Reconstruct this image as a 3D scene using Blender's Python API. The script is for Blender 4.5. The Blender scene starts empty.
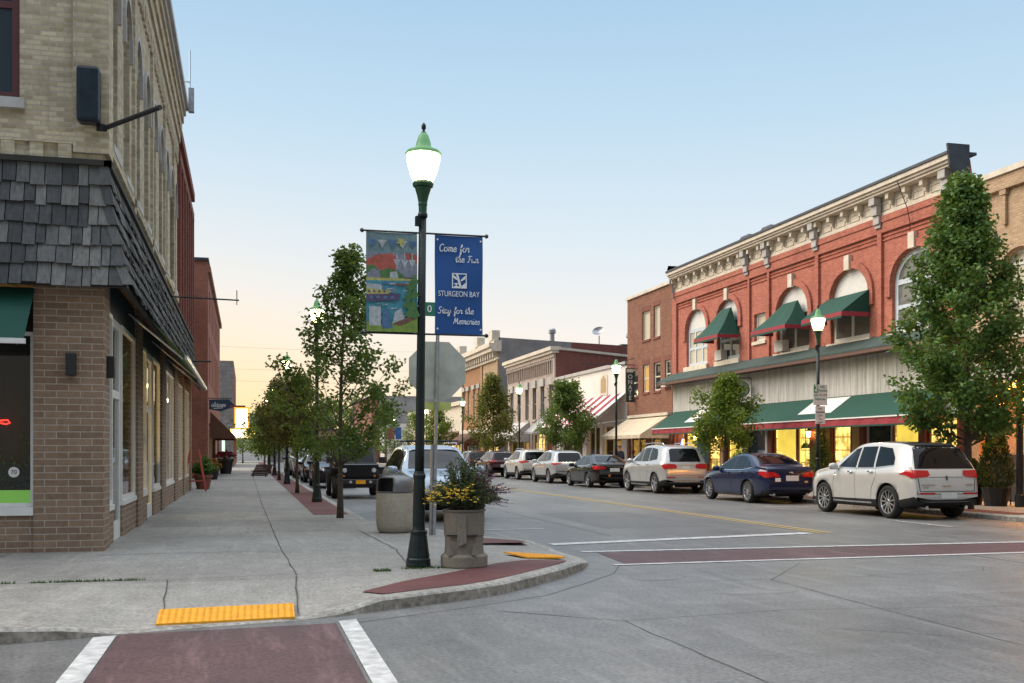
import bpy, bmesh, math, random
from mathutils import Vector, Matrix
from mathutils.bvhtree import BVHTree
R = math.radians
PI = math.pi
scene = bpy.context.scene
COL = scene.collection
rnd = random.Random(7)


class MB:
    """Collects geometry (with a material index per face) and links it as ONE mesh object."""
    def __init__(s):
        s.v, s.f, s.m = [], [], []

    def add(s, vs, fs, m=0):
        b = len(s.v)
        s.v += [tuple(p) for p in vs]
        s.f += [tuple(b + i for i in f) for f in fs]
        s.m += [m] * len(fs)
        return s

    def box(s, x0, y0, z0, x1, y1, z1, m=0):
        if x0 > x1: x0, x1 = x1, x0
        if y0 > y1: y0, y1 = y1, y0
        if z0 > z1: z0, z1 = z1, z0
        return s.add([(x0, y0, z0), (x1, y0, z0), (x1, y1, z0), (x0, y1, z0), (x0, y0, z1), (x1, y0, z1), (x1, y1, z1), (x0, y1, z1)],
                     [(0, 3, 2, 1), (4, 5, 6, 7), (0, 1, 5, 4), (1, 2, 6, 5), (2, 3, 7, 6), (3, 0, 4, 7)], m)

    def obox(s, c, size, mat3=None, m=0):
        hx, hy, hz = size[0] / 2, size[1] / 2, size[2] / 2
        mt = mat3 or Matrix.Identity(3)
        c = Vector(c)
        pts = [c + mt @ Vector(p) for p in [(-hx, -hy, -hz), (hx, -hy, -hz), (hx, hy, -hz), (-hx, hy, -hz), (-hx, -hy, hz), (hx, -hy, hz), (hx, hy, hz), (-hx, hy, hz)]]
        return s.add(pts, [(0, 3, 2, 1), (4, 5, 6, 7), (0, 1, 5, 4), (1, 2, 6, 5), (2, 3, 7, 6), (3, 0, 4, 7)], m)

    def quad(s, a, b, c, d, m=0):
        return s.add([a, b, c, d], [(0, 1, 2, 3)], m)

    def slab(s, poly, off, m=0):
        """a flat polygon (3-D points) extruded by the vector off"""
        n = len(poly)
        off = Vector(off)
        vs = [Vector(p) for p in poly] + [Vector(p) + off for p in poly]
        fs = [tuple(range(n - 1, -1, -1)), tuple(range(n, 2 * n))] + [(i, (i + 1) % n, n + (i + 1) % n, n + i) for i in range(n)]
        return s.add(vs, fs, m)

    def tube(s, pts, r, n=8, m=0, cap=True):
        pts = [Vector(p) for p in pts]
        k = len(pts)
        rs = r if isinstance(r, (list, tuple)) else [r] * k
        vs, fs = [], []
        ref = None
        for i, p in enumerate(pts):
            d = (pts[min(i + 1, k - 1)] - pts[max(i - 1, 0)])
            d = d.normalized() if d.length > 1e-9 else Vector((0, 0, 1))
            if ref is None:
                ref = Vector((1, 0, 0)) if abs(d.x) < .9 else Vector((0, 1, 0))
            u = (ref - d * ref.dot(d)).normalized()
            ref = u
            w = d.cross(u)
            for j in range(n):
                a = 2 * PI * j / n
                vs.append(p + (u * math.cos(a) + w * math.sin(a)) * rs[i])
        for i in range(k - 1):
            for j in range(n):
                fs.append((i * n + j, i * n + (j + 1) % n, (i + 1) * n + (j + 1) % n, (i + 1) * n + j))
        if cap:
            fs.append(tuple(range(n - 1, -1, -1)))
            fs.append(tuple((k - 1) * n + j for j in range(n)))
        return s.add(vs, fs, m)

    def lathe(s, prof, c=(0, 0, 0), n=20, m=0, axis='z', flute=0, cap=True):
        vs, fs = [], []
        k = len(prof)
        for r, z in prof:
            for j in range(n):
                a = 2 * PI * j / n
                rr = r * (1 + flute * (1 if j % 2 else -1))
                p = (rr * math.cos(a), rr * math.sin(a), z)
                if axis == 'x': p = (z, rr * math.cos(a), rr * math.sin(a))
                vs.append((c[0] + p[0], c[1] + p[1], c[2] + p[2]))
        for i in range(k - 1):
            for j in range(n):
                fs.append((i * n + j, i * n + (j + 1) % n, (i + 1) * n + (j + 1) % n, (i + 1) * n + j))
        if cap:
            fs.append(tuple(range(n - 1, -1, -1)))
            fs.append(tuple((k - 1) * n + j for j in range(n)))
        return s.add(vs, fs, m)

    def grid(s, rows, m=0):
        nr, nc = len(rows), len(rows[0])
        vs = [p for r in rows for p in r]
        fs = [(i * nc + j, i * nc + j + 1, (i + 1) * nc + j + 1, (i + 1) * nc + j) for i in range(nr - 1) for j in range(nc - 1)]
        return s.add(vs, fs, m)

    def build(s, name, mats, parent=None, smooth=False, sub=None, bevel=0, mod=None):
        me = bpy.data.meshes.new(name)
        o3 = Vector(sub) if sub is not None else None
        if o3 is None and parent is not None:
            p, o3 = parent, Vector((0, 0, 0))
            while p is not None:
                o3 = o3 + p.location
                p = p.parent
            if parent.get('_local'): o3 = Vector((0, 0, 0))
        vs = [(Vector(v) - o3) for v in s.v] if o3 is not None else s.v
        me.from_pydata(vs, [], s.f)
        if not isinstance(mats, (list, tuple)): mats = [mats]
        for m in mats: me.materials.append(m)
        if max(s.m, default=0) > 0: me.polygons.foreach_set('material_index', s.m)
        if smooth: me.polygons.foreach_set('use_smooth', [True] * len(s.f))
        me.update()
        o = bpy.data.objects.new(name, me)
        COL.objects.link(o)
        if parent is not None:
            o.parent = parent
            if parent.get('_local'): o['_local'] = 1
        if bevel:
            b = o.modifiers.new('Bevel', 'BEVEL')
            b.width, b.segments, b.limit_method, b.angle_limit = bevel, 2, 'ANGLE', R(40)
        return o


def tag(o, label=None, cat=None, group=None, kind=None):
    if label: o['label'] = label
    if cat: o['category'] = cat
    if group: o['group'] = group
    if kind: o['kind'] = kind
    return o


def thing(name, loc, label, cat, group=None, local=False, rz=0):
    o = bpy.data.objects.new(name, None)
    o.empty_display_size = .2
    o.location = loc
    o.rotation_euler = (0, 0, rz)
    COL.objects.link(o)
    if local: o['_local'] = 1
    return tag(o, label, cat, group)


def copy_thing(root, loc=None, rz=None, label=None, scale=None, group=None):
    def rec(o, par):
        c = o.copy()
        COL.objects.link(c)
        if par is not None:
            c.parent = par
            c.matrix_parent_inverse = o.matrix_parent_inverse.copy()
        for ch in list(o.children): rec(ch, c)
        return c
    r = rec(root, None)
    if loc is not None: r.location = loc
    if rz is not None: r.rotation_euler = (0, 0, rz)
    if label: r['label'] = label
    if group: r['group'] = group
    if scale: r.scale = scale if isinstance(scale, tuple) else (scale,) * 3
    return r


# ------------------------------------------------------------------ materials
def new_mat(name):
    m = bpy.data.materials.new(name)
    m.use_nodes = True
    nt = m.node_tree
    return m, nt, nt.nodes['Principled BSDF'], nt.nodes, nt.links


def sock(nt, kind, **kw):
    n = nt.nodes.new(kind)
    for k, v in kw.items(): setattr(n, k, v)
    return n


def rgba(c): return (c[0], c[1], c[2], 1)


def mix_rgb(nt, fac, a, b, mode='MIX'):
    n = nt.nodes.new('ShaderNodeMix')
    n.data_type = 'RGBA'
    n.blend_type = mode
    for i, v in ((0, fac), (6, a), (7, b)):
        if hasattr(v, 'is_linked') or hasattr(v, 'links'): nt.links.new(v, n.inputs[i])
        else: n.inputs[i].default_value = v if i == 0 else rgba(v)
    return n.outputs[2]


def noise(nt, vec, scale, detail=4, rough=.6, dist=0):
    n = nt.nodes.new('ShaderNodeTexNoise')
    n.inputs['Scale'].default_value = scale
    n.inputs['Detail'].default_value = detail
    n.inputs['Roughness'].default_value = rough
    n.inputs['Distortion'].default_value = dist
    nt.links.new(vec, n.inputs['Vector'])
    return n.outputs['Fac']


def ramp(nt, fac, stops):
    n = nt.nodes.new('ShaderNodeValToRGB')
    el = n.color_ramp.elements
    while len(el) < len(stops): el.new(.5)
    for e, (p, c) in zip(el, stops):
        e.position = p
        e.color = rgba(c) if not isinstance(c, (int, float)) else (c, c, c, 1)
    nt.links.new(fac, n.inputs['Fac'])
    return n.outputs['Color']


def math_n(nt, op, a, b=0.0, clamp=False):
    n = nt.nodes.new('ShaderNodeMath')
    n.operation = op
    n.use_clamp = clamp
    for i, v in ((0, a), (1, b)):
        if isinstance(v, (int, float)): n.inputs[i].default_value = v
        else: nt.links.new(v, n.inputs[i])
    return n.outputs[0]


def bump(nt, h, strength, dist=.02, normal=None):
    n = nt.nodes.new('ShaderNodeBump')
    n.inputs['Strength'].default_value = strength
    n.inputs['Distance'].default_value = dist
    nt.links.new(h, n.inputs['Height'])
    if normal is not None: nt.links.new(normal, n.inputs['Normal'])
    return n.outputs['Normal']


def pos(nt): return nt.nodes.new('ShaderNodeNewGeometry').outputs['Position']


def obj_co(nt): return nt.nodes.new('ShaderNodeTexCoord').outputs['Object']


def mat(name, c, rough=.6, metal=0, var=.15, scale=6, bmp=.1, bscale=40, coat=0, spec=.5, c2=None, obj=False):
    m, nt, b, N, L = new_mat(name)
    v = obj_co(nt) if obj else pos(nt)
    if var or c2:
        f = noise(nt, v, scale, 5)
        d = c2 or tuple(x * (1 - var) for x in c)
        e = tuple(min(1, x * (1 + var * .6)) for x in c)
        L.new(ramp(nt, f, [(.3, d), (.7, e)]), b.inputs['Base Color'])
        r = math_n(nt, 'MULTIPLY_ADD', f, .2)
        r.node.inputs[2].default_value = rough - .1
        L.new(r, b.inputs['Roughness'])
    else:
        b.inputs['Base Color'].default_value = rgba(c)
        b.inputs['Roughness'].default_value = rough
    b.inputs['Metallic'].default_value = metal
    b.inputs['Specular IOR Level'].default_value = spec
    if coat:
        b.inputs['Coat Weight'].default_value = coat
        b.inputs['Coat Roughness'].default_value = .04
    if bmp: L.new(bump(nt, noise(nt, v, bscale, 3), bmp, .01), b.inputs['Normal'])
    return m


def wall_uv(nt):
    """(x+y, z) in metres: bricks run level on any wall along X or Y"""
    s = nt.nodes.new('ShaderNodeSeparateXYZ')
    nt.links.new(pos(nt), s.inputs[0])
    a = math_n(nt, 'ADD', s.outputs[0], s.outputs[1])
    c = nt.nodes.new('ShaderNodeCombineXYZ')
    nt.links.new(a, c.inputs[0])
    nt.links.new(s.outputs[2], c.inputs[1])
    return c.outputs[0]


def brick(name, c1, c2, mortar, bw=.21, bh=.072, ms=.010, rough=.85, dirt=.25, dirtcol=(.05, .04, .035), streak=.3, bmp=.5):
    m, nt, b, N, L = new_mat(name)
    uv = wall_uv(nt)
    t = N.new('ShaderNodeTexBrick')
    t.inputs['Scale'].default_value = 1
    t.inputs['Brick Width'].default_value = bw
    t.inputs['Row Height'].default_value = bh
    t.inputs['Mortar Size'].default_value = ms
    t.inputs['Mortar Smooth'].default_value = .2
    t.inputs['Color1'].default_value = rgba(c1)
    t.inputs['Color2'].default_value = rgba(c2)
    t.inputs['Mortar'].default_value = rgba(mortar)
    L.new(uv, t.inputs['Vector'])
    big = noise(nt, pos(nt), .9, 6, .7)
    mp = N.new('ShaderNodeMapping')
    mp.inputs['Scale'].default_value = (2.5, .35, 1)
    L.new(uv, mp.inputs['Vector'])
    st = noise(nt, mp.outputs[0], 2.0, 6, .65)
    fine = noise(nt, pos(nt), 14, 3)
    col = mix_rgb(nt, math_n(nt, 'MULTIPLY', ramp(nt, big, [(.45, 0), (.75, 1)]), dirt), t.outputs['Color'], dirtcol)
    col = mix_rgb(nt, math_n(nt, 'MULTIPLY', ramp(nt, st, [(.5, 0), (.72, 1)]), streak), col, dirtcol)
    col = mix_rgb(nt, .35, col, ramp(nt, fine, [(.25, .25), (.75, .75)]), 'SOFT_LIGHT')
    L.new(col, b.inputs['Base Color'])
    b.inputs['Roughness'].default_value = rough
    b.inputs['Specular IOR Level'].default_value = .25
    h = math_n(nt, 'ADD', math_n(nt, 'MULTIPLY', t.outputs['Fac'], -1), math_n(nt, 'MULTIPLY', fine, .5))
    L.new(bump(nt, h, bmp, .012), b.inputs['Normal'])
    return m


def emit(name, c, s, var=0, scale=3):
    m, nt, b, N, L = new_mat(name)
    b.inputs['Base Color'].default_value = rgba(tuple(x * .5 for x in c))
    b.inputs['Emission Strength'].default_value = s
    if var:
        f = noise(nt, pos(nt), scale, 4)
        L.new(ramp(nt, f, [(.3, tuple(x * (1 - var) for x in c)), (.65, c)]), b.inputs['Emission Color'])
    else: b.inputs['Emission Color'].default_value = rgba(c)
    return m


def glass_mat(name, tint=(.02, .025, .03), rough=.03, see=.0, spec=.8):
    """see = 0: dark reflecting pane; see > 0: see-through pane with fresnel reflection"""
    m, nt, b, N, L = new_mat(name)
    b.inputs['Base Color'].default_value = rgba(tint)
    b.inputs['Roughness'].default_value = rough
    b.inputs['IOR'].default_value = 1.5
    b.inputs['Specular IOR Level'].default_value = spec
    w = noise(nt, pos(nt), 1.3, 2)
    L.new(bump(nt, w, .04, .05), b.inputs['Normal'])
    if see:
        tr = N.new('ShaderNodeBsdfTransparent')
        tr.inputs[0].default_value = (see, see * 1.01, see, 1)
        gl = N.new('ShaderNodeBsdfGlossy')
        gl.inputs['Roughness'].default_value = rough
        lw = N.new('ShaderNodeLayerWeight')
        lw.inputs['Blend'].default_value = .5
        fr = math_n(nt, 'MULTIPLY_ADD', math_n(nt, 'POWER', lw.outputs['Facing'], 4.0), .9)
        fr.node.inputs[2].default_value = .06
        L.new(b.inputs['Normal'].links[0].from_socket, gl.inputs['Normal'])
        mx = N.new('ShaderNodeMixShader')
        L.new(fr, mx.inputs[0])
        L.new(tr.outputs[0], mx.inputs[1])
        L.new(gl.outputs[0], mx.inputs[2])
        L.new(mx.outputs[0], N['Material Output'].inputs[0])
    return m


M = {}
M['cream_brick'] = brick('CreamBrick', (.60, .53, .38), (.36, .30, .20), (.42, .39, .32), dirt=.35, streak=.35, dirtcol=(.16, .12, .08))
M['store_brick'] = brick('BrownStoreBrick', (.27, .185, .13), (.20, .135, .095), (.37, .32, .26), bw=.32, bh=.098, ms=.008, dirt=.1, streak=.1)
M['red_brick'] = brick('RedBrick', (.50, .155, .105), (.36, .10, .07), (.40, .21, .16), dirt=.38, streak=.4, dirtcol=(.20, .065, .05))
M['dark_red_brick'] = brick('DarkRedBrick', (.25, .075, .055), (.19, .06, .05), (.22, .12, .1), dirt=.3)
M['old_red_brick'] = brick('OldRedBrick', (.36, .12, .08), (.27, .09, .06), (.3, .19, .15), dirt=.3)
M['brown_brick'] = brick('BrownBrick', (.29, .13, .08), (.20, .085, .055), (.24, .15, .11), dirt=.3, streak=.35, dirtcol=(.07, .035, .03))
M['buff_brick'] = brick('BuffBrick', (.52, .37, .24), (.40, .27, .17), (.36, .28, .2), dirt=.2, streak=.15, dirtcol=(.2, .12, .07))
M['orange_brick'] = brick('OrangeBrick', (.40, .21, .11), (.32, .165, .085), (.36, .22, .12), dirt=.2)
M['pale_stone'] = brick('PaleStone', (.46, .38, .33), (.40, .33, .29), (.40, .34, .30), bw=.9, bh=.4, ms=.008, dirt=.2, bmp=.15)
M['grey_block'] = brick('GreyBlock', (.27, .265, .26), (.22, .215, .21), (.19, .18, .17), bw=.7, bh=.36, ms=.02, dirt=.3)
M['stucco'] = mat('GreyStucco', (.26, .25, .25), .9, var=.3, scale=.8, bmp=.2)
M['white_paint'] = mat('WhiteSiding', (.72, .69, .66), .6, var=.08, scale=1.5)
M['cream_trim'] = mat('CreamTrim', (.64, .575, .475), .6, var=.2, scale=2.5, bmp=.1)
M['grey_trim'] = mat('GreyTrim', (.42, .41, .40), .6, var=.2, scale=2)
M['white_frame'] = mat('WhiteFrame', (.68, .68, .66), .45, var=.08)
M['blue_frame'] = mat('BlueGreyFrame', (.52, .59, .66), .45, var=.1)
M['maroon'] = mat('MaroonFrame', (.10, .025, .025), .45, var=.1)
M['alu'] = mat('Aluminium', (.55, .55, .56), .35, .7, var=.08)
M['dark_metal'] = mat('DarkMetal', (.025, .027, .03), .5, .3, var=.2)
M['slate_metal'] = mat('SlateMetal', (.06, .07, .085), .5, .4, var=.3, scale=3)
M['galv'] = mat('GalvanisedSteel', (.38, .39, .41), .4, .8, var=.2, scale=12)
M['roof_felt'] = mat('RoofFelt', (.06, .06, .065), .9, var=.3)
M['glass'] = glass_mat('WindowGlass', (.02, .028, .036), .04)
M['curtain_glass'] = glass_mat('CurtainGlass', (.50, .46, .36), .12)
M['veil_glass'] = glass_mat('VeilGlass', (.16, .16, .15), .05)  # pane colour lightened to stand for bright sky reflected in the glass
M['shop_glass'] = glass_mat('ShopGlass', (.01, .012, .015), .02, see=.85, spec=1)
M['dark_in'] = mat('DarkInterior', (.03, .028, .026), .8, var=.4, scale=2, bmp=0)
M['green_cloth'] = mat('GreenCanvas', (.003, .060, .043), .8, var=.18, scale=3, bmp=.15, bscale=60)
M['red_cloth'] = mat('RedCanvas', (.30, .035, .05), .8, var=.15)
M['white_cloth'] = mat('WhiteCanvas', (.74, .73, .72), .8, var=.1)
M['cream_cloth'] = mat('CreamCanvas', (.62, .52, .38), .8, var=.15, scale=2)
M['brown_cloth'] = mat('BrownCanvas', (.11, .05, .03), .85, var=.2)
M['black'] = mat('BlackPlastic', (.012, .012, .013), .5, var=.2)
M['lamp_green'] = mat('LampIron', (.008, .017, .017), .42, .3, var=.25, scale=8, bmp=.1)
M['globe'] = emit('LampGlobe', (1.0, .96, .60), 3.4)
_nt = M['globe'].node_tree
_tr = _nt.nodes.new('ShaderNodeBsdfTransparent')
_mx = _nt.nodes.new('ShaderNodeMixShader')
_mx.inputs[0].default_value = .5
_nt.links.new(_nt.nodes['Principled BSDF'].outputs[0], _mx.inputs[1])
_nt.links.new(_tr.outputs[0], _mx.inputs[2])
_nt.links.new(_mx.outputs[0], _nt.nodes['Material Output'].inputs[0])
M['yellow_paint'] = mat('YellowPaint', (.46, .33, .12), .6, var=.2)
M['yellow_pad'] = mat('TactileYellow', (.80, .36, .015), .7, var=.18, scale=8)


def shingles():
    m, nt, b, N, L = new_mat('WeatheredShingle')
    g = N.new('ShaderNodeNewGeometry')
    s = N.new('ShaderNodeMapping')
    s.inputs['Scale'].default_value = (22, 22, 1.2)
    L.new(g.outputs['Position'], s.inputs['Vector'])
    f = noise(nt, s.outputs[0], 1, 4, .65)
    base = ramp(nt, g.outputs['Random Per Island'], [(0, (.04, .042, .045)), (.5, (.08, .083, .087)), (1, (.165, .163, .156))])
    L.new(mix_rgb(nt, .75, base, ramp(nt, f, [(.2, .2), (.8, .85)]), 'OVERLAY'), b.inputs['Base Color'])
    b.inputs['Roughness'].default_value = .85
    L.new(bump(nt, f, .4, .01), b.inputs['Normal'])
    return m


M['shingle'] = shingles()


def boards(name, c, dark, w=.2):
    m, nt, b, N, L = new_mat(name)
    s = N.new('ShaderNodeMapping')
    s.inputs['Scale'].default_value = (1, 1 / w, .25)
    L.new(pos(nt), s.inputs['Vector'])
    f = noise(nt, s.outputs[0], 1.5, 5, .7)
    f2 = noise(nt, pos(nt), 1.2, 5, .6)
    col = ramp(nt, f, [(.28, dark), (.62, c)])
    L.new(mix_rgb(nt, math_n(nt, 'MULTIPLY', ramp(nt, f2, [(.5, 0), (.75, 1)]), .4), col, dark), b.inputs['Base Color'])
    b.inputs['Roughness'].default_value = .85
    L.new(bump(nt, f, .3, .01), b.inputs['Normal'])
    return m


M['boards'] = boards('WeatheredBoards', (.60, .595, .575), (.30, .30, .29), .15)
M['roof_green'] = boards('GreenShingleRoof', (.05, .085, .08), (.03, .05, .05), .3)


def concrete(name, c, stain=.35, bscale=55, spk=.2, rough=.8, patch=.5, slab=0, spec=.35, scuff=0):
    m, nt, b, N, L = new_mat(name)
    p = pos(nt)
    a = noise(nt, p, .45, 7, .68)
    f = noise(nt, p, 3.2, 6, .7)
    g = noise(nt, p, bscale, 3, .7)
    mp = N.new('ShaderNodeMapping')
    mp.inputs['Scale'].default_value = (1, .12, 1)
    mp.inputs['Rotation'].default_value = (0, 0, .05)
    L.new(p, mp.inputs['Vector'])
    st = noise(nt, mp.outputs[0], .9, 6, .7)
    d = tuple(x * (1 - stain) for x in c)
    col = ramp(nt, a, [(.32, d), (.68, c)])
    col = mix_rgb(nt, math_n(nt, 'MULTIPLY', ramp(nt, st, [(.45, 0), (.8, 1)]), patch * .5), col, tuple(x * .62 for x in c))
    col = mix_rgb(nt, .38, col, ramp(nt, f, [(.25, .22), (.75, .78)]), 'SOFT_LIGHT')
    col = mix_rgb(nt, spk, col, ramp(nt, g, [(.3, .15), (.7, .85)]), 'OVERLAY')
    if slab:        # slabs poured on different days
        t = N.new('ShaderNodeTexBrick')
        t.inputs['Scale'].default_value = 1
        t.inputs['Brick Width'].default_value = slab[0]
        t.inputs['Row Height'].default_value = slab[1]
        t.inputs['Mortar Size'].default_value = 0
        t.inputs['Color1'].default_value = (.36, .36, .36, 1)
        t.inputs['Color2'].default_value = (.62, .62, .61, 1)
        t.inputs['Mortar'].default_value = (.5, .5, .5, 1)
        L.new(p, t.inputs['Vector'])
        col = mix_rgb(nt, .65, col, t.outputs['Color'], 'SOFT_LIGHT')
        e = noise(nt, p, 1.1, 8, .75, .6)
        col = mix_rgb(nt, math_n(nt, 'MULTIPLY', ramp(nt, e, [(.55, 0), (.70, 1)]), .42), col, tuple(x * .55 for x in c))
        sp_ = noise(nt, p, 9, 2)
        col = mix_rgb(nt, math_n(nt, 'MULTIPLY', ramp(nt, sp_, [(.70, 0), (.74, 1)]), .35), col, tuple(x * .4 for x in c))
    if scuff:
        e = noise(nt, mp.outputs[0], 2.6, 7, .75, .4)
        col = mix_rgb(nt, math_n(nt, 'MULTIPLY', ramp(nt, e, [(.52, 0), (.7, 1)]), scuff), col, tuple(min(1, x * 2.1 + .05) for x in c))
    L.new(col, b.inputs['Base Color'])
    r = ramp(nt, a, [(.3, rough - .12), (.7, rough + .1)])
    L.new(r, b.inputs['Roughness'])
    b.inputs['Specular IOR Level'].default_value = spec
    L.new(bump(nt, g, .25, .006), b.inputs['Normal'])
    return m


M['sidewalk'] = concrete('SidewalkConcrete', (.315, .30, .278), .28, 28, .5, .75, .9, slab=(3.6, 1.75), scuff=.14)
M['curb_face'] = concrete('CurbFaceDirty', (.33, .29, .24), .6, 12, .7)
M['curb'] = concrete('CurbConcrete', (.40, .38, .345), .45, 16, .6)
M['road'] = concrete('RoadConcrete', (.172, .170, .170), .36, 26, .62, .52, 1.0, slab=(7, 5), spec=.5, scuff=.22)
def lanes(m):
    """darker wheel tracks along the street"""
    nt = m.node_tree
    b = nt.nodes['Principled BSDF']
    old = b.inputs['Base Color'].links[0].from_socket
    s = nt.nodes.new('ShaderNodeSeparateXYZ')
    nt.links.new(pos(nt), s.inputs[0])
    wob = noise(nt, pos(nt), .3, 3)
    x = math_n(nt, 'ADD', s.outputs[0], wob)
    tr = math_n(nt, 'ABSOLUTE', math_n(nt, 'SINE', math_n(nt, 'MULTIPLY', x, PI / 1.9)))
    f = math_n(nt, 'MULTIPLY', ramp(nt, tr, [(.45, 0), (.95, 1)]), ramp(nt, math_n(nt, 'MULTIPLY', s.outputs[1], .02), [(.34, .0), (.42, .5)]))
    g = math_n(nt, 'MULTIPLY', f, ramp(nt, noise(nt, pos(nt), .7, 6, .7), [(.3, .2), (.7, 1)]))
    nt.links.new(mix_rgb(nt, g, old, (.095, .092, .092)), b.inputs['Base Color'])


lanes(M['road'])
M['crosswalk'] = concrete('StampedRed', (.105, .056, .060), .35, 26, .6, .65, .8, scuff=.5)
M['paver'] = concrete('RedPaver', (.155, .056, .055), .3, 60, .35, .8, .8, slab=(.8, .8))
M['ground'] = concrete('GroundEarth', (.16, .16, .14), .3)
M['joint'] = mat('TarJoint', (.075, .072, .068), .9, var=.4, bmp=0)
M['roadpaint'] = mat('RoadPaintWhite', (.54, .54, .54), .7, var=.3, scale=7, c2=(.30, .30, .30))
M['planter'] = concrete('PlanterAggregate', (.235, .205, .165), .3, 45, .28)
M['bin'] = concrete('BinConcrete', (.40, .36, .29), .3, 70, .5)


def leaf_mat(name, c1, c2, c3, trans=.42):
    m, nt, b, N, L = new_mat(name)
    g = N.new('ShaderNodeNewGeometry')
    col = ramp(nt, g.outputs['Random Per Island'], [(0, c1), (.55, c2), (1, c3)])
    L.new(col, b.inputs['Base Color'])
    b.inputs['Roughness'].default_value = .5
    b.inputs['Specular IOR Level'].default_value = .35
    t = N.new('ShaderNodeBsdfTranslucent')
    L.new(mix_rgb(nt, .5, col, (.25, .30, .02)), t.inputs[0])
    mx = N.new('ShaderNodeMixShader')
    mx.inputs[0].default_value = trans
    L.new(b.outputs[0], mx.inputs[1])
    L.new(t.outputs[0], mx.inputs[2])
    L.new(mx.outputs[0], N['Material Output'].inputs[0])
    return m


M['leaf'] = leaf_mat('LeafGreen', (.042, .085, .02), (.09, .165, .036), (.15, .23, .055))
M['leaf_brown'] = leaf_mat('LeafRusty', (.06, .06, .022), (.12, .115, .04), (.17, .15, .05))
M['leaf_bright'] = leaf_mat('LeafBright', (.06, .12, .016), (.12, .20, .026), (.20, .26, .04))
M['leaf_dark'] = leaf_mat('LeafDark', (.034, .085, .018), (.072, .165, .036), (.14, .25, .055), .3)
M['leaf_ever'] = leaf_mat('LeafEvergreen', (.010, .026, .010), (.02, .045, .016), (.035, .07, .024), .15)
M['leaf_olive'] = leaf_mat('LeafOlive', (.065, .08, .018), (.12, .13, .028), (.19, .17, .04))
M['leaf_planter'] = leaf_mat('PlanterLeaf', (.03, .055, .02), (.055, .09, .03), (.09, .12, .05), .25)
M['bark'] = mat('Bark', (.085, .07, .055), .9, var=.4, scale=25, bmp=.6, bscale=60)
M['grass'] = leaf_mat('Grass', (.02, .07, .01), (.04, .11, .015), (.07, .14, .02), .2)
M['fl_yellow'] = mat('YellowPetal', (.75, .50, .05), .6, var=.1, bmp=0)
M['fl_purple'] = mat('PurplePetal', (.20, .07, .13), .6, var=.2, bmp=0)
M['fl_pink'] = mat('PinkPetal', (.42, .05, .13), .6, var=.2, bmp=0)
M['fl_orange'] = mat('OrangePetal', (.55, .16, .03), .6, var=.2, bmp=0)
M['terracotta'] = mat('Terracotta', (.20, .08, .05), .8)


def text_mesh(name, s, size, m, parent, mtx, extrude=.002, align='CENTER', shear=0, spacing=1.0, sx=1.0):
    """flat lettering: the text stands in the local XY plane of mtx"""
    cu = bpy.data.curves.new(name, 'FONT')
    cu.body = s
    cu.size = size
    cu.extrude = extrude
    cu.align_x = align
    cu.align_y = 'CENTER'
    cu.shear = shear
    cu.space_character = spacing
    t = bpy.data.objects.new(name + '_curve', cu)
    COL.objects.link(t)
    dg = bpy.context.evaluated_depsgraph_get()
    me = bpy.data.meshes.new_from_object(t.evaluated_get(dg))
    bpy.data.objects.remove(t)
    me.name = name
    me.transform(Matrix.Diagonal((sx, 1, 1, 1)))
    me.transform(mtx)
    me.materials.clear()
    me.materials.append(m)
    o = bpy.data.objects.new(name, me)
    COL.objects.link(o)
    if parent is not None:
        o.parent = parent
        if not parent.get('_local'):
            p, off = parent, Vector((0, 0, 0))
            while p is not None:
                off = off + p.location
                p = p.parent
            me.transform(Matrix.Translation(-off))
    return o


def frame_mtx(origin, xdir, ydir):
    x, y = Vector(xdir).normalized(), Vector(ydir).normalized()
    z = x.cross(y)
    return Matrix(((x.x, y.x, z.x, origin[0]), (x.y, y.y, z.y, origin[1]), (x.z, y.z, z.z, origin[2]), (0, 0, 0, 1)))
# ------------------------------------------------------------------ light of the evening
SKY_STOPS = [(0, (1.02, .82, .60)), (.04, (1.0, .86, .70)), (.10, (.93, .88, .84)), (.19, (.73, .82, .89)), (.30, (.53, .71, .86)), (.42, (.38, .59, .80)), (.60, (.85, 1.0, 1.2)), (.82, (1.6, 1.72, 1.86))]  # topmost stops brightened beyond a dusk zenith, added as fill for the street
GLOW_STOPS = [(.80, 0), (.93, .35), (1.0, 1)]
GLOW_COL = (1.0, .66, .27)
NISHITA_K = .09
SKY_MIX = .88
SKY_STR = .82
SUN_E = 3.0
KEY_ANGLE = 50
KEY_DIR = (-.68, .36, .58)
EXPOSURE = 0.48
# ------------------------------------------------------------------ ground, road, pavements
def flat(name, poly, z, m, kind='structure'):
    b = MB()
    b.add([(x, y, z) for x, y in poly], [tuple(range(len(poly)))])
    return tag(b.build(name, m), kind=kind)


flat('ground', [(-900, -300), (900, -300), (900, 1200), (-900, 1200)], -.03, M['ground'])
flat('road', [(-60, -40), (80, -40), (80, 400), (-60, 400)], 0, M['road'])

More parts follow.
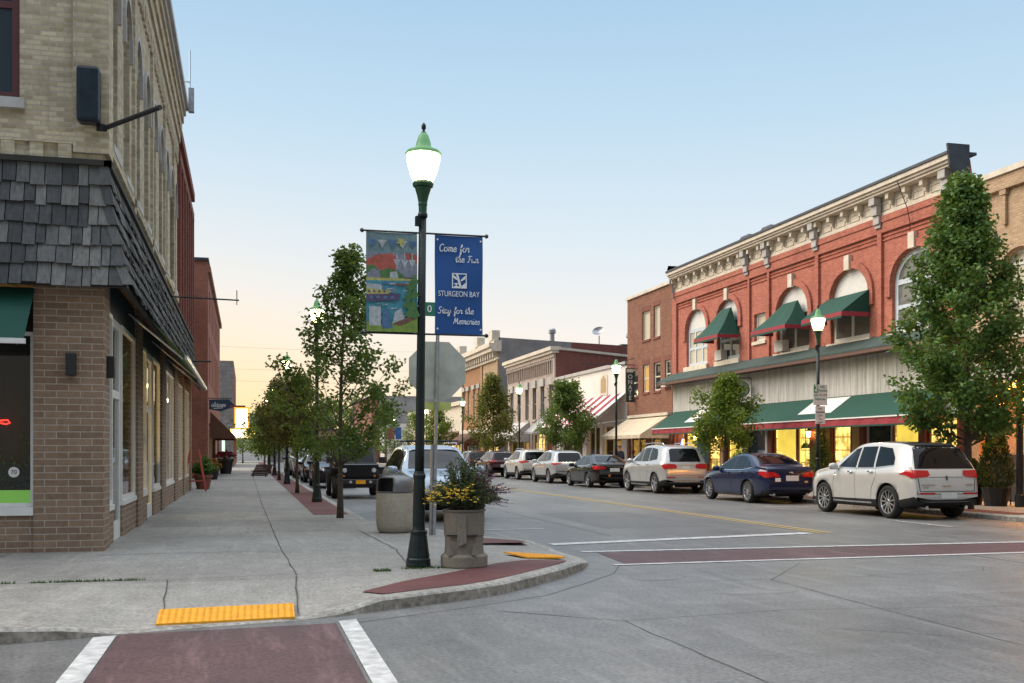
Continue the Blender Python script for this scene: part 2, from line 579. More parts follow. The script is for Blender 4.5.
# pavement outline, outer top edge of the kerb (x, y, z); the two dips are kerb ramps
KERB = [(-30, 9.2, .13), (-8, 9.28, .13), (-1.95, 9.36, .13), (-1.5, 9.46, .10), (-1.07, 9.6, .02), (-.3, 9.8, .015), (.5, 9.99, .02), (.85, 10.13, .05), (1.3, 10.42, .125),
        (1.85, 10.72, .13), (2.32, 10.99, .13), (2.76, 11.33, .13), (3.28, 11.92, .13), (3.86, 12.62, .13), (4.3, 13.3, .12), (4.55, 13.8, .07), (4.72, 14.3, .02), (4.78, 15.0, .012), (4.74, 15.6, .02),
        (4.66, 16.05, .07), (4.5, 16.6, .13), (4.2, 17.1, .13), (3.95, 17.6, .13), (3.7, 18.6, .13), (3.3, 19.7, .13), (2.8, 20.8, .13), (2.5, 22, .13), (2.5, 60, .13), (2.5, 125, .13), (2.5, 170, .13)]


def offset(line, d):
    out = []
    for i, p in enumerate(line):
        a = Vector(line[max(0, i - 1)][:2])
        b = Vector(line[min(len(line) - 1, i + 1)][:2])
        t = (b - a).normalized()
        out.append((p[0] - t.y * d, p[1] + t.x * d, p[2]))
    return out


inner = offset(KERB, .16)
# kerb: batter face, rounded nose, top
rows = []
for o_, dz in ((-.035, None), (-.02, -.03), (.0, -.012), (.02, 0), (.16, .002)):
    r_ = offset(KERB, o_)
    rows.append([(x, y, (-.01 if dz is None else max(z + dz, .004))) for x, y, z in r_])
kb = MB().grid(rows[:2], 1)
kb.grid(rows[1:], 0)
tag(kb.build('kerb', [M['curb'], M['curb_face']], smooth=True), kind='structure')
# pavement: strips from the kerb inwards; the ramps run down to the road
in2 = offset(KERB, 1.55)
in2 = [(x, y, .13) for x, y, z in in2]
fix = [(p[0] - .05, 12.5, .13) for p in KERB[:8]] + [(x, y, .13) for x, y in [(1.1, 12.5), (1.4, 12.6), (1.7, 12.8), (2.0, 13.0), (2.3, 13.3), (2.6, 13.6), (2.9, 13.9), (3.0, 14.2), (3.1, 14.6), (3.1, 15.1), (3.1, 15.6), (3.0, 16.0), (2.8, 16.4), (2.5, 16.8), (2.3, 17.3), (2.0, 18.4), (1.7, 19.6), (1.3, 20.8), (1.0, 22), (1.0, 60), (1.0, 125), (1.0, 170)]]
sw = MB()
mid = [((a[0] + b[0]) / 2, (a[1] + b[1]) / 2, a[2] * .5 + .065) for a, b in zip(inner, fix)]
mid2 = [((a[0] + b[0]) / 2, (a[1] + b[1]) / 2, a[2] * .5 + b[2] * .5) for a, b in zip(mid, fix)]
sw.grid([inner, mid, mid2, fix])
big = [(-30, 60), (-30, 170)] + [(p[0], p[1]) for p in reversed(fix)]
sw.add([(x, y, .13) for x, y in big], [tuple(range(len(big)))])
tag(sw.build('sidewalk', M['sidewalk']), kind='structure')
# far pavement on the other side of the street
K2 = [(60, 17.2, .13), (19.5, 17.3, .13), (18.2, 17.7, .13), (17.3, 18.6, .13), (16.85, 20, .13), (16.75, 22, .13), (16.75, 60, .13), (16.75, 170, .13)]
K2 = list(reversed(K2))
rows = []
for o_, dz in ((-.035, None), (-.02, -.03), (.0, -.012), (.02, 0), (.16, .002)):
    rows.append([(x, y, (-.01 if dz is None else z + dz)) for x, y, z in offset(K2, o_)])
K2i = offset(K2, .16)
kb = MB().grid(rows[:2], 1)
kb.grid(rows[1:], 0)
tag(kb.build('kerb', [M['curb'], M['curb_face']], smooth=True), kind='structure')
big = [(x, y) for x, y, z in K2i] + [(60, 40), (60, 170)]
flat('sidewalk', big, .13, M['sidewalk'])
flat('paver_band', [(17.0, 20.6), (17.75, 20.3), (17.75, 150), (17.0, 150)], .134, M['paver'])
# red paver bands along the left kerb and round the corner
flat('paver_band', [(1.5, 24.4), (2.3, 24.4), (2.3, 150), (1.5, 150)], .134, M['paver'])
redo = [(1.35, 10.62), (1.85, 10.90), (2.28, 11.14), (2.66, 11.45), (3.16, 12.02), (3.72, 12.7), (4.12, 13.28)]
redi = [(1.15, 10.85), (1.7, 11.62), (2.35, 12.3), (2.75, 12.75), (3.15, 13.2), (3.45, 13.42), (3.66, 13.52)]
b = MB()
b.grid([[(x, y, .136) for x, y in redo], [(x, y, .136) for x, y in redi]])
tag(b.build('paver_band', M['paver']), kind='structure')
flat('paver_band', [(3.5, 16.1), (4.35, 16.1), (4.3, 16.5), (3.85, 17.1), (3.2, 17.2)], .136, M['paver'])
# joints of the pavement: thin wavering strips
jb = MB()


def strip(b, pts, w, z, wob=.012, seed=1, m=0):
    r = random.Random(seed)
    P = []
    for (x0, y0), (x1, y1) in zip(pts, pts[1:]):
        n = max(1, int(math.hypot(x1 - x0, y1 - y0) / .35))
        for i in range(n): P.append((x0 + (x1 - x0) * i / n + r.uniform(-wob, wob), y0 + (y1 - y0) * i / n + r.uniform(-wob, wob)))
    P.append(pts[-1])
    A, B = [], []
    for i, p in enumerate(P):
        a, c = P[max(0, i - 1)], P[min(len(P) - 1, i + 1)]
        t = Vector((c[0] - a[0], c[1] - a[1])).normalized()
        ww = w * r.uniform(.6, 1.2) / 2
        zz = z(p[0], p[1]) if callable(z) else z
        A.append((p[0] - t.y * ww, p[1] + t.x * ww, zz))
        B.append((p[0] + t.y * ww, p[1] - t.x * ww, zz))
    b.grid([B, A], m)


def walkz(x, y):
    t = min(1, max(0, (y - 9.85) / 2.65))
    return (.024 + (.13 - .02) * t) + .004


strip(jb, [(.58, 12.5), (.5, 16), (.42, 30), (.4, 62), (.4, 120)], .016, .136, .01, 3)
strip(jb, [(-3, 12.5), (-.86, 12.42), (.58, 12.6), (1.6, 12.9), (2.3, 13.4), (3.4, 14.1)], .012, .136, .01, 4)
for y_ in (15.6, 18.6, 22.3, 26, 30, 34, 38, 43, 48, 54, 60, 68, 78, 90): strip(jb, [(-2.0, y_), (.42, y_ + .05), (1.5, y_ + .05)], .014, .136, .004, int(y_))
strip(jb, [(-3.2, 16), (-4.2, 12.6)], .015, .136)
strip(jb, [(2.0, 19.5), (2.15, 15.5), (2.0, 13.2)], .015, .136)
tag(jb.build('pavement_joint', M['joint']), kind='structure')
jr = MB()
strip(jr, [(-.86, 12.4), (-.80, 11.2), (-.74, 9.9)], .016, walkz, .01, 5)
strip(jr, [(.56, 12.4), (.52, 11.2), (.48, 10.1)], .016, walkz, .01, 6)
tag(jr.build('pavement_joint', M['joint']), kind='structure')
# road joints and tar lines of the crossing
jo = MB()
strip(jo, [(.9, 9.65), (2.3, 10.45), (3.2, 11.05), (3.9, 11.9), (4.6, 12.8), (5.0, 13.7)], .012, .003, .006, 8)
strip(jo, [(2.4, 10.1), (3.4, 9.2), (3.45, 6.0), (3.5, 2)], .016, .003, .015, 9)
strip(jo, [(3.4, 9.2), (5.2, 9.45), (7.6, 9.1), (14, 9.0)], .010, .003, .012, 10)
strip(jo, [(7.6, 13.4), (6.25, 11.7), (6.1, 7.2), (6.0, 2)], .012, .003, .012, 11)
for x_ in (6.6, 14.2): strip(jo, [(x_, 18.5), (x_, 150)], .02, .003, .01, int(x_))
for y_ in range(24, 130, 7): strip(jo, [(2.6, y_), (16.6, y_ + .1)], .015, .003, .01, y_)
strip(jo, [(10.6, 11), (10.7, 13.8)], .02, .003, .01, 13)
strip(jo, [(-12, 5.6), (20, 5.4)], .02, .003, .012, 14)
for k in range(9):       # hairline cracks branching off
    x0, y0 = rnd.uniform(1.6, 12), rnd.uniform(7.5, 13)
    pts = [(x0, y0)]
    for q in range(rnd.randint(3, 6)): pts.append((pts[-1][0] + rnd.uniform(.1, .7), pts[-1][1] + rnd.uniform(-.35, .35)))
    if all(p[1] < 12.5 and not (p[0] < 4.6 and p[1] > 8.5) for p in pts): strip(jo, pts, .008, .003, .03, 40 + k)
tag(jo.build('road_joint', M['joint']), kind='structure')
# patches of newer and older surface
rk = random.Random(17)


def blotch(cx, cy, rx, ry, n, z, m, name='road_patch'):
    flat(name, [(cx + rx * math.cos(2 * PI * i / n) * rk.uniform(.75, 1.15), cy + ry * math.sin(2 * PI * i / n) * rk.uniform(.75, 1.15)) for i in range(n)], z, m)


PATCH_L = concrete('RoadPatchLight', (.205, .20, .195), .3, 40, .4, .6, .8)
PATCH_D = concrete('RoadPatchDark', (.135, .135, .137), .3, 40, .4, .55, .8)
blotch(5.6, 10.75, .5, .2, 14, .0018, PATCH_L)
blotch(4.9, 12.2, .35, .2, 10, .0018, PATCH_L)
flat('road_patch', [(6.9, 5.2), (9.8, 5.4), (9.75, 8.4), (6.95, 8.3)], .0018, PATCH_D)
flat('road_patch', [(11.3, 9.3), (13.9, 9.35), (13.85, 12.4), (11.3, 12.3)], .0018, PATCH_D)
flat('road_patch', [(7.2, 20.4), (9.6, 20.4), (9.6, 26), (7.2, 26)], .0018, PATCH_D)
# crossings
flat('crosswalk', [(-1.06, 9.55), (.80, 9.72), (.80, -6), (-1.06, -6)], .004, M['crosswalk'])
flat('crosswalk', [(5.15, 13.86), (16.7, 14.1), (16.7, 15.35), (5.3, 15.5)], .004, M['crosswalk'])


def paint(name, poly, m='roadpaint'):
    return flat(name, poly, .008, M[m])


paint('road_marking', [(-1.25, 9.45), (-1.07, 9.5), (-1.07, -6), (-1.25, -6)])
paint('road_marking', [(.83, 9.80), (1.0, 9.9), (1.0, -6), (.83, -6)])
paint('road_marking', [(4.95, 13.70), (16.7, 13.92), (16.7, 14.06), (4.95, 13.83)])
paint('road_marking', [(5.1, 15.6), (16.7, 15.38), (16.7, 15.52), (5.1, 15.76)])
paint('road_marking', [(5.0, 16.9), (10.55, 18.1), (10.55, 18.42), (5.0, 17.22)])
for x_ in (10.72, 10.94): paint('centre_line', [(x_, 18.2), (x_ + .1, 18.2), (x_ + .1, 150), (x_, 150)], 'yellow_paint')
for y_ in (20.45, 27.2, 33.8, 40.5, 47.2, 54): paint('road_marking', [(2.6, y_), (5.9, y_ + .1), (5.9, y_ + .2), (2.6, y_ + .1)])
for y_ in (27.2, 34.6, 42.0, 47.9, 54.8): paint('road_marking', [(14.3, y_), (16.6, y_), (16.6, y_ + .1), (14.3, y_ + .1)])
paint('road_marking', [(14.25, 19.0), (14.35, 19.0), (14.35, 21.0), (14.25, 21.0)])


# yellow tactile pads with their domes
def pad(c00, c10, c11, c01, label, nu, nv):
    t = thing('tactile_pad', c00, label, 'tactile paving', 'yellow tactile pads at the kerb ramps')
    b = MB()
    b.add([Vector(p) for p in (c00, c10, c11, c01)] + [Vector(p) - Vector((0, 0, .02)) for p in (c00, c10, c11, c01)], [(0, 1, 2, 3), (0, 4, 5, 1), (1, 5, 6, 2), (2, 6, 7, 3), (3, 7, 4, 0)])
    b.build('plate', M['yellow_pad'], t)
    d = MB()
    for i in range(nu):
        for j in range(nv):
            u, v = (i + .5) / nu, (j + .5) / nv
            p = Vector(c00) * (1 - u) * (1 - v) + Vector(c10) * u * (1 - v) + Vector(c11) * u * v + Vector(c01) * (1 - u) * v
            d.lathe([(.017, 0), (.014, .005), (.006, .007)], p, 6)
    tag(d.build('dome', M['yellow_pad'], t), kind='stuff')
    return t


pad((-.78, 9.86, .037), (.44, 9.98, .037), (.46, 10.66, .068), (-.80, 10.54, .068), 'wide yellow tactile pad on the ramp facing the near crosswalk', 20, 11)
pad((3.75, 13.85, .135), (4.28, 13.9, .118), (4.42, 14.75, .06), (3.6, 14.7, .135), 'smaller yellow tactile pad behind the corner planter', 10, 10)
# weeds in the joint
gb = MB()
rg = random.Random(3)
for i in range(900):
    t_ = rg.random()
    seg = rg.choice([(-3.6, -2.45, 12.47), (-2.3, -1.1, 12.47), (-2.3, -1.1, 12.46), (1.85, 2.55, 12.86), (1.5, 1.7, 12.7)])
    x_ = seg[0] + (seg[1] - seg[0]) * t_
    y_ = seg[2] + rg.gauss(0, .02 if seg[0] < 0 else .05)
    h_ = rg.uniform(.012, .04)
    a_ = rg.uniform(0, PI)
    dx, dy = .007 * math.cos(a_), .007 * math.sin(a_)
    lx, ly = rg.gauss(0, .015), rg.gauss(0, .015)
    gb.add([(x_ - dx, y_ - dy, .13), (x_ + dx, y_ + dy, .13), (x_ + lx, y_ + ly, .13 + h_)], [(0, 1, 2)])
tag(gb.build('grass', M['grass']), 'short green weeds growing in the pavement joint by the brown brick corner', 'grass', kind='stuff')
# ------------------------------------------------------------------ building helpers
def PX(x0, sgn):
    """a wall in the plane x = x0; d runs into the wall; sgn +1: the wall faces -x (right side of the street)"""
    return lambda u, z, d: (x0 + sgn * d, u, z)


def PY(y0):
    return lambda u, z, d: (u, y0 + d, z)      # a wall facing -y


def pbox(b, P, u0, u1, z0, z1, d0, d1, m=0):
    pts = [P(u0, z0, d0), P(u1, z0, d0), P(u1, z0, d1), P(u0, z0, d1), P(u0, z1, d0), P(u1, z1, d0), P(u1, z1, d1), P(u0, z1, d1)]
    b.add(pts, [(0, 3, 2, 1), (4, 5, 6, 7), (0, 1, 5, 4), (1, 2, 6, 5), (2, 3, 7, 6), (3, 0, 4, 7)], m)


def arc_pts(u0, u1, zs, rise, n=12):
    """points of an arch from (u0, zs) over the top to (u1, zs)"""
    c = (u0 + u1) / 2
    h = (u1 - u0) / 2
    return [(c - h * math.cos(PI * i / n), zs + rise * math.sin(PI * i / n)) for i in range(n + 1)]


def wall(b, P, u0, u1, z0, z1, ops, depth=.2, m=0, d=0):
    """a wall sheet with real openings and reveals; ops: (u0, u1, z0, z1, rise of the arch inside z1)"""
    U = sorted({u0, u1} | {o[0] for o in ops} | {o[1] for o in ops})
    Z = sorted({z0, z1} | {o[2] for o in ops} | {o[3] for o in ops})
    for a, c in zip(U, U[1:]):
        for e, f in zip(Z, Z[1:]):
            um, zm = (a + c) / 2, (e + f) / 2
            if any(o[0] < um < o[1] and o[2] < zm < o[3] for o in ops): continue
            b.quad(P(a, e, d), P(c, e, d), P(c, f, d), P(a, f, d), m)
    for o in ops:
        a, c, e, f = o[:4]
        rise = o[4] if len(o) > 4 else 0
        D = d + depth
        zs = f - rise
        b.quad(P(a, e, d), P(a, e, D), P(a, zs, D), P(a, zs, d), m)
        b.quad(P(c, e, d), P(c, e, D), P(c, zs, D), P(c, zs, d), m)
        b.quad(P(a, e, d), P(c, e, d), P(c, e, D), P(a, e, D), m)
        if not rise: b.quad(P(a, f, d), P(c, f, d), P(c, f, D), P(a, f, D), m)
        else:
            A = arc_pts(a, c, zs, rise)
            for p, q in zip(A, A[1:]):
                b.quad(P(p[0], p[1], d), P(q[0], q[1], d), P(q[0], f, d), P(p[0], f, d), m)
                b.quad(P(p[0], p[1], d), P(q[0], q[1], d), P(q[0], q[1], D), P(p[0], p[1], D), m)


def arch_band(b, P, u0, u1, zs, rise, t, d0, d1, m=0):
    """a hood of thickness t round an arch"""
    A = arc_pts(u0, u1, zs, rise)
    B = arc_pts(u0 - t, u1 + t, zs, rise + t)
    for i in range(len(A) - 1):
        p, q, r, s = A[i], A[i + 1], B[i + 1], B[i]
        pts = [P(x, z, d_) for d_ in (d0, d1) for x, z in (p, q, r, s)]
        b.add(pts, [(0, 1, 2, 3), (4, 7, 6, 5), (0, 4, 5, 1), (1, 5, 6, 2), (2, 6, 7, 3), (3, 7, 4, 0)], m)


def window(parent, P, u0, u1, z0, z1, fm, gm, nv=1, nh=1, dep=.14, fw=.07, rise=0, name='window', zbars=None, topfill=None):
    f = MB()
    zs = z1 - rise
    if u0 > u1: u0, u1 = u1, u0
    pbox(f, P, u0, u0 + fw, z0, zs, dep, dep + .06)
    pbox(f, P, u1 - fw, u1, z0, zs, dep, dep + .06)
    pbox(f, P, u0 + fw, u1 - fw, z0, z0 + fw, dep, dep + .06)
    if rise:
        arch_band(f, P, u0 + fw, u1 - fw, zs, rise - fw, fw, dep, dep + .06)
        pbox(f, P, u0 + fw, u1 - fw, zs - fw / 2, zs + fw / 2, dep + .002, dep + .058)
    else: pbox(f, P, u0 + fw, u1 - fw, z1 - fw, z1, dep, dep + .06)
    for i in range(1, nv):
        u = u0 + (u1 - u0) * i / nv
        pbox(f, P, u - fw * .4, u + fw * .4, z0 + fw, zs - (fw if not rise else fw / 2), dep + .004, dep + .056)
    for z in (zbars if zbars is not None else [z0 + (zs - z0) * i / nh for i in range(1, nh)]):
        pbox(f, P, u0 + fw, u1 - fw, z - fw * .4, z + fw * .4, dep + .006, dep + .054)
    w = f.build(name, fm, parent)
    g = MB()
    if rise:
        A = arc_pts(u0 + .02, u1 - .02, zs, rise - .02)
        pts = [P(u0 + .02, z0 + .02, dep + .04)] + [P(x, z, dep + .04) for x, z in A] + [P(u1 - .02, z0 + .02, dep + .04)]
        g.add(pts, [tuple(range(len(pts)))])
    else: g.quad(P(u0 + .02, z0 + .02, dep + .04), P(u1 - .02, z0 + .02, dep + .04), P(u1 - .02, z1 - .02, dep + .04), P(u0 + .02, z1 - .02, dep + .04))
    g.build('pane', gm, w)
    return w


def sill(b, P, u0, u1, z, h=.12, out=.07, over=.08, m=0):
    pbox(b, P, min(u0, u1) - over, max(u0, u1) + over, z - h, z - .003, -out, .12, m)


def shell(parent, x0, x1, y0, y1, z0, z1, m, faces, parapet=.25, roof=True, name='wall'):
    """the other walls of a building and its flat roof; faces: which of w e s n to build"""
    b = MB()
    q = {'w': [(x0, y1, z0), (x0, y0, z0), (x0, y0, z1), (x0, y1, z1)], 'e': [(x1, y0, z0), (x1, y1, z0), (x1, y1, z1), (x1, y0, z1)],
         's': [(x0, y0, z0), (x1, y0, z0), (x1, y0, z1), (x0, y0, z1)], 'n': [(x1, y1, z0), (x0, y1, z0), (x0, y1, z1), (x1, y1, z1)]}
    for k in faces: b.add(q[k], [(0, 1, 2, 3)])
    if faces: b.build(name, m, parent)
    if roof: MB().box(x0 + .02, y0 + .02, z1 - parapet - .1, x1 - .02, y1 - .02, z1 - parapet).build('roof', M['roof_felt'], parent)


LIT = {}


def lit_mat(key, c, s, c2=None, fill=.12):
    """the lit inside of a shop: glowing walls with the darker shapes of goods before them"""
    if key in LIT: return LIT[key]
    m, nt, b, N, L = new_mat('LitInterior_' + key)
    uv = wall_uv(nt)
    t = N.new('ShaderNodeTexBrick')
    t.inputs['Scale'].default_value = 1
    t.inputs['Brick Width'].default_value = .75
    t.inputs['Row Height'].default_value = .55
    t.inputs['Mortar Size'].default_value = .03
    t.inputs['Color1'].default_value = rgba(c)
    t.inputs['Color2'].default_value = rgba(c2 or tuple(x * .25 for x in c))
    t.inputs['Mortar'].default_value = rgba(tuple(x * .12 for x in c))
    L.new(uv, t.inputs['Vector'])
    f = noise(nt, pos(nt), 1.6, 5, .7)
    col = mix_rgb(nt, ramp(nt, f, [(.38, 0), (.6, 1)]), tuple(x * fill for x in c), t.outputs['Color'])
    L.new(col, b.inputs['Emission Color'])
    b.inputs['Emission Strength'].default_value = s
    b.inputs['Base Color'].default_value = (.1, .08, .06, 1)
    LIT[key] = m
    return m


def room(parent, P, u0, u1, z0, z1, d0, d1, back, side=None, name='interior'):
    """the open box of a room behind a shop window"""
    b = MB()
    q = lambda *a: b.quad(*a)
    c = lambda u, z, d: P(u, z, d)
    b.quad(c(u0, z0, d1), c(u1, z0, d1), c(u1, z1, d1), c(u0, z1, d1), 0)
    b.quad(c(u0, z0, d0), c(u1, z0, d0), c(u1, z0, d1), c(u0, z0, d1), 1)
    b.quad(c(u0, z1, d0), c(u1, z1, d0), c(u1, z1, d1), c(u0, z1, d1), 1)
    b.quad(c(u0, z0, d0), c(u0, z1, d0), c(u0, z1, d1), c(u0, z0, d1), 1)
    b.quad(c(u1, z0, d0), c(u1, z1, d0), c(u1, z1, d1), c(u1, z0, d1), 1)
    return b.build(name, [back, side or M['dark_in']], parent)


def lamp_light(parent, loc, c, e, r=.08, name='wall_lamp'):
    """a small lantern: a bulb in an iron cage"""
    b = MB().lathe([(.03, -.16), (.075, -.11), (.085, .07), (.03, .14)], loc, 8)
    o = b.build(name, emit_cache(c, e), parent)
    k = MB().lathe([(.095, .075), (.1, .09), (.02, .2), (.012, .24)], loc, 8)
    k.lathe([(.05, -.2), (.06, -.165)], loc, 8)
    k.build('lantern_cap', M['dark_metal'], o)
    return o


EM = {}


def emit_cache(c, s):
    k = (c, s)
    if k not in EM: EM[k] = emit('Glow', c, s)
    return EM[k]


DISP = [mat('DisplayWhite', (.5, .48, .44), .6), mat('DisplayRed', (.3, .05, .04), .6), mat('DisplayDark', (.03, .03, .03), .6), mat('DisplayGreen', (.04, .12, .04), .7), mat('DisplayBlue', (.05, .1, .2), .6), mat('DisplayWood', (.2, .11, .05), .6)]


def displays(parent, P, u0, u1, z0, d, seed, n=4):
    """goods standing in a shop window: vases, busts, boxes, small tables"""
    r = random.Random(seed)
    for i in range(n):
        u = u0 + (u1 - u0) * (i + .5 + r.uniform(-.25, .25)) / n
        k = r.choice('vbtsh')
        x, y, z = P(u, z0, d + r.uniform(-.04, .04))
        b = MB()
        if k == 'v': b.lathe([(.06, 0), (.13, .15), (.11, .3), (.05, .4), (.07, .46)], (x, y, z), 12)
        elif k == 'b': b.lathe([(.09, 0), (.02, .05), (.02, .55), (.12, .6), (.15, .85), (.17, 1.0), (.06, 1.1), (.05, 1.15), (.085, 1.2), (.09, 1.3), (.03, 1.38)], (x, y, z), 12)
        elif k == 't':
            b.box(x - .12, y - .35, z + .5, x + .12, y + .35, z + .54)
            for q in (-.3, .3): b.tube([(x, y + q, z), (x, y + q, z + .5)], .02, 6)
        elif k == 's':
            b.box(x - .1, y - .25, z, x + .1, y + .25, z + .35).box(x - .08, y - .15, z + .352, x + .08, y + .2, z + .6)
        else:
            b.lathe([(.015, 0), (.015, .6)], (x, y, z + 1.2), 6)
            b.lathe([(.18, 0), (.08, .2)], (x, y, z + 1.0), 12)
        b.build('window_display', r.choice(DISP), parent)


# ------------------------------------------------------------------ the corner building on the left
LX = -2.0
FY = 16.3
T = thing('corner_building', (LX, FY, .13), 'cream brick corner building with a grey shingle skirt roof over a brown brick shopfront', 'building')
PL = PX(LX, -1)      # street side, faces +x
PF = PY(FY)          # front, faces the camera
YE = 32.9
# upper walls
ops_side = []
for y in (16.95, 18.75, 20.6, 22.45, 24.3, 26.15, 28.0, 29.85, 31.4):
    ops_side.append((y, y + .95, 6.25, 9.35, .475))
b = MB()
wall(b, PL, FY, YE, 5.6, 12.1, ops_side, .28)
wall(b, PF, -14, LX, 5.6, 12.1, [(-4.7, -3.14, 6.62, 9.3)], .22)
b.quad((LX, YE, 5.6), (LX - 12, YE, 5.6), (LX - 12, YE, 12.1), (LX, YE, 12.1))
b.quad((-14, FY, 0), (-14, YE, 0), (-14, YE, 12.1), (-14, FY, 12.1))
# pilaster strips, corner pier, stepped cornice, dentils
pbox(b, PF, -2.42, LX, 5.9, 11.2, -.07, -.001)
pbox(b, PL, FY - .07, FY + .42, 5.9, 11.2, -.07, -.001)
for y in (20.2, 24.0, 27.6, 30.9): pbox(b, PL, y - .12, y + .12, 5.9, 10.4, -.06, -.001)
for i, (z0, z1, o) in enumerate([(10.5, 10.8, .05), (10.8, 11.1, .1), (11.1, 11.4, .15), (11.4, 11.62, .2)]):
    pbox(b, PL, FY - o, YE, z0, z1, -o, -.001)
    pbox(b, PF, -14, LX + o - .001, z0, z1, -o, -.001)
for k in range(46):
    y = FY + .2 + k * .36
    pbox(b, PL, y, y + .18, 10.15, 10.5, -.05, -.001)
pbox(b, PF, -14, LX + .05, 6.02, 6.18, -.06, -.001)
pbox(b, PL, FY - .06, YE, 6.02, 6.18, -.06, -.001)
for k in range(30):
    x = -2.62 - k * .38
    pbox(b, PF, x, x + .18, 5.8, 6.02, -.05, -.001)
b.build('wall', M['cream_brick'], T)
b = MB()
for i, (z0, z1, o) in enumerate([(11.62, 11.78, .26), (11.78, 11.95, .34), (11.95, 12.15, .30)]):
    pbox(b, PL, FY - o, YE, z0, z1, -o, .05)
    pbox(b, PF, -14, LX + o, z0, z1, -o, .05)
b.build('cornice', M['grey_trim'], T)
for o in ops_side:
    w = window(T, PL, *o[:4], M['slate_metal'], M['glass'], 1, 2, .2, .06, rise=.475)
for o in ops_side:
    b = MB()
    arch_band(b, PL, o[0] - .02, o[1] + .02, o[3] - .475, .475, .08, -.05, -.001)
    pbox(b, PL, o[0] - .10, o[0] - .02, o[3] - .9, o[3] - .475, -.06, -.001)
    pbox(b, PL, o[1] + .02, o[1] + .10, o[3] - .9, o[3] - .475, -.06, -.001)
    b.build('window_hood', M['grey_trim'], T)
window(T, PF, -4.7, -3.14, 6.62, 9.3, M['maroon'], M['glass'], 1, 2, .1, .12, zbars=[8.0])
b = MB()
sill(b, PF, -4.7, -3.14, 6.62, .15, .1)
b.build('sill', M['grey_trim'], T)
for o in ops_side:
    b = MB()
    sill(b, PL, o[0], o[1], o[2], .12, .07, .05)
    b.build('sill', M['grey_trim'], T)
shell(T, -14, LX - .02, FY + .02, YE, 0, 12.0, M['cream_brick'], '', .6)


# the skirt roof of split shingles: a flared slope along the front and the street side
def skirt(parent, ya, yb, seed, front=False):
    r = random.Random(seed)
    b = MB()
    prof = []          # (out from the wall, z) from the top
    for i in range(9):
        t = i / 8
        prof.append((.04 + .34 * t ** 1.5, 5.72 - 1.78 * t))
    n = 6

    def pt(s):
        t = min(max(s, 0), 1) * 8
        i = min(7, int(t))
        f = t - i
        return prof[i][0] * (1 - f) + prof[i + 1][0] * f, prof[i][1] * (1 - f) + prof[i + 1][1] * f
    for row in range(n):
        s0, s1 = row / n - .02, (row + 1) / n
        o0, z0 = pt(s0)
        o1, z1 = pt(s1)
        lift = .035
        side = [(ya, yb, 'side')] + ([(-14, LX, 'front')] if front else [])
        for a, c, which in side:
            u = a - r.uniform(0, .1)
            end = c
            while u < end + (.4 if which == 'front' else 0):
                w = r.uniform(.12, .25)
                dz = r.uniform(-.035, .025)
                lf = lift + r.uniform(0, .03)
                if which == 'side':
                    ua, ub = max(u, ya - (o0 if front else 0)), min(u + w - .013, yb)
                    if front:      # run to the hip of the corner
                        ua0, ua1 = max(u, FY - o0), max(u, FY - o1)
                    else: ua0 = ua1 = max(u, ya)
                    q = [(LX + o0 + .005, ua0, z0), (LX + o0 + .005, ub, z0), (LX + o1 + lf, ub, z1 + dz), (LX + o1 + lf, ua1, z1 + dz)]
                    off = (-.018, 0, -.004)
                    if ub - max(ua0, ua1) < .02: u += w; continue
                else:
                    ub0, ub1 = min(u + w - .013, LX + o0), min(u + w - .013, LX + o1)
                    ua = max(u, -14)
                    q = [(ua, FY - o0 - .005, z0), (ub0, FY - o0 - .005, z0), (ub1, FY - o1 - lf, z1 + dz), (ua, FY - o1 - lf, z1 + dz)]
                    off = (0, .018, -.004)
                    if min(ub0, ub1) - ua < .02: u += w; continue
                b.slab(q, off)
                u += w
    if front:      # hip shingles
        for row in range(n):
            o0, z0 = pt(row / n)
            o1, z1 = pt((row + 1) / n)
            c0, c1 = Vector((LX + o0, FY - o0, z0)), Vector((LX + o1, FY - o1, z1))
            for sx, sy in ((0, 1), (-1, 0)):
                d = Vector((sx, sy, 0)) * .13
                e = Vector((.05, -.05, .02))
                b.slab([c0 + e * .4, c0 + d + e * .4, c1 + d + e, c1 + e], (-.012, .012, 0))
    o = b.build('shingle_roof', M['shingle'], parent)
    k = MB()
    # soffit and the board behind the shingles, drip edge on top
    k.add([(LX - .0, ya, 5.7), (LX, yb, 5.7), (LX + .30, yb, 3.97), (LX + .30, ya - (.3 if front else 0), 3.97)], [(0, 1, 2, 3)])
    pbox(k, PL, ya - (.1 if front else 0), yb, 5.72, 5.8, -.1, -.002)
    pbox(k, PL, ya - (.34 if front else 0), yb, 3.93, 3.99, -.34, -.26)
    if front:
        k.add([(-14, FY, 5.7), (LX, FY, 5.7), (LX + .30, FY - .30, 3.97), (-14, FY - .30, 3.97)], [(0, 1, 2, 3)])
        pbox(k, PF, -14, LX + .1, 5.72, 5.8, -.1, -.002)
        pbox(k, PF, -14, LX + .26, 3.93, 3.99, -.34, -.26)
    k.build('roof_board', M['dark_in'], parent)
    return o


skirt(T, FY, YE - .01, 11, True)
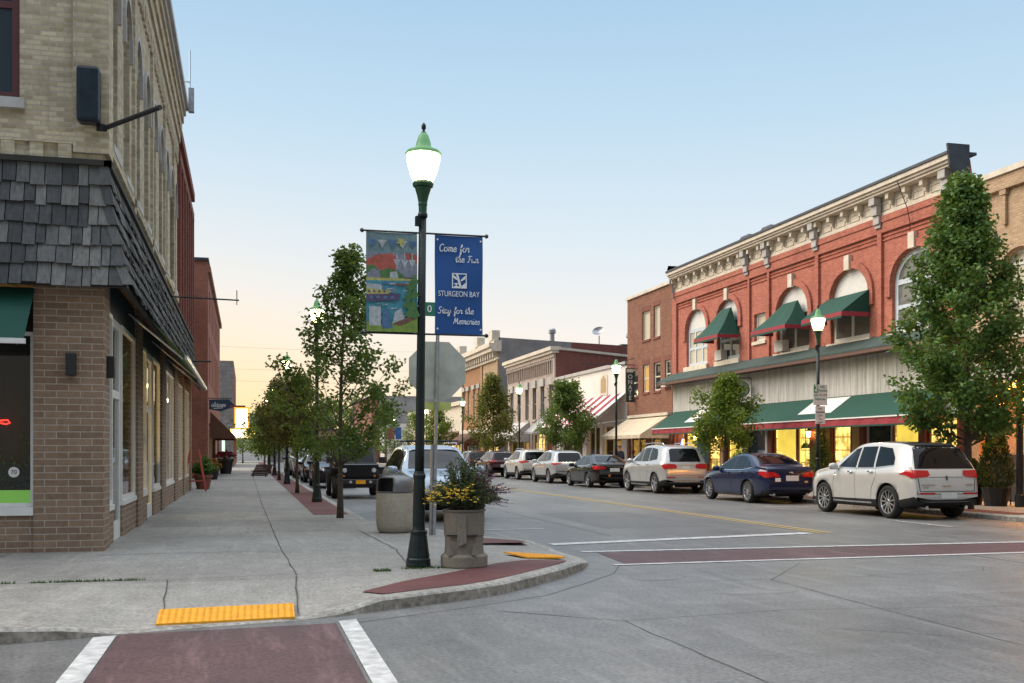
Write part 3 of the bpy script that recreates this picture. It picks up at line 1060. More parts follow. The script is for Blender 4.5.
# shopfront: brown brick piers and stall risers
SB = MB()
piers = [(16.24, 16.9), (21.25, 22.25), (27.2, 28.5), (32.2, 32.85)]
SB.box(-2.95, FY - .06, .13, LX, FY + .6, 4.3)
SB.box(LX - .45, FY + .605, .13, LX, 16.9, 4.3)
SB.build('corner_pier', M['store_brick'], T)
for a, c in piers[1:]: MB().box(LX - .45, a, .13, LX, c, 4.3).build('pier', M['store_brick'], T)
SB = MB()
risers = [(16.9, 17.75), (19.0, 21.25), (22.25, 23.6), (25.25, 27.2), (28.5, 32.2)]
for a, c in risers: MB().box(LX - .45, a + .002, .13, LX - .04, c - .002, .66).build('stall_riser', M['store_brick'], T)
SB.box(-14, FY - .02, .13, -2.952, FY + .3, .66)
SB.build('stall_riser', M['store_brick'], T)
for a, c in risers:
    fr = MB()
    pbox(fr, PL, a + .003, c - .003, .66, .74, .02, .40)
    fr.build('sill', M['white_frame'], T)
hd = MB()
pbox(hd, PL, 16.9, 32.2, 3.75, 4.3, .06, .40)
hd.build('fascia', M['slate_metal'], T)
fr = MB()
pbox(fr, PF, -14, -2.953, .662, .78, -.06, .3)
fr.build('sill', M['white_frame'], T)
for i, (a, c) in enumerate(risers):
    window(T, PL, a + .004, c - .004, .742, 3.74, M['white_frame'], M['shop_glass'], 1 if c - a < 2.5 else 3, 1, .05, .07, name='shop_window')
window(T, PF, -6.2, -2.955, .782, 3.3, M['white_frame'], M['shop_glass'], 1, 1, .06, .055, name='shop_window')
for a, c in ((17.75, 19.0), (23.6, 25.25)):
    d = MB()
    pbox(d, PL, a + .003, a + .14, .13, 3.74, .08, .16)
    pbox(d, PL, c - .14, c - .003, .13, 3.74, .08, .16)
    pbox(d, PL, a + .14, c - .14, .13, .42, .08, .14)
    pbox(d, PL, a + .14, c - .14, 2.45, 2.58, .08, .16)
    pbox(d, PL, a + .14, c - .14, 3.6, 3.74, .08, .16)
    o = d.build('door', M['white_frame'], T)
    g = MB()
    g.quad(PL(a + .1, .3, .11), PL(c - .1, .3, .11), PL(c - .1, 3.65, .11), PL(a + .1, 3.65, .11))
    g.build('pane', M['shop_glass'], o)
    h = MB()
    pbox(h, PL, a + .2, a + .24, .95, 1.35, .03, .07)
    h.build('handle', M['alu'], o)
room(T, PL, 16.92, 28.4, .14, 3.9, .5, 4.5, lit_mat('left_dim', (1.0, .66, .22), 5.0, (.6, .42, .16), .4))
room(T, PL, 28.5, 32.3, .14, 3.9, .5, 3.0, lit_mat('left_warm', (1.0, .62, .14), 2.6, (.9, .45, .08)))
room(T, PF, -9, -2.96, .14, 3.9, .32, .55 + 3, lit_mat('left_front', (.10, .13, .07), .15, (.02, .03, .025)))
for i, (a, c) in enumerate(risers): displays(T, PL, a, c, .75, .3, 100 + i, 3)
# strip lights inside
o = MB().box(-4.3, 18.2, 3.45, -4.1, 26.5, 3.5).build('strip_light', emit_cache((1, .75, .35), 4), T)
# what stands in the front window: green film along the foot, a round white sticker, a red neon
MB().box(-6.1, FY + .115, .80, -3.02, FY + .12, 1.02).build('window_film', emit('GreenFilm', (.22, .55, .08), .35), T)
b = MB()
bz = 1.28
b.lathe([(.075, 0), (.075, .004)], (-3.235, 0, 0), 20)
b.v = [(x, FY + .09 + z, y + bz) for x, y, z in b.v]
st = b.build('window_sticker', M['white_paint'], T)
text_mesh('lettering', '70', .085, M['slate_metal'], st, frame_mtx((-3.235, FY + .086, bz), (1, 0, 0), (0, 0, 1)))
b = MB()
b.tube([(-3.52, FY + .5, 2.03), (-3.40, FY + .5, 2.04), (-3.37, FY + .5, 2.0), (-3.42, FY + .5, 1.98), (-3.52, FY + .5, 2.0), (-3.52, FY + .5, 2.03)], .012, 6)
b.build('neon_light', emit_cache((1, .03, .02), 3), T)
# leafy display plants behind the glass
b = MB()
rp = random.Random(21)
for k in range(260):
    p = Vector((-3.3 + rp.gauss(0, .22), FY + .45 + rp.uniform(0, .3), 1.0 + abs(rp.gauss(.25, .3))))
    a = Vector((rp.uniform(-1, 1), rp.uniform(-1, 1), rp.uniform(-.3, 1))).normalized() * .12
    c = a.cross(Vector((0, 0, 1))).normalized() * .025
    b.add([p, p + a * .5 + c, p + a, p + a * .5 - c], [(0, 1, 2, 3)])
b.build('window_plant', M['leaf_dark'], T)
# wall lamps on the corner pier
for (x0, x1, y0, y1) in ((-2.5, -2.37, FY - .2, FY - .062), (LX + .002, LX + .11, FY + .22, FY + .36)):
    MB().box(x0, y0, 2.67, x1, y1, 2.99).build('wall_lamp', M['black'], T, bevel=.012)
# green awning over the side windows, rolled out on its arms
def slope_awning(parent, P, u0, u1, zt, zb, out0, out1, m, val=None, valm=None, trim=None, stripes=None, cheeks=None, sag=.0, name='awning', n=12):
    b = MB()
    for i in range(n):
        a, c = u0 + (u1 - u0) * i / n, u0 + (u1 - u0) * (i + 1) / n
        mi = i % 2 if stripes else 0
        b.slab([P(a, zt, -out0), P(c, zt, -out0), P(c, zb, -out1), P(a, zb, -out1)], Vector((0, 0, -.012)), mi)
    if cheeks:
        for u in (u0, u1):
            b.slab([P(u, zt - .02, -out0), P(u, zb - .01, -out1), P(u, zb - .01, -out0)], Vector(P(u + .01, 0, 0)) - Vector(P(u, 0, 0)), 0)
    o = b.build(name, [m, stripes] if stripes else m, parent)
    if val:
        v = MB()
        nn = 40
        for i in range(nn):
            a, c = u0 + (u1 - u0) * i / nn, u0 + (u1 - u0) * (i + 1) / nn
            w0, w1 = .012 * math.sin(i * 1.9), .012 * math.sin((i + 1) * 1.9)
            v.quad(P(a, zb - .012, -out1 - w0), P(c, zb - .012, -out1 - w1), P(c, zb - val, -out1 - w1 * 2), P(a, zb - val, -out1 - w0 * 2))
            if cheeks and i in (0,):
                pass
        if cheeks:
            for u in (u0, u1): v.quad(P(u, zb - .012, -out1), P(u, zb - .012, -out0), P(u, zb - val, -out0), P(u, zb - val, -out1))
        v.build('valance', valm or m, o)
    if trim:
        t = MB()
        pbox(t, P, u0, u1, zb - .03, zb + .015, -out1 - .035, -out1 - .015)
        if val: pbox(t, P, u0, u1, zb - val - .05, zb - val + .006, -out1 - .02, -out1 - .012, 1)
        t.build('trim', [trim, m], o)
    for u in (u0 + .08, (u0 + u1) / 2, u1 - .08):
        f = MB()
        f.tube([P(u, zt - .35, -out0 - .01), P(u, zb - .05, -out1 + .03)], .018, 6)
        f.build('awning_arm', M['alu'], o)
    return o


o = slope_awning(T, PL, 19.4, 28.9, 4.34, 3.27, .0, .95, M['green_cloth'])
t = MB()
pbox(t, PL, 19.4, 28.9, 3.2, 3.28, -1.0, -.95)
t.build('front_bar', M['alu'], o)
slope_awning(T, PF, -7.5, -2.93, 3.92, 3.1, .05, .85, M['green_cloth'])
t = MB()
pbox(t, PF, -7.55, -2.9, 3.04, 3.11, -.92, -.85)
t.build('front_bar', M['white_frame'], T)

# the red brick house next to it, with its share of the skirt roof
T2 = thing('brick_building', (LX, YE, .13), 'dark red brick building with tall strip windows beside the cream corner building', 'building')
b = MB()
ops2 = [(y, y + .75, 6.2, 9.8) for y in (33.6, 35.0, 36.4, 37.8, 39.2, 40.4)]
wall(b, PL, YE + .01, 41.6, 5.6, 11.35, ops2, .25)
b.quad((LX, YE + .01, 5.6), (-14, YE + .01, 5.6), (-14, YE + .01, 11.35), (LX, YE + .01, 11.35))
b.quad((LX, 41.6, 0), (-14, 41.6, 0), (-14, 41.6, 11.35), (LX, 41.6, 11.35))
for y in (33.2, 34.65, 36.05, 37.45, 38.85, 40.2, 41.4): pbox(b, PL, y - .13, y + .13, 5.8, 10.3, -.1, -.001)
pbox(b, PL, YE + .01, 41.6, 10.3, 10.6, -.1, -.001)
pbox(b, PL, YE + .01, 41.6, 11.05, 11.36, -.12, -.001)
b.build('wall', M['dark_red_brick'], T2)
for o_ in ops2: window(T2, PL, *o_, M['maroon'], M['glass'], 1, 2, .18, .06)
shell(T2, -14, LX - .02, YE + .02, 41.58, 0, 11.3, M['dark_red_brick'], '', .4)
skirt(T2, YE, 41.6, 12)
for a, c in ((33.0, 33.6), (36.6, 37.2), (40.9, 41.6)): MB().box(LX - .45, a, .13, LX, c, 4.3).build('pier', M['store_brick'], T2)
for a, c in ((33.6, 36.6), (37.2, 40.9)): MB().box(LX - .45, a + .002, .13, LX - .04, c - .002, .66).build('stall_riser', M['store_brick'], T2)
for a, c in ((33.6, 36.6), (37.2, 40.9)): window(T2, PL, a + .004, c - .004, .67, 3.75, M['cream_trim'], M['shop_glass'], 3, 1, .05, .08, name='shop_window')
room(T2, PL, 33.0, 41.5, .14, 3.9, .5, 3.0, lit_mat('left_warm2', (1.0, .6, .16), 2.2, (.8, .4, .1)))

# the set-back brown house and the next red brick one
T3 = thing('brick_building', (-2.95, 41.7, .13), 'narrow brown brick building set back between two red brick ones on the left', 'building')
P3 = PX(-2.95, -1)
b = MB()
ops3 = [(y, y + .9, 5.6, 8.2) for y in (43.2, 46.2, 49.2, 52.2, 55.2)]
wall(b, P3, 41.7, 58.9, .13, 10.4, ops3 + [(43, 57.5, .7, 3.3)], .25)
pbox(b, P3, 41.7, 58.9, 10.1, 10.42, -.1, -.001)
b.build('wall', M['brown_brick'], T3)
for o_ in ops3: window(T3, P3, *o_, M['grey_trim'], M['glass'], 1, 2, .18, .06)
window(T3, P3, 43.01, 57.49, .71, 3.29, M['grey_trim'], M['shop_glass'], 6, 1, .18, .08, name='shop_window')
room(T3, P3, 43, 57.5, .14, 3.4, .5, 3.0, lit_mat('left_warm3', (1.0, .6, .2), .8, (.5, .25, .1)))
shell(T3, -14, -2.97, 41.72, 58.88, 0, 10.4, M['brown_brick'], '', .3)
T4 = thing('brick_building', (LX, 59, .13), 'tall orange red brick building with a blank gable wall on the left', 'building')
b = MB()
ops4 = [(y, y + 1.0, 5.4, 8.0) for y in (61, 64, 67, 70, 73, 76, 79, 82)] + [(y, y + 1.0, 8.8, 10.6) for y in (61, 64, 67, 70, 73, 76, 79, 82)]
wall(b, PL, 59, 86, .13, 11.9, ops4 + [(61, 73, .7, 3.2), (75, 84, .7, 3.2)], .25)
b.quad((LX, 59, 0), (-14, 59, 0), (-14, 59, 11.9), (LX, 59, 11.9))
pbox(b, PL, 59, 86, 11.3, 11.6, -.15, -.001)
b.build('wall', M['old_red_brick'], T4)
b = MB()
b.box(-14, 58.9, 11.9, LX + .05, 86, 12.05)
b.build('coping', M['slate_metal'], T4)
for o_ in ops4: window(T4, PL, *o_, M['white_frame'], M['glass'], 1, 2, .18, .06)
for a, c in ((61, 73), (75, 84)): window(T4, PL, a + .01, c - .01, .71, 3.19, M['white_frame'], M['shop_glass'], 5, 1, .18, .08, name='shop_window')
room(T4, PL, 60.9, 84.5, .14, 3.4, .5, 3.0, lit_mat('left_warm3', (1.0, .6, .2), .8))
slope_awning(T4, PL, 63, 73.5, 3.9, 2.55, .0, 1.35, M['brown_cloth'], .2, M['brown_cloth'], cheeks=True)
shell(T4, -14, LX - .02, 59.02, 85.98, 0, 11.8, M['old_red_brick'], 'n', .3)
T5 = thing('stone_building', (-1.15, 104, .13), 'grey block building with a reddish street edge far down the left pavement', 'building')
P5 = PX(-1.15, -1)
b = MB()
wall(b, P5, 104, 128, .13, 10.3, [(y, y + 1.1, 5.2, 7.8) for y in (106, 110, 114, 118, 122)] + [(105.5, 126, .7, 3.0)], .25, 1)
wall(b, PY(104), -14, -1.15, .13, 10.3, [(-2.3, -1.9, 1.1, 3.0)], .2)
b.build('wall', [M['grey_block'], M['old_red_brick']], T5)
window(T5, PY(104), -2.29, -1.91, 1.11, 2.99, M['white_frame'], emit_cache((.75, .95, .8), .8), 1, 1, .1, .06, name='lit_window')
for y in (106, 110, 114, 118, 122): window(T5, P5, y, y + 1.1, 5.2, 7.8, M['white_frame'], M['glass'], 1, 2, .18, .07)
room(T5, P5, 105.5, 126, .7, 3.0, .2, 2.0, lit_mat('left_warm', (1.0, .62, .14), 1.5))
shell(T5, -14, -1.17, 104.02, 127.98, 0, 10.2, M['grey_block'], 'n', .3)
T6 = thing('passage_building', (-4, 146, .13), 'low building with a lit archway over the far end of the left pavement', 'building')
b = MB()
wall(b, PY(146), -14, 5.5, .13, 6.6, [(-1.2, 3.2, .14, 5.0, 1.4)], 3)
b.build('wall', M['grey_block'], T6)
MB().box(-14, 145.9, 6.6, 5.6, 155, 6.8).build('roof', M['roof_felt'], T6)
for x in (-1.1, 2.7): MB().box(x, 145.5, 3.6, x + .3, 145.9, 4.2).build('wall_lamp', emit_cache((1, .6, .2), 8), T6)
# ------------------------------------------------------------------ right side of the street
RX = 21.0
PR = PX(RX, 1)
# --- the red brick Italianate block
B1 = thing('red_brick_building', (RX, 27.6, .13), 'long bright red brick building with a cream bracketed cornice and green awnings', 'building')
wins = [(45.55, 47.95, 5.72, 8.42), (42.25, 44.45, 5.72, 8.42), (36.35, 38.85, 5.55, 8.12), (32.3, 34.8, 5.55, 8.12), (28.55, 31.0, 5.55, 8.2)]
small = (39.85, 40.85, 6.25, 7.42)
b = MB()
ops = [(a, c, e, f, (c - a) / 2 * .8) for a, c, e, f in wins]
wall(b, PR, 27.6, 49.5, 3.4, 9.8, ops + [small], .3)
# raised piers and corbel bands (recessed panels between)
for y, w in ((49.25, .5), (41.2, .16), (39.45, .16), (35.65, .24), (31.6, .24), (27.85, .5)): pbox(b, PR, y - w / 2, y + w / 2, 5.3, 9.35, -.10, -.001)
for z0, z1, o in ((9.0, 9.1, .10), (9.1, 9.35, .10), (9.35, 9.55, .14)): pbox(b, PR, 27.6, 49.5, z0 + .001, z1, -o - .002, -.001)
for z in (8.72, 8.86): pbox(b, PR, 27.6, 49.5, z, z + .05, -.04, -.001)
b.add([(RX, 27.6, 0), (40, 27.6, 0), (40, 27.6, 9.3), (RX + .6, 27.6, 9.3), (RX + .4, 27.6, 10.5), (RX, 27.6, 10.5)], [tuple(range(6))])
b.quad((RX, 49.5, 0), (40, 49.5, 0), (40, 49.5, 9.6), (RX, 49.5, 10.3))
for (a, c, e, f) in wins:
    arch_band(b, PR, a - .02, c + .02, f - (c - a) / 2 * .8, (c - a) / 2 * .8 + .02, .26, -.09, -.002)
    for s in (a - .28, c + .02): pbox(b, PR, s, s + .26, f - (c - a) / 2 * .8 - .45, f - (c - a) / 2 * .8, -.09, -.002)
b.build('wall', M['red_brick'], B1)
for (a, c, e, f) in wins:
    m_ = (a + c) / 2
    k = MB()
    pbox(k, PR, m_ - .16, m_ + .16, f - .02, f + .5, -.15, -.003)
    k.build('keystone', M['cream_trim'], B1)
    k = MB()
    sill(k, PR, a, c, e, .22, .12, .15)
    k.build('sill', M['cream_trim'], B1)
k = MB()
sill(k, PR, *small[:3], .14, .08, .1)
k.build('sill', M['cream_trim'], B1)
for i, (a, c, e, f) in enumerate(wins):
    rise = (c - a) / 2 * .8
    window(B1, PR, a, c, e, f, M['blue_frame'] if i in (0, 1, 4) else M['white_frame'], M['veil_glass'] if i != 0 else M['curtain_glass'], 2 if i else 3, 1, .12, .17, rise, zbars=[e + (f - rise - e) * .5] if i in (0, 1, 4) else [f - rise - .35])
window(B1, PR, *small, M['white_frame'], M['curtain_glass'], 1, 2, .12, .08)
# white lunettes in the first two arches; painted pale reflection in the next two
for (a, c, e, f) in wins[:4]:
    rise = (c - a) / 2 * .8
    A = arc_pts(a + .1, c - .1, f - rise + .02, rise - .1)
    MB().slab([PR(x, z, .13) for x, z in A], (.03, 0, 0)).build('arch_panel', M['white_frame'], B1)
ZC = lambda z: 9.0 + (z - 9.0) * .85 if z > 9.0 else z
PR0 = PR
PR = lambda u, z, d: PR0(min(u, 49.15), ZC(z), d * .78 if d < -.05 else d)
# cornice: frieze panels, brackets, crown
c_ = MB()
pbox(c_, PR, 27.5, 49.6, 9.66, 9.80, -.14, -.002)
pbox(c_, PR, 27.5, 49.6, 9.80, 10.42, -.08, -.002)
pbox(c_, PR, 27.4, 49.7, 10.42, 10.52, -.55, -.002)
pbox(c_, PR, 27.35, 49.75, 10.52, 10.62, -.64, -.002)
pbox(c_, PR, 27.3, 49.8, 10.62, 10.80, -.74, -.002)
yb = 28.3
nb = 24
for i in range(nb):
    y = 28.1 + i * (49.1 - 28.1) / (nb - 1)
    pbox(c_, PR, y - .09, y + .09, 10.18, 10.42, -.42, -.08)
    pbox(c_, PR, y - .07, y + .07, 9.98, 10.18, -.24, -.08)
    if i < nb - 1:
        y2 = y + .46
        pbox(c_, PR, y2 - .31, y2 + .31, 9.86, 9.90, -.12, -.082)
        pbox(c_, PR, y2 - .31, y2 + .31, 10.12, 10.16, -.12, -.082)
        pbox(c_, PR, y2 - .31, y2 - .27, 9.90, 10.12, -.12, -.082)
        pbox(c_, PR, y2 + .27, y2 + .31, 9.90, 10.12, -.12, -.082)
c_.build('cornice', M['cream_trim'], B1, bevel=.012)
for y in (49.3, 41.3, 39.4, 35.65, 31.6, 27.9):      # the large scrolled brackets
    g_ = MB()
    for (z0, z1, o) in ((9.2, 9.35, .22), (9.35, 9.7, .30), (9.7, 10.1, .40), (10.1, 10.41, .52)): pbox(g_, PR, y - .17, y + .17, z0 + .001, z1, -o, -.15)
    g_.build('bracket', M['grey_trim'], B1, bevel=.02)
r_ = MB()
pbox(r_, PR, 27.3, 49.8, 10.80, 10.90, -.80, .4)
for y in (41.1, 39.2): r_.slab([PR(y - .55, 10.9, -.5), PR(y + .55, 10.9, -.5), PR(y + .35, 11.16, -.4), PR(y - .35, 11.16, -.4)], (.5, 0, 0))
r_.slab([PR(49.2, 10.9, -.7), PR(49.85, 10.9, -.7), PR(49.85, 11.25, -.6), PR(49.5, 11.25, -.6)], (.7, 0, 0))
r_.build('crown_metal', M['slate_metal'], B1)
e_ = MB()
e_.slab([PR(27.34, 9.7, .0), PR(27.34, 9.9, -.3), PR(27.34, 10.4, -.72), PR(27.34, 11.15, -.82), PR(27.34, 11.15, .12), PR(27.34, 9.7, .12)], (0, -.08, 0))
e_.build('end_plate', M['slate_metal'], B1)
PR = PR0
shell(B1, RX + .4, 40, 27.62, 49.48, 0, 9.3, M['red_brick'], '', .1)
MB().tube([PR(29.8, 10.3, -.62), PR(29.8, 9.45, -.25), PR(29.78, 9.0, -.17), PR(29.8, 8.72, -.16)], .015, 6).build('cable', M['black'], B1)
# window awnings
def hood_awning(parent, u0, u1, zt, zb, out, valance=.16):
    """a box shaped window awning: sloped front, triangular cheeks, red valance"""
    b = MB()
    n = 8
    for i in range(n):
        a, c = u0 + (u1 - u0) * i / n, u0 + (u1 - u0) * (i + 1) / n
        s0, s1 = .025 * math.sin(i * PI), .025
        b.slab([PR(a, zt, -.1), PR(c, zt, -.1), PR(c, zb, -out), PR(a, zb, -out)], (.01, 0, -.01))
    for u in (u0, u1): b.slab([PR(u, zt, -.1), PR(u, zb, -out), PR(u, zb, -.1)], (0, .012, 0))
    o = b.build('awning', M['green_cloth'], parent)
    v = MB()
    pbox(v, PR, u0, u1, zb - valance, zb - .005, -out - .012, -out)
    for u in (u0, u1): pbox(v, PR, u - .006, u + .006, zb - valance, zb - .005, -out + .001, -.1)
    v.build('valance', M['red_cloth'], o)
    w = MB()
    pbox(w, PR, u0 - .01, u1 + .01, zb - valance - .07, zb - valance + .01, -out - .02, -out - .013)
    w.build('fringe', M['green_cloth'], o)


def hip_awning(parent, u0, u1, zt, zb, out):
    m_, q = (u0 + u1) / 2, (u1 - u0) * .2
    b = MB()
    n = 8

    def fp(t, s):       # front slope, sagging a little between the ribs
        a = m_ - q + 2 * q * t
        c = u0 + (u1 - u0) * t
        sag = .035 * math.sin(PI * s) * (1 + .5 * math.cos(t * 4 * PI))
        return PR(a + (c - a) * s, zt + (zb - zt) * s - sag, -.12 - (out - .12) * s ** .9 + sag)
    b.grid([[fp(i / n, k / 6) for i in range(n + 1)] for k in range(7)])
    for s_, t in ((-1, 0), (1, 1)):
        uu = u0 if s_ < 0 else u1
        b.grid([[fp(t, k / 6) for k in range(7)], [PR(m_ + s_ * q + (uu - m_ - s_ * q) * k / 6, zt + (zb - zt) * k / 6, -.08) for k in range(7)]])
    o = b.build('awning', M['green_cloth'], parent)
    v = MB()
    pbox(v, PR, u0, u1, zb - .16, zb - .005, -out - .012, -out)
    for u in (u0, u1): pbox(v, PR, u - .006, u + .006, zb - .16, zb - .005, -out + .001, -.1)
    v.build('valance', M['red_cloth'], o)
    w = MB()
    pbox(w, PR, u0 - .01, u1 + .01, zb - .23, zb - .15, -out - .02, -out - .013)
    w.build('fringe', M['green_cloth'], o)


hip_awning(B1, 42.1, 44.6, 8.0, 6.72, 1.1)
hip_awning(B1, 36.2, 39.0, 7.5, 6.45, 1.1)
hood_awning(B1, 32.2, 34.9, 7.2, 6.42, 1.15)
for (y, z) in ((38.4, 5.62), (44.0, 5.75)):
    a_ = MB()
    pbox(a_, PR, y - .33, y + .33, z, z + .45, -.2, .1)
    for i in range(5): pbox(a_, PR, y - .28, y + .28, z + .06 + i * .07, z + .085 + i * .07, -.212, -.2)
    a_.build('air_conditioner', M['white_paint'], B1)
# green shingled pent roof and weathered boards above the shops
p_ = MB()
p_.slab([PR(27.5, 5.48, -.03), PR(49.7, 5.48, -.03), PR(49.7, 5.02, -.85), PR(27.5, 5.02, -.85)], (0, 0, .06))
p_.build('pent_roof', M['roof_green'], B1)
p_ = MB()
pbox(p_, PR, 27.5, 49.7, 4.90, 5.01, -.85, -.80)
pbox(p_, PR, 27.5, 49.7, 4.94, 4.98, -.799, -.02)
p_.build('fascia', mat('BrownFascia', (.12, .06, .045), .7), B1)
p_ = MB()
for i in range(142):
    y = 27.7 + i * .153
    pbox(p_, PR, y, y + .147, 3.5 + .03 * math.sin(i * 2.3), 4.94, -.09 - .004 * (i % 3), -.03)
p_.build('board_cladding', M['boards'], B1)
# shopfront of B1, bay by bay: colour of the infill, trim and door positions
PS = PX(RX + .5, 1)
sf = MB()
pbox(sf, PR, 27.6, 49.5, 2.75, 3.5, -.02, .5)
sf.build('shop_fascia', M['grey_trim'], B1)
TR = mat('RedBrownTrim', (.14, .035, .02), .5)
TAN = mat('TanPanel', (.42, .29, .14), .6)
GR = mat('PaleGreyPillar', (.42, .42, .45), .6)
YEL = emit('LitYellowBlind', (.95, .68, .10), 1.0, .3, 1.2)
WARM = lit_mat('right_warm', (1.0, .62, .14), 2.6, (.9, .62, .18))
tr, gr = MB(), MB()
panels = [(27.7, 29.2, 'w'), (29.6, 31.1, 'y'), (31.1, 32.6, 'd'), (33.55, 34.8, 'w'), (36.3, 37.4, 'w'), (37.4, 39.3, 'y'), (39.8, 41.9, 'd'), (41.9, 43.6, 'y'), (44.3, 45.6, 'w'), (46.3, 48.2, 'y'), (48.3, 49.4, 'w')]
for a, c, k in panels:
    if k == 'y':
        o = MB()
        pbox(o, PR, a + .05, c - .05, .75, 2.74, .24, .28)
        o.build('window_blind', YEL, B1)
    if k == 'w': displays(B1, PR, a, c, .72, .33, int(a * 7), 3)
    window(B1, PR, a + .004, c - .004, .7, 2.74, TR if k != 'd' else GR, M['shop_glass'] if k != 'd' else M['glass'], 1, 1, .08, .09, name='shop_window')
for a, c in ((29.2, 29.55), (32.62, 32.9), (35.3, 36.28), (39.32, 39.6), (43.62, 43.85), (45.62, 46.28), (34.85, 35.1)): tr = MB(); pbox(tr, PR, a, c, .13, 2.74, -.03, .22); tr.build('shop_pier', TR, B1)
for a, c in ((32.9, 33.5), (43.86, 44.28), (35.1, 35.3)): tn = MB(); pbox(tn, PR, a, c, .13, 2.74, .06, .2); tn.build('door', TAN, B1)
pbox(gr, PR, 39.61, 39.79, .13, 2.74, -.05, .2)
gr.build('shop_pillar', GR, B1)
gr = MB()
pbox(gr, PR, 41.55, 41.9, .13, 2.74, -.06, .07)
tr = MB()
pbox(tr, PR, 27.6, 49.4, .13, .695, .0, .3)
tr.build('stall_riser', TR, B1)
gr.build('shop_pillar', GR, B1)
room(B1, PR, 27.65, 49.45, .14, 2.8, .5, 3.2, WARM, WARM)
for y in (46.45, 44.15, 36.05): lamp_light(B1, PR(y, 2.28, -.2), (1, .55, .12), 22)
# neon shapes in the window left of the yellow blind
nb_ = MB()
nb_.tube([PR(49.2, 1.3, .06), PR(48.9, 1.55, .06), PR(48.55, 2.2, .06)], .05, 6)
nb_.build('neon_light', emit_cache((.05, .25, 1), 5), B1)
nb_ = MB()
nb_.tube([PR(48.5, 1.3, .06), PR(48.42, 2.2, .06)], .06, 6)
nb_.build('neon_light', emit_cache((1, .35, .02), 3), B1)
# the two long awnings
for (a, c) in ((40.45, 49.1), (28.2, 40.0)):
    if a > 40: a, c = 41.0, 49.2
    o = slope_awning(B1, PR, a, c, 3.58, 2.72, .1, 1.3, M['green_cloth'], .26, M['red_cloth'], M['white_cloth'], cheeks=True)
    w = MB()
    mids = [(33.2, 35.5)] if a < 40 else [(44.7, 46.0)]
    for p, q in mids:
        f = lambda u, s: PR(u, 3.58 - .86 * s, -.1 - 1.2 * s - .012)
        w.slab([f(p, .05), f(q, .05), f(q, .72), f(p, .72)], (-.004, 0, .006))
    w.build('awning_patch', M['white_cloth'], o)

# --- cream brick building at the right edge
B0 = thing('buff_brick_building', (RX, 12, .13), 'buff brick building at the right edge of the photo beside the red brick one', 'building')
b = MB()
ops0 = [(y, y + 1.3, 4.9, 7.3, .4) for y in (24.3, 21.6, 18.9)]
wall(b, PR, 12, 27.2, 4.2, 9.45, ops0, .25)
for i in range(9):
    y = 26.7 - i * 1.15
    pbox(b, PR, y - .07, y + .07, 8.05, 8.9, -.09, -.001)
    pbox(b, PR, y - .13, y + .13, 8.9, 9.05, -.13, -.001)
pbox(b, PR, 12, 27.2, 9.05, 9.46, -.15, -.001)
for o in ops0: arch_band(b, PR, o[0] - .02, o[1] + .02, o[3] - .4, .42, .25, -.08, -.001)
b.quad((RX, 12, 0), (40, 12, 0), (40, 12, 9.45), (RX, 12, 9.45))
b.quad((RX, 27.2, 0), (40, 27.2, 0), (40, 27.2, 9.45), (RX, 27.2, 9.45))
b.build('wall', M['buff_brick'], B0)
b = MB()
pbox(b, PR, 12, 27.25, 9.46, 9.62, -.22, .4)
b.build('coping', M['cream_trim'], B0)
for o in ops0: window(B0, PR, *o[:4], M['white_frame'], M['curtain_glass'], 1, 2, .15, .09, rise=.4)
for o in ops0:
    b = MB()
    sill(b, PR, o[0], o[1], o[2])
    b.build('sill', M['cream_trim'], B0)
b = MB()
pbox(b, PR, 12, 27.2, 3.55, 4.2, -.35, .3)
b.build('shop_fascia', M['grey_trim'], B0)
for y in (26.9, 23.6, 20.2):
    b = MB()
    pbox(b, PR, y - .3, y + .3, .13, 3.55, -.06, .3)
    b.build('pier', M['orange_brick'], B0)
b = MB()
pbox(b, PR, 12, 27.2, 1.5, 3.55, .5, .6)
b.build('shopfront_brick', M['orange_brick'], B0)
b = MB()
pbox(b, PR, 12, 27.2, .13, 1.5, .45, .6)
b.build('stall_riser', M['dark_in'], B0)
ls = MB()
rl = random.Random(5)
for i in range(60):
    y = 26 - i * .1
    ls.lathe([(.01, -.05), (.04, -.02), (.04, .02), (.01, .05)], PR(y, 3.15 + .25 * math.sin(i * .7) + rl.uniform(-.1, .1), -.3 - rl.random() * .3), 5)
ls.build('string_light', emit_cache((1, .45, .06), 14), B0)
MB().box(RX - .3, 23, 3.45, RX + .4, 25, 3.5).build('soffit_light', emit_cache((1, .40, .06), 45), B0)
shell(B0, RX + .02, 40, 12.02, 27.18, 0, 9.45, M['buff_brick'], '', .4)

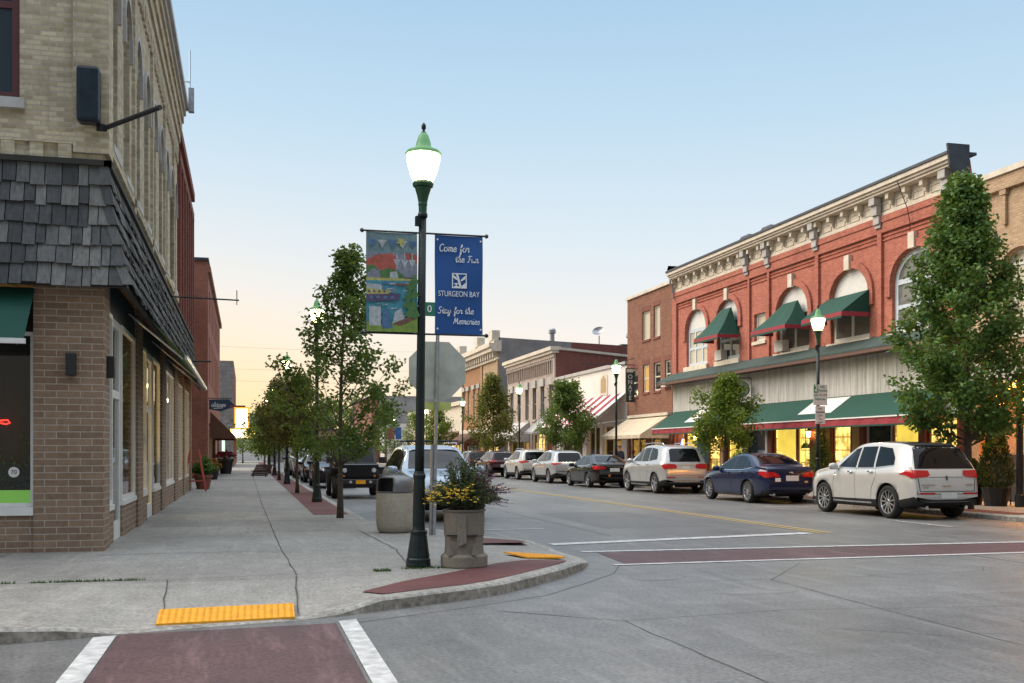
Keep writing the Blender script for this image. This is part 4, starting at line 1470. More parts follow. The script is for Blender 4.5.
# --- brown brick building
B2 = thing('brown_brick_building', (RX, 49.9, .13), 'plain brown brick two storey building with narrow pale windows and a cream awning', 'building')
b = MB()
opsu = [(52.75, 53.9, 7.65, 9.2), (51.35, 52.25, 7.65, 9.3)]
opsm = [(54.55, 55.55, 4.65, 6.2), (52.9, 53.8, 4.8, 6.3), (51.3, 52.25, 4.8, 6.3), (49.95, 50.7, 4.9, 6.3)]
wall(b, PR, 49.7, 56.2, .13, 10.15, opsu + opsm + [(50.3, 52.8, .5, 2.7), (53.4, 55.9, .5, 2.7)], .22)
b.quad((RX, 56.2, 0), (38, 56.2, 0), (38, 56.2, 10.15), (RX, 56.2, 10.15))
b.quad((RX, 49.7, 0), (38, 49.7, 0), (38, 49.7, 10.15), (RX, 49.7, 10.15))
b.build('wall', M['brown_brick'], B2)
for o in opsu + opsm:
    b = MB()
    pbox(b, PR, o[0] - .05, o[1] + .05, o[3] + .003, o[3] + .25, -.012, -.001)
    b.build('lintel', M['dark_red_brick'], B2)
    b = MB()
    pbox(b, PR, o[0] - .05, o[1] + .05, o[2] - .12, o[2] - .003, -.05, .1)
    b.build('sill', M['dark_red_brick'], B2)
b = MB()
pbox(b, PR, 49.7, 56.25, 10.15, 10.3, -.1, .4)
b.build('coping', M['cream_trim'], B2)
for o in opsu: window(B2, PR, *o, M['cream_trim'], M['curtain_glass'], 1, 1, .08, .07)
for i, o in enumerate(opsm): window(B2, PR, *o, M['cream_trim'], M['glass'] if i != 1 else emit_cache((.6, .35, .1), .5), 1, 2, .08, .09)
for o in ((50.3, 52.8, .5, 2.7), (53.4, 55.9, .5, 2.7)): window(B2, PR, *o, M['white_frame'], M['shop_glass'], 2, 1, .1, .09, name='shop_window')
for i, o in enumerate(((50.3, 52.8), (53.4, 55.9))): displays(B2, PR, *o, .52, .24, 40 + i, 3)
room(B2, PR, 50, 56, .14, 2.9, .3, 2.5, lit_mat('brown_shop', (1, .5, .1), 1.6, (.5, .2, .06)))
b = MB()
pbox(b, PR, 49.75, 55.6, 3.45, 3.6, -.25, -.002)
b.build('awning_box', M['cream_trim'], B2)
slope_awning(B2, PR, 49.9, 55.8, 3.45, 2.45, .1, 1.7, M['cream_cloth'], .18, M['cream_cloth'], cheeks=True)
pb_ = MB()
pbox(pb_, PR, 50.05, 50.6, 4.92, 5.3, -.25, .05)
pb_.build('air_conditioner', M['white_paint'], B2)
lamp_light(B2, PR(49.85, 2.9, -.2), (1, .5, .1), 18)
shell(B2, RX + .02, 38, 49.72, 56.18, 0, 10.15, M['brown_brick'], '', .3)

# --- white building with the striped awning
B3 = thing('white_building', (RX, 56.3, .13), 'low white painted building with a red and white striped awning', 'building')
b = MB()
wall(b, PR, 56.3, 70.2, .13, 6.55, [(57.2, 60.6, .14, 3.2), (61.0, 63.6, .6, 3.2), (64.4, 69.4, .6, 3.2)], .3)
b.quad((RX, 70.2, 0), (38, 70.2, 0), (38, 70.2, 6.55), (RX, 70.2, 6.55))
b.quad((RX, 56.3, 0), (38, 56.3, 0), (38, 56.3, 6.55), (RX, 56.3, 6.55))
b.build('wall', M['white_paint'], B3)
b = MB()
pbox(b, PR, 56.3, 70.25, 6.55, 6.75, -.12, .4)
b.build('coping', M['grey_trim'], B3)
for o in ((57.2, 60.6, .14, 3.2), (61.0, 63.6, .6, 3.2), (64.4, 69.4, .6, 3.2)): window(B3, PR, *o, M['white_frame'], M['shop_glass'], 2, 1, .14, .12, name='shop_window')
displays(B3, PR, 61, 69.4, .62, .28, 61, 7)
room(B3, PR, 57, 63.8, .14, 3.3, .35, 3.0, lit_mat('white_shop', (1.0, .55, .12), 1.6, (.5, .18, .07)))
room(B3, PR, 64.2, 69.6, .14, 3.3, .35, 2.6, lit_mat('white_shop2', (1.0, .70, .08), 2.4, (1, .55, .05)))
MB().box(RX + 1.0, 58.3, 3.0, RX + 1.3, 59.5, 3.06).build('ceiling_light', emit_cache((1, .6, .15), 14), B3)
slope_awning(B3, PR, 56.4, 66.5, 4.95, 3.1, .02, 2.3, M['white_cloth'], None, None, None, M['red_cloth'], n=13, cheeks=False)
# white sheathing of the awning end
for z in (4.93, 3.4): MB().tube([PR(56.45, z, -.05), PR(56.45, 3.08, -2.3)], .03, 6).build('awning_arm', M['white_frame'], B3)
shell(B3, RX + .02, 38, 56.32, 70.18, 0, 6.55, M['white_paint'], '', .3)

# --- pale building with the arcaded frieze
B4 = thing('pale_stone_building', (RX, 70.4, .13), 'pale pinkish building with an arcaded frieze under its cornice and tall dark windows', 'building')
b = MB()
ops4 = [(y - .5, y + .5, 4.0, 6.35) for y in (71.6, 73.85, 76.05, 78.2, 80.6, 82.9)]
wall(b, PR, 70.4, 84.3, .13, 8.7, ops4 + [(71, 72.6, .14, 3.0), (73.2, 76.8, .5, 3.0), (77.6, 83.6, .5, 3.0)], .28)
for i in range(24):      # little arches
    y = 70.95 + i * .56
    pbox(b, PR, y - .06, y + .06, 7.15, 7.9, -.14, -.001)
    arch_band(b, PR, y + .06, y + .50, 7.9, .2, .10, -.14, -.001)
pbox(b, PR, 70.4, 84.3, 8.22, 8.5, -.16, -.001)
pbox(b, PR, 70.4, 71.0, .13, 8.2, -.1, -.0015)
b.build('wall', M['pale_stone'], B4)
b = MB()
b.quad((RX, 70.4, 0), (40, 70.4, 0), (40, 70.4, 7.2), (RX, 70.4, 8.72))
b.build('side_wall', M['dark_red_brick'], B4)
b = MB()
b.quad((RX, 84.3, 0), (40, 84.3, 0), (40, 84.3, 8.7), (RX, 84.3, 8.7))
b.build('side_wall', M['dark_red_brick'], B4)
b = MB()
pbox(b, PR, 70.3, 84.4, 8.5, 8.7, -.3, .2)
pbox(b, PR, 70.2, 84.5, 8.7, 8.95, -.45, .3)
b.slab([(RX + .3, 70.3, 8.74), (40, 70.3, 7.22), (40, 70.3, 7.36), (RX + .3, 70.3, 8.9)], (0, .3, 0))
b.build('cornice', M['cream_trim'], B4)
for o in ops4:
    b = MB()
    pbox(b, PR, o[0] - .12, o[1] + .12, o[3] + .01, o[3] + .55, -.12, -.002)
    b.build('lintel', M['grey_trim'], B4)
    b = MB()
    sill(b, PR, o[0], o[1], o[2], .15, .1, .1)
    b.build('sill', M['grey_trim'], B4)
for o in ops4: window(B4, PR, *o, M['grey_trim'], M['glass'], 1, 2, .16, .07)
ord_ = mat('OrangeDoor', (.55, .09, .02), .5)
d = MB()
pbox(d, PR, 71.02, 71.78, .14, 2.98, .1, .16)
d.build('door', ord_, B4)
d = MB()
pbox(d, PR, 71.82, 72.58, .14, 2.98, .1, .16)
d.build('door', ord_, B4)
for o in ((73.2, 76.8, .5, 3.0), (77.6, 83.6, .5, 3.0)): window(B4, PR, *o, M['cream_trim'], M['shop_glass'], 3, 1, .14, .12, name='shop_window')
for i, o in enumerate(((73.2, 76.8), (77.6, 83.6))): displays(B4, PR, *o, .52, .28, 50 + i, 4)
room(B4, PR, 73, 84, .14, 3.1, .35, 2.6, lit_mat('right_warm', (1, .6, .14), 1.1))
GRC = mat('GreyCanvas', (.48, .47, .47), .8)
slope_awning(B4, PR, 70.6, 73.0, 4.3, 3.0, .02, 1.6, GRC, .15, GRC, cheeks=True)
slope_awning(B4, PR, 77.4, 84.0, 3.9, 2.5, .02, 1.8, GRC, .15, GRC, cheeks=True)
MB().add([(RX + .02, 70.42, 8.3), (39.9, 70.42, 6.9), (39.9, 84.28, 6.9), (RX + .02, 84.28, 8.3)], [(0, 1, 2, 3)]).build('roof', M['roof_felt'], B4)

# --- two-part ornate building with its tall blank side wall
B5 = thing('ornate_building', (RX, 87.5, .13), 'tall two tone brick building with an ornate cream cornice and a dark blank side wall', 'building')
b = MB()
ops5 = [(y - .55, y + .55, 4.6, 7.9) for y in (89.3, 91.6)]
ops5b = [(y - .5, y + .5, 4.6, 7.5) for y in (95.2, 97.4, 100, 102)]
wall(b, PR, 87.5, 94.1, .13, 10.2, ops5 + [(88, 93.6, .5, 3.0)], .25, 0)
wall(b, PR, 94.1, 103, .13, 10.2, ops5b + [(95, 102.4, .5, 3.0)], .25, 1)
for y in (87.7, 93.9, 94.3, 102.7): pbox(b, PR, y - .2, y + .2, 3.6, 10.2, -.12, -.001, 0 if y < 94.2 else 1)
b.build('wall', [M['buff_brick'], M['orange_brick']], B5)
b = MB()
b.quad((RX, 87.5, 0), (27.5, 87.5, 0), (27.5, 87.5, 11.15), (RX, 87.5, 11.4), 0)
b.quad((27.5, 87.5, 0), (47, 87.5, 0), (47, 87.5, 10.4), (27.5, 87.5, 11.15), 1)
b.build('side_wall', [M['stucco'], M['dark_red_brick']], B5)
b = MB()
b.quad((RX, 103, 0), (47, 103, 0), (47, 103, 10.2), (RX, 103, 10.2), 1)
b.build('side_wall', [M['stucco'], M['dark_red_brick']], B5)
b = MB()
pbox(b, PR, 87.3, 103.1, 9.5, 9.7, -.2, -.002)
pbox(b, PR, 87.3, 103.1, 10.2, 10.55, -.7, .2)
pbox(b, PR, 87.3, 103.1, 10.55, 10.9, -.9, .2)
pbox(b, PR, 87.3, 103.1, 10.9, 11.15, -.5, .2)
for i in range(17):
    y = 87.8 + i * .93
    pbox(b, PR, y - .14, y + .14, 9.7, 10.2, -.5, -.003)
for y in (88.2, 94.1, 102.2): pbox(b, PR, y - .7, y + .7, 11.15, 12.0, -.6, .1)
pbox(b, PR, 87.4, 103, 3.3, 3.7, -.35, -.002)
b.build('cornice', M['cream_trim'], B5)
for o in ops5: window(B5, PR, *o, M['cream_trim'], emit_cache((1, .72, .35), .9), 1, 3, .12, .1)
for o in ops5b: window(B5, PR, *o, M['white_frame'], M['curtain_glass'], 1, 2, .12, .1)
for o in ops5b:
    b = MB()
    pbox(b, PR, o[0] - .15, o[1] + .15, o[3], o[3] + .4, -.2, -.002)
    b.build('window_hood', M['grey_trim'], B5)
for o in ((88, 93.6, .5, 3.0), (95, 102.4, .5, 3.0)): window(B5, PR, *o, M['maroon'], M['shop_glass'], 4, 1, .14, .12, name='shop_window')
room(B5, PR, 87.8, 102.8, .14, 3.1, .35, 2.6, lit_mat('right_warm', (1, .6, .14), 1.1))
slope_awning(B5, PR, 95, 102.6, 3.6, 2.5, .02, 1.5, M['brown_cloth'], .15, M['brown_cloth'], cheeks=True)
MB().add([(RX + .02, 87.52, 10.2), (46.9, 87.52, 10.0), (46.9, 102.98, 10.0), (RX + .02, 102.98, 10.2)], [(0, 1, 2, 3)]).build('roof', M['roof_felt'], B5)
v = MB()
v.lathe([(.22, 0), (.22, 1.1), (.34, 1.15), (.34, 1.45), (.2, 1.6)], (26.2, 89, 10.9), 10)
v.build('roof_vent', M['galv'], B5)
v = MB()
v.lathe([(.35, 0), (.35, 1.3), (.9, 1.5), (.9, 1.8), (.4, 1.85)], (34.0, 88.9, 10.4), 10)
v.tube([(33.3, 88.9, 10.5), (33.3, 88.9, 13.2)], .06, 6)
v.build('roof_vent', M['galv'], B5)
v = MB()
rows = []
ax_ = Vector((-.55, -.62, .55)).normalized()
e1 = ax_.cross(Vector((0, 0, 1))).normalized()
e2 = e1.cross(ax_)
for i in range(6):
    rr = .58 * i / 5
    rows.append([Vector((30.4, 88.5, 12.2)) + ax_ * (.22 * (rr / .58) ** 2) + e1 * rr * math.cos(a * PI / 8) + e2 * rr * math.sin(a * PI / 8) * .8 for a in range(17)])
v.grid(rows)
v.tube([(30.4, 88.5, 10.6), (30.4, 88.5, 11.9)], .06, 6)
v.build('satellite_dish', M['galv'], B5)
MB().box(32.5, 88.4, 10.4, 33.2, 89.2, 11.2).build('roof_unit', M['slate_metal'], B5)

# --- low shops beyond, and what closes the street
B6 = thing('shop_row', (RX, 103.2, .13), 'low cream shop row with glowing signs beyond the ornate building', 'building')
b = MB()
wall(b, PR, 103.1, 138, .13, 6.6, [(104, 110, .5, 3.0), (111, 118, .5, 3.0), (119, 127, .5, 3.0), (128, 137, .5, 3.0)], .3)
b.quad((RX, 103.15, 0), (40, 103.15, 0), (40, 103.15, 6.6), (RX, 103.15, 6.6))
pbox(b, PR, 103.1, 138, 6.3, 6.7, -.3, -.002)
b.build('wall', M['cream_trim'], B6)
for o in ((104, 110, .5, 3.0), (111, 118, .5, 3.0), (119, 127, .5, 3.0), (128, 137, .5, 3.0)): window(B6, PR, *o, M['maroon'], M['shop_glass'], 4, 1, .14, .14, name='shop_window')
room(B6, PR, 103.5, 137.5, .14, 3.1, .35, 2.6, lit_mat('right_warm', (1, .6, .14), 1.1))
slope_awning(B6, PR, 104, 116, 3.7, 2.4, .02, 1.8, M['brown_cloth'], .15, M['brown_cloth'], cheeks=True)
slope_awning(B6, PR, 119, 127, 3.7, 2.4, .02, 1.8, M['cream_cloth'], .15, M['cream_cloth'], cheeks=True)
shell(B6, RX + .02, 40, 103.2, 137.9, 0, 6.6, M['cream_trim'], 'ne', .3)
B7 = thing('grey_building', (19, 146, .13), 'grey walled building with a brick corner pier closing the view down the street', 'building')
b = MB()
wall(b, PY(146), 16.9, 42, .13, 9.4, [], .2, 0)
b.quad((16.9, 146, 0), (16.9, 170, 0), (16.9, 170, 9.4), (16.9, 146, 9.4), 1)
pbox(b, PY(146), 16.85, 17.9, .13, 9.9, -.12, -.001, 1)
pbox(b, PY(146), 17.7, 42, 5.6, 5.8, -.05, -.001, 0)
b.build('wall', [M['stucco'], M['brown_brick']], B7)
b = MB()
b.box(18, 141, .13, 42, 145.8, 5.4)
b.build('annex', M['white_paint'], B7)
b = MB()
b.box(24, 148, 9.4, 25.4, 150, 10.4)
b.build('roof_unit', M['slate_metal'], B7)
shell(B7, 16.62, 42, 146.02, 170, 0, 9.5, M['stucco'], 'en', .1)
B8 = thing('low_building', (6, 172, .13), 'low pale building with a tan gable beyond the end of the street', 'building')
b = MB()
b.box(8, 172, .13, 17, 186, 5.0)
b.build('wall', M['buff_brick'], B8)
MB().box(-2, 180, .13, 7.5, 190, 5.6).build('annex', M['white_paint'], B8)
MB().box(7.8, 171.8, 5.0, 17.2, 186.2, 5.3).build('roof', M['roof_felt'], B8)
for i in range(4): MB().box(8.6 + i * 2.1, 171.9, 1.0, 10.1 + i * 2.1, 171.98, 3.2).build('window', M['glass'], B8)
# ------------------------------------------------------------------ street furniture
M['capital_green'] = mat('LampCapital', (.02, .075, .035), .45, .2, var=.2)  # lamp iron with the green light of the globe put into its colour
LAMPS = 'green iron street lamps with glowing globes'


def street_lamp(loc, label, k=1.0):
    t = thing('street_lamp', (0, 0, 0), label, 'street lamp', LAMPS, local=True)
    b = MB()
    b.lathe([(.15, 0), (.155, .03), (.15, .06), (.15, .10), (.135, .12), (.138, .14), (.125, .22), (.112, .32), (.10, .40), (.105, .42), (.108, .45), (.085, .47)], n=16, flute=.02)
    b.lathe([(.086, .465), (.078, .5), (.074, 1.0), (.07, 1.10), (.078, 1.115), (.08, 1.15), (.07, 1.17), (.062, 1.2)], n=16)
    b.build('base', M['lamp_green'], t, smooth=False, bevel=.004)
    b = MB()
    b.lathe([(.060, 1.19), (.058, 1.5), (.052, 3.0), (.047, 4.40)], n=14)
    b.lathe([(.06, 4.38), (.063, 4.40), (.06, 4.43), (.05, 4.44)], n=14)
    b.build('pole', M['lamp_green'], t, smooth=True)
    b = MB()
    b.lathe([(.05, 4.43), (.052, 4.52), (.058, 4.54), (.055, 4.57), (.075, 4.66), (.10, 4.74), (.098, 4.755), (.125, 4.765), (.132, 4.80), (.12, 4.83)], n=18)
    b.build('capital', M['capital_green'], t, smooth=False)
    b = MB()
    b.lathe([(.118, 4.825), (.15, 4.89), (.185, 5.0), (.208, 5.10), (.212, 5.16), (.19, 5.215)], n=24)
    b.build('globe', M['globe'], t, smooth=True)
    b = MB()
    b.lathe([(.215, 5.165), (.228, 5.18), (.20, 5.215), (.12, 5.245), (.098, 5.27), (.09, 5.32), (.065, 5.40), (.04, 5.44)], n=20)
    b.build('cap', M['cap_glow'], t, smooth=True)
    b = MB()
    b.lathe([(.03, 5.435), (.034, 5.45), (.016, 5.462), (.014, 5.475), (.03, 5.50), (.028, 5.54), (.008, 5.57)], n=10)
    b.build('finial', M['lamp_green'], t, smooth=True)
    b = MB()
    b.obox((-.065, 0, 4.33), (.05, .07, .12))
    b.build('outlet_box', M['lamp_green'], t)
    bl = bpy.data.lights.new('bulb', 'POINT')
    bl.energy = 130
    bl.color = (1.0, .90, .48)
    bl.shadow_soft_size = .12
    bo = bpy.data.objects.new('bulb', bl)
    COL.objects.link(bo)
    bo.location = (0, 0, 5.02)
    bo.parent = t
    t.location = loc
    t.scale = (1, 1, k)
    return t


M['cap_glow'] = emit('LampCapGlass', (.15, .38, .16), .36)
L0 = street_lamp((2.09, 13.03, .13), 'tallest nearest street lamp carrying two banners beside the planter', 1.0)
L0.rotation_euler = (0, R(.75), R(8))
lx = [(1.98, 30.69, 'street lamp with its globe in the leaves of the nearest pavement tree'), (1.79, 48.3, 'street lamp on the left pavement above the rusty leaved tree'), (1.7, 66.0, 'small street lamp with white globe at the left edge of the far trees'), (1.7, 84, 'tiny farthest street lamp on the left pavement')]
for x, y, l in lx: copy_thing(L0, (x, y, .13), 0, l, (1, 1, 1.07)).rotation_euler = (0, 0, 0)
for x, y, l in [(17.0, 28.9, 'right side street lamp bearing two parking signs before the long green awning'), (17.0, 47.0, 'street lamp before the striped awning on the right'), (17.0, 65.2, 'street lamp before the pale arcaded building'), (17.0, 83.4, 'street lamp left of the olive tree before the ornate building'),
                (17.0, 101, 'street lamp between the ornate building and the bright green tree'), (17.0, 124, 'far street lamp carrying a small blue banner by the dark conical tree')]:
    copy_thing(L0, (x, y, .13), 0, l, (1, 1, 1.07)).rotation_euler = (0, 0, 0)

# --- handwriting: strokes in units of x-height
GL = {
    'C': (1.15, [[(1.0, 1.45), (.75, 1.7), (.3, 1.5), (.12, .9), (.25, .2), (.6, 0), (1.0, .25)]]),
    'o': (.95, [[(.45, 1.0), (.12, .75), (.12, .2), (.45, 0), (.8, .25), (.8, .75), (.45, 1.0), (.6, .8), (.95, .85)]]),
    'm': (1.35, [[(.05, .8), (.2, 1.0), (.22, 0)], [(.22, .6), (.5, 1.0), (.62, .8), (.62, 0)], [(.62, .6), (.9, 1.0), (1.05, .8), (1.05, .15), (1.2, 0), (1.35, .3)]]),
    'e': (.85, [[(.1, .5), (.6, .6), (.68, .85), (.4, 1.0), (.12, .65), (.18, .15), (.5, 0), (.85, .3)]]),
    'f': (.75, [[(.1, .6), (.45, 1.1), (.6, 1.6), (.42, 1.75), (.3, 1.3), (.28, .2), (.25, -.6), (.4, -.7), (.5, -.2), (.4, .1), (.75, .5)]]),
    'r': (.75, [[(.05, .7), (.2, 1.05), (.35, .85), (.6, .9), (.5, .3), (.6, 0), (.78, .3)]]),
    't': (.7, [[(.1, .5), (.38, 1.5), (.3, .2), (.45, 0), (.72, .3)], [(.05, 1.05), (.65, 1.1)]]),
    'h': (.95, [[(.05, .5), (.4, 1.5), (.3, 1.75), (.18, 1.3), (.15, 0)], [(.15, .6), (.45, 1.0), (.62, .8), (.6, .15), (.75, 0), (.95, .3)]]),
    'F': (1.15, [[(.1, 1.5), (.5, 1.7), (1.2, 1.65)], [(.65, 1.65), (.5, .7), (.4, .1), (.1, .05)], [(.35, .85), (.9, .9)]]),
    'u': (1.0, [[(.1, .95), (.12, .2), (.35, 0), (.65, .4), (.72, 1.0), (.7, .15), (.85, 0), (1.0, .3)]]),
    'n': (1.0, [[(.05, .8), (.2, 1.0), (.22, 0)], [(.22, .6), (.5, 1.0), (.68, .8), (.66, .15), (.8, 0), (1.0, .3)]]),
    'S': (1.15, [[(1.0, 1.5), (.7, 1.75), (.35, 1.5), (.5, 1.05), (.85, .7), (.8, .15), (.4, 0), (.1, .25)]]),
    'a': (.95, [[(.7, .85), (.4, 1.0), (.12, .6), (.2, .05), (.45, .05), (.7, .5), (.72, 1.0), (.7, .15), (.82, 0), (.95, .3)]]),
    'y': (.95, [[(.1, .95), (.15, .3), (.4, .1), (.65, .5)], [(.72, 1.0), (.6, -.3), (.35, -.75), (.15, -.5), (.5, 0), (.95, .4)]]),
    'M': (1.75, [[(.1, .05), (.3, .4), (.5, 1.65), (.75, .5), (.8, .3), (1.2, 1.65), (1.3, .6), (1.4, 0), (1.7, .3)]]),
    'i': (.5, [[(.15, .95), (.15, .15), (.3, 0), (.5, .3)], [(.25, 1.35), (.28, 1.45)]]),
    's': (.75, [[(.05, .4), (.4, 1.0), (.55, .5), (.5, .1), (.2, .0), (.1, .15)]]),
    ' ': (.7, []),
}


def smooth_line(p, n=5):
    out = []
    for i in range(len(p) - 1):
        p0, p1, p2, p3 = p[max(0, i - 1)], p[i], p[i + 1], p[min(len(p) - 1, i + 2)]
        for k in range(n):
            t = k / n
            out.append(tuple(.5 * (2 * p1[j] + (p2[j] - p0[j]) * t + (2 * p0[j] - 5 * p1[j] + 4 * p2[j] - p3[j]) * t * t + (3 * p1[j] - p0[j] - 3 * p2[j] + p3[j]) * t ** 3) for j in (0, 1)))
    return out + [p[-1]]


def script_text(b, s, x, y, size, P, w=.2, shear=.12):
    """handwritten line starting at (x, y); P maps (u, v) to 3-D"""
    for ch in s:
        adv, strokes = GL[ch]
        for st in strokes:
            L_ = smooth_line(st)
            A, B = [], []
            for i, p in enumerate(L_):
                a, c = L_[max(0, i - 1)], L_[min(len(L_) - 1, i + 1)]
                dx, dy = c[0] - a[0], c[1] - a[1]
                l = math.hypot(dx, dy) or 1
                nx, ny = -dy / l * w / 2, dx / l * w / 2
                for lst, sg in ((A, 1), (B, -1)):
                    u, v = p[0] + nx * sg, p[1] + ny * sg
                    lst.append(P(x + (u + v * shear) * size, y + v * size))
            b.grid([A, B])
        x += adv * size
    return x


# --- the two banners hang from rods clamped to the nearest lamp
BX, BY = 2.16, 13.03


def banner(x0, x1, z0, z1, m, label, name='banner'):
    t = thing(name, ((x0 + x1) / 2, BY, z0), label, 'banner', 'banners on the nearest lamp post')
    b = MB()
    rows = []
    for i in range(13):
        z = z1 + (z0 - z1) * i / 12
        rows.append([(x0 + (x1 - x0) * j / 8, BY + .012 * math.sin(i * .55 + j * .4), z) for j in range(9)])
    b.grid(rows)
    o = b.build('cloth', m, t, smooth=True)
    for z in (z1 + .012, z0 - .012):
        r = MB()
        xe = x1 + .05 if x0 > BX else x0 - .05
        r.tube([(BX, BY, z), (xe, BY, z)], .012, 8)
        r.lathe([(.005, -.028), (.024, -.014), (.028, 0), (.024, .014), (.005, .028)], (xe, BY, z), 10)
        r.build('rod', M['dark_metal'], t)
    gm = MB()
    for x in (x0 + .035, x1 - .035):
        for z in (z0 + .05, z1 - .05): gm.lathe([(.012, -.02), (.012, .02)], (x, BY, z), 8)
    return t, o


blue = mat('BannerBlue', (.012, .085, .30), .55, var=.12, scale=3, bmp=.05)
white_ink = mat('WhiteInk', (.80, .82, .84), .6, var=0, bmp=0)
bx0, bx1, bz0, bz1 = 2.30, 2.915, 3.06, 4.30
tb, cloth = banner(bx0, bx1, bz0, bz1, blue, 'blue banner with white writing and a white emblem on the nearest lamp post')
IY = BY - .022
PB = lambda u, v: (bx0 + u, IY, bz1 - v)
b = MB()
PBv = lambda u, v: (bx0 + u, IY, bz1 + v)
script_text(b, 'Come for', .05, -.205, .052, PBv)
script_text(b, 'the Fun', .255, -.335, .048, PBv)
b.build('script_lettering', white_ink, tb)
b = MB()
script_text(b, 'Stay for the', .03, -.985, .046, PBv)
script_text(b, 'Memories', .225, -1.115, .045, PBv)
b.build('script_lettering', white_ink, tb)
text_mesh('lettering', 'STURGEON BAY', .098, white_ink, tb, frame_mtx((bx0 + .305, IY, bz1 - .74), (1, 0, 0), (0, 0, 1)), sx=.74)
b = MB()
ex, ez, es = bx0 + .215, bz1 - .665, .19      # square emblem: a frame, a slanting shaft and anchor arms
for p in (((0, 0), (1, 0), (1, .07), (0, .07)), ((0, .93), (1, .93), (1, 1), (0, 1)), ((0, .07), (.07, .07), (.07, .93), (0, .93)), ((.93, .07), (1, .07), (1, .93), (.93, .93)),
          ((.28, .93), (.42, .93), (.66, .07), (.50, .07)), ((.08, .9), (.4, .62), (.36, .52), (.08, .7)), ((.95, .9), (.58, .55), (.62, .46), (.95, .66)), ((.07, .07), (.5, .07), (.3, .2)), ((.55, .07), (.93, .07), (.93, .38)), ((.1, .30), (.3, .2), (.42, .30), (.36, .36))):
    b.add([(ex + u * es, IY - .001, ez + v * es) for u, v in p], [tuple(range(len(p)))])
b.build('emblem', white_ink, tb)
for x in (bx0 + .03, bx1 - .03):
    for z in (bz0 + .06, bz1 - .06): MB().obox((x, IY, z), (.02, .004, .02)).build('grommet', white_ink, tb)

# the painted banner: a harbour scene in flat patches of colour
ax0, ax1, az0, az1 = 1.44, 2.075, 3.06, 4.30
PC = lambda n, c: mat('Painted' + n, c, .6, var=.35, scale=22, bmp=0)
pcs = [PC('Sky', (.18, .28, .30)), PC('Teal', (.06, .28, .36)), PC('Red', (.42, .10, .07)), PC('Green', (.07, .18, .05)), PC('Grass', (.20, .30, .05)), PC('Purple', (.10, .07, .15)), PC('Pale', (.42, .45, .47)), PC('Yellow', (.45, .42, .13)), PC('Blue', (.08, .17, .32)), PC('Brown', (.18, .09, .06)), PC('Grey', (.22, .24, .30))]
ta, cl = banner(ax0, ax1, az0, az1, pcs[0], 'colourful painted harbour banner on the nearest lamp post')
W_, H_ = ax1 - ax0, az1 - az0
b = MB()
lay = [0]


def patch(pts, m):
    lay[0] += 1
    y = BY - .016 - lay[0] * .00035
    b.add([(ax0 + u * W_, y, az1 - v * H_) for u, v in pts], [tuple(range(len(pts)))], m)


rq = random.Random(4)
patch([(0, .21), (1, .19), (1, .45), (0, .45)], 10)
patch([(0, .28), (.2, .23), (.5, .21), (.62, .27), (.6, .36), (.4, .42), (.2, .36), (0, .38)], 2)
patch([(.75, .2), (1, .22), (1, .3), (.8, .27)], 2)
for i in range(5): patch([(.02 + i * .2, .08), (.2 + i * .2, .08), (.11 + i * .2, .16)], 6 if i % 2 else 8)
sc, sr = (.68, .09), .11
patch([(sc[0] + (sr if k % 2 else sr * .45) * math.sin(PI * k / 5), sc[1] - (sr if k % 2 else sr * .45) * .5 * math.cos(PI * k / 5)) for k in range(10)], 7)
for x in (.6, .75, .9):
    patch([(x - .012, .2), (x + .012, .2), (x + .012, .36), (x - .012, .36)], 6)
    patch([(x - .07, .27), (x + .07, .27), (x + .01, .35), (x - .01, .35)], 6)
patch([(0, .34), (.15, .33), (.25, .4), (.4, .36), (.6, .38), (.75, .44), (.75, .47), (0, .47)], 3)
patch([(.02, .42), (.14, .36), (.28, .42), (.28, .47), (.02, .47)], 10)
patch([(.46, .4), (.6, .39), (.62, .46), (.46, .46)], 6)
patch([(0, .46), (1, .46), (1, .49), (0, .49)], 7)
patch([(0, .49), (1, .48), (1, .90), (0, .92)], 1)
for i in range(46):
    u, v = rq.random() * .9, .5 + rq.random() * .4
    patch([(u, v), (u + .12, v - .006), (u + .13, v + .008), (u + .01, v + .012)], rq.choice([8, 1, 6, 0, 8]))
patch([(0, .57), (.45, .585), (.44, .625), (0, .63)], 7)
patch([(0, .52), (.3, .53), (.3, .58), (0, .57)], 6)
for i in range(4): patch([(.03 + i * .1, .587), (.07 + i * .1, .588), (.07 + i * .1, .61), (.03 + i * .1, .61)], 5)
patch([(0, .63), (.68, .615), (.62, .68), (0, .705)], 5)
for i in range(4): patch([(.05 + i * .14, .645), (.12 + i * .14, .643), (.12 + i * .14, .67), (.05 + i * .14, .672)], 8)
patch([(.55, .51), (.85, .515), (.78, .535), (.6, .535)], 9)
patch([(0, .90), (.35, .93), (.7, .87), (1, .84), (1, 1), (0, 1)], 4)
patch([(.05, .75), (.28, .75), (.28, .94), (.05, .94)], 6)
patch([(.32, .78), (.42, .76), (.46, .9), (.52, .96), (.3, .97)], 8)
patch([(.55, .8), (.68, .76), (.74, .86), (.66, .9), (.5, .93)], 6)
patch([(.5, .92), (.85, .84), (.95, .87), (.65, .94)], 9)
for k, (u, v) in enumerate([(.88, .5), (.95, .45), (.85, .6), (.95, .58), (.82, .68), (.92, .7), (.86, .77), (.97, .78)]): patch([(u - .12, v + .06), (u, v - .03), (u + .08, v + .05), (u - .02, v + .085)], 3)
b.build('painting', pcs, ta)

